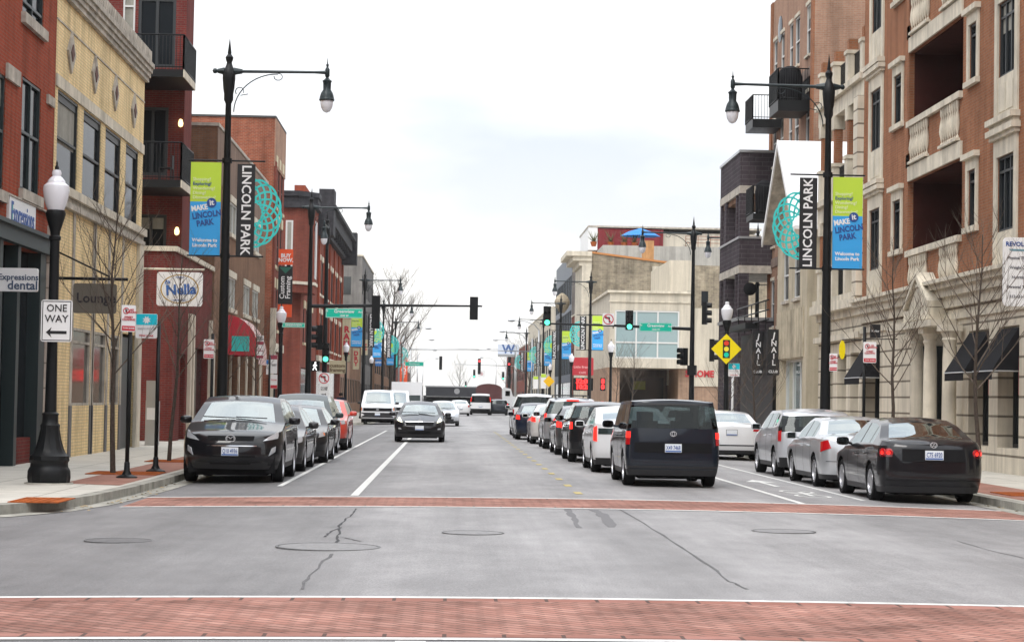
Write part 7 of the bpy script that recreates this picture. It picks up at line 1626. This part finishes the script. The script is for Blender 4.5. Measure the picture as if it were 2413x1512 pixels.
tree('thin bare tree beside the left lamp post before the dark red brick',-6.4,59,4.8,.05,.9,11); tree('thin bare tree half hidden behind the parked row, brown brick shops',-6.5,70,4.8,.05,.9,12)
tree('tall slender bare tree before the limestone columns',10.55,48.6,5.6,.055,1.0,21); tree('slender bare tree near the right edge before the black awnings',10.6,41.2,5.4,.055,1.15,22); grate(10.5,36.5,'rusty tree grate by the right kerb near the black sedan')
tree('bushy small bare tree in front of the black nail club banners',10.75,72,3.6,.05,1.5,31,first=1.0,n1=16); tree('bare sapling in front of the charcoal brick tower',10.7,78.5,3.9,.05,1.3,32,first=1.1); tree('reddish bare tree before the beige store base',11,124,5.2,.05,1.1,33); tree('thin bare tree beside the corner acorn lamp at the beige store',10.6,131,5.4,.05,1.1,34)
tree('big spreading bare tree above the left shops far down the street',-6.6,238,15.5,.30,1.25,41,first=4.5,n1=22,kind='large bare trees in the distance',sub=5,depth=3)
for i,(X,Y,h) in enumerate(((-8,300,12),(-9,380,13),(11.5,300,11),(12,390,13),(3,620,14),(-14,560,15),(17,560,14))):
    tree(('pale bare tree behind the tall red vertical sign','distant bare tree at the end of the left shops','bare tree beneath the W billboard','distant bare tree at the end of the right shops','hazy bare tree closing the view in the middle','hazy bare tree closing the view on the left','hazy bare tree closing the view on the right')[i],X,Y,h,.22,1.3,50+i,first=3,n1=16,kind='large bare trees in the distance')
# ---- person, bin, far signals, cobra lamps
def person(label,X,Y,z0):
    r = thing('person',label,'person',(X,Y,z0)); me = bpy.data.meshes.new('body')
    J = dict(pel=(0,0,.95),ch=(0,-.02,1.3),nk=(0,-.03,1.48),hd=(0,-.06,1.60),ht=(0,-.06,1.72),sl=(-.19,-.02,1.42),el=(-.26,.02,1.15),wl=(-.22,-.12,.92),sr=(.19,-.02,1.42),er=(.27,.03,1.15),wr=(.25,-.08,.92),hl=(-.1,0,.9),kl=(-.12,-.1,.5),al=(-.12,.02,.08),tl=(-.12,-.14,.04),hr=(.1,0,.9),kr=(.11,.02,.5),ar=(.11,.18,.1),tr=(.11,.06,.04))
    ks = list(J); E = [('pel','ch'),('ch','nk'),('nk','hd'),('hd','ht'),('ch','sl'),('sl','el'),('el','wl'),('ch','sr'),('sr','er'),('er','wr'),('pel','hl'),('hl','kl'),('kl','al'),('al','tl'),('pel','hr'),('hr','kr'),('kr','ar'),('ar','tr')]
    rad = dict(pel=.16,ch=.17,nk=.06,hd=.095,ht=.075,sl=.085,el=.06,wl=.035,sr=.085,er=.06,wr=.035,hl=.1,kl=.07,al=.05,tl=.04,hr=.1,kr=.07,ar=.05,tr=.04)
    me.from_pydata([J[k] for k in ks],[(ks.index(a),ks.index(b)) for a,b in E],[]); ob = bpy.data.objects.new('body',me); COL.objects.link(ob)
    md = ob.modifiers.new('s','SKIN'); ob.data.skin_vertices[0].data[0].use_root = True
    for i,k in enumerate(ks): ob.data.skin_vertices[0].data[i].radius = (rad[k],rad[k])
    ob.modifiers.new('u','SUBSURF').levels = 2; dg = bpy.context.evaluated_depsgraph_get(); dg.update(); m2 = bpy.data.meshes.new_from_object(ob.evaluated_get(dg)); bpy.data.objects.remove(ob)
    m2.name = 'body'; m2.materials.clear(); [m2.materials.append(m) for m in (mat('skin',(.35,.2,.14),.6),mat('dark_coat',(.018,.02,.035),.9),mat('jeans',(.03,.035,.05),.9))]
    for p in m2.polygons: c = p.center; p.material_index = 0 if c.z > 1.5 or (c.z < .95 and abs(c.x) > .17) else (1 if c.z > .88 else 2); p.use_smooth = True
    b = bpy.data.objects.new('body',m2); COL.objects.link(b); b.parent = r; b['_o'] = (0,0,0)
    mb = MB(); mb.lathe([(.0,1.76),(.09,1.72),(.115,1.64),(.11,1.58)],(0,-.04,0),12); h = mb.build('hair',mat('hair',(.02,.015,.012),.8),r,origin=(0,0,0))
    return r
X_ = at(803,935,112)[0]; person('pedestrian in a dark coat on the left pavement behind the red parked car',X_,112,ZG-.0)
p_ = at(815,960,110); r = thing('litter_bin','black round litter bin near the pedestrian on the left pavement','bin',(-5.7,110,ZG)); part(r,'body',BK,lambda m: m.lathe([(.25,ZG),(.3,.5),(.3,.95),(.2,1.05),(0,1.07)],(-5.7,110,0),14)); part(r,'rim',BK,lambda m: m.lathe([(.31,.9),(.33,.92),(.33,.97),(.31,.99)],(-5.7,110,0),14))
def gantry(label,X,Y,side,z,L_,lamp=True):
    r = thing('signal_mast',label,'signal mast',(X,Y,ZG)); part(r,'pole',K['tin'],lambda m: m.tube([(X,Y,ZG),(X,Y,9)],[.12,.08],8)); part(r,'mast_arm',K['tin'],lambda m: m.tube([(X,Y,z),(X+side*L_,Y,z+.15)],[.07,.05],6)); return r
gantry('pale signal mast on the left at the next crossing',-6,246,1,7.3,9.5); gantry('pale signal mast on the right at the next crossing',10,250,-1,7.4,9.0); gantry('faint signal mast on the right two crossings away',10.5,330,-1,6.9,9.5)
def S(label,x,y,Y,lit,h=1.1): X_,_,Z = at(x,y,Y); signal(label,X_,Y,Z,lit,-1,h)
S('red lit signal left of the W billboard',1129,863,249.7,0,1.9); S('red lit signal under the W billboard',1199,868,249.7,0,1.6); S('green lit signal right of the far red signal pair',1185,885,329,2,1.3); S('tiny green lit signal above the white cargo van',1117,880,329.5,2,1.3); S('tiny green signal left above the dark container',1097,905,420,2,1.2)
X_,_,Z = at(1038,855,246); signal('signal head seen from behind at the tip of the far left mast',X_,245.7,Z,None,1,1.6)
X_,_,Z = at(1136,879,329); noleft('faint round no left turn sign far down the street',1134,880,328.5,1.1); street('faint green street sign hanging from the far left mast',976,857,246,2.2,.5,[('t','Southport',.3,sw,0,0)])
def cobra(label,X,Y,side,z=10.5,first=[{}]):
    if side in first[0]: return dup(first[0][side],(X,Y,ZG),label=label)
    r = thing('cobra_lamp',label,'street lamp',(X,Y,ZG),0,'far curved arm street lights',local=True)
    part(r,'pole',K['tin'],lambda m: m.tube([(0,0,0),(0,0,z-1)],[.13,.09],8)); part(r,'arm',K['tin'],lambda m: m.tube([(0,0,z-1),(side*.5,0,z-.4),(side*1.6,0,z),(side*2.9,0,z+.1)],.05,6)); part(r,'lamp_head',K['tin'],lambda m: m.lathe([(0,-.45),(.14,-.3),(.17,.1),(.08,.4),(0,.45)],(side*3.2,0,z+.05),10,axis='X'))
    first[0][side] = r; return r
for i,(X,Y,s) in enumerate(((10.2,236,-1),(10.2,275,-1),(10.2,315,-1),(10.2,370,-1),(10.2,450,-1),(-6,268,1),(-6,320,1),(-6,390,1),(-6,470,1))):
    cobra('pale curved street light number %s from the camera on the %s side' % (('one','two','three','four','five')[i%5], 'right' if s < 0 else 'left'),X,Y,s)
# leaves and grit in the left gutter
rng = random.Random(9); mb = MB()
for k in range(160):
    Y = rng.uniform(28.5,60); X = -5.1-(.3 if Y < 31 else .0)+abs(rng.gauss(0,.12))+.03; s = rng.uniform(.012,.045); a = rng.uniform(0,3.1); z = rz(X)+.014
    mb.add([(X+s*math.cos(a),Y+s*math.sin(a),z),(X-s*math.sin(a),Y+s*math.cos(a),z+s*.5),(X-s*math.cos(a),Y-s*math.sin(a),z),(X+s*math.sin(a),Y-s*math.cos(a),z+.004)],[(0,1,2,3)])
for k in range(60):
    Y = rng.uniform(33,60); X = 9.3-abs(rng.gauss(0,.12))-.03; s = rng.uniform(.012,.04); a = rng.uniform(0,3.1); z = rz(X)+.014
    mb.add([(X+s*math.cos(a),Y+s*math.sin(a),z),(X-s*math.sin(a),Y+s*math.cos(a),z+s*.5),(X-s*math.cos(a),Y-s*math.sin(a),z),(X+s*math.sin(a),Y-s*math.cos(a),z+.004)],[(0,1,2,3)])
o = mb.build('gutter_litter',mat('dry_leaf',(.34,.27,.17),.9,var=.4,vscale=30)); tag(o,'dry leaves and scraps lying in the gutters along both kerbs','litter',kind='stuff')
# ------------------------------------------------------------------ haze
hm = bpy.data.materials.new('haze'); hm.use_nodes = True; t = hm.node_tree; t.nodes.clear()
ho = t.nodes.new('ShaderNodeOutputMaterial'); hv = t.nodes.new('ShaderNodeVolumePrincipled'); hv.inputs['Color'].default_value = (.98,.98,.97,1); hv.inputs['Density'].default_value = .00016; hv.inputs['Anisotropy'].default_value = .2
t.links.new(hv.outputs[0], ho.inputs['Volume'])
mb = MB(); mb.box(-3050,3050,-350,4050,-1.5,34); o = mb.build('haze', hm, origin=(0,0,0)); tag(o,'thin pale air over the whole street','haze',kind='stuff')
# ------------------------------------------------------------------ render settings
SC.render.engine = 'CYCLES'
for o in bpy.data.objects:
    if '_o' in o: del o['_o']
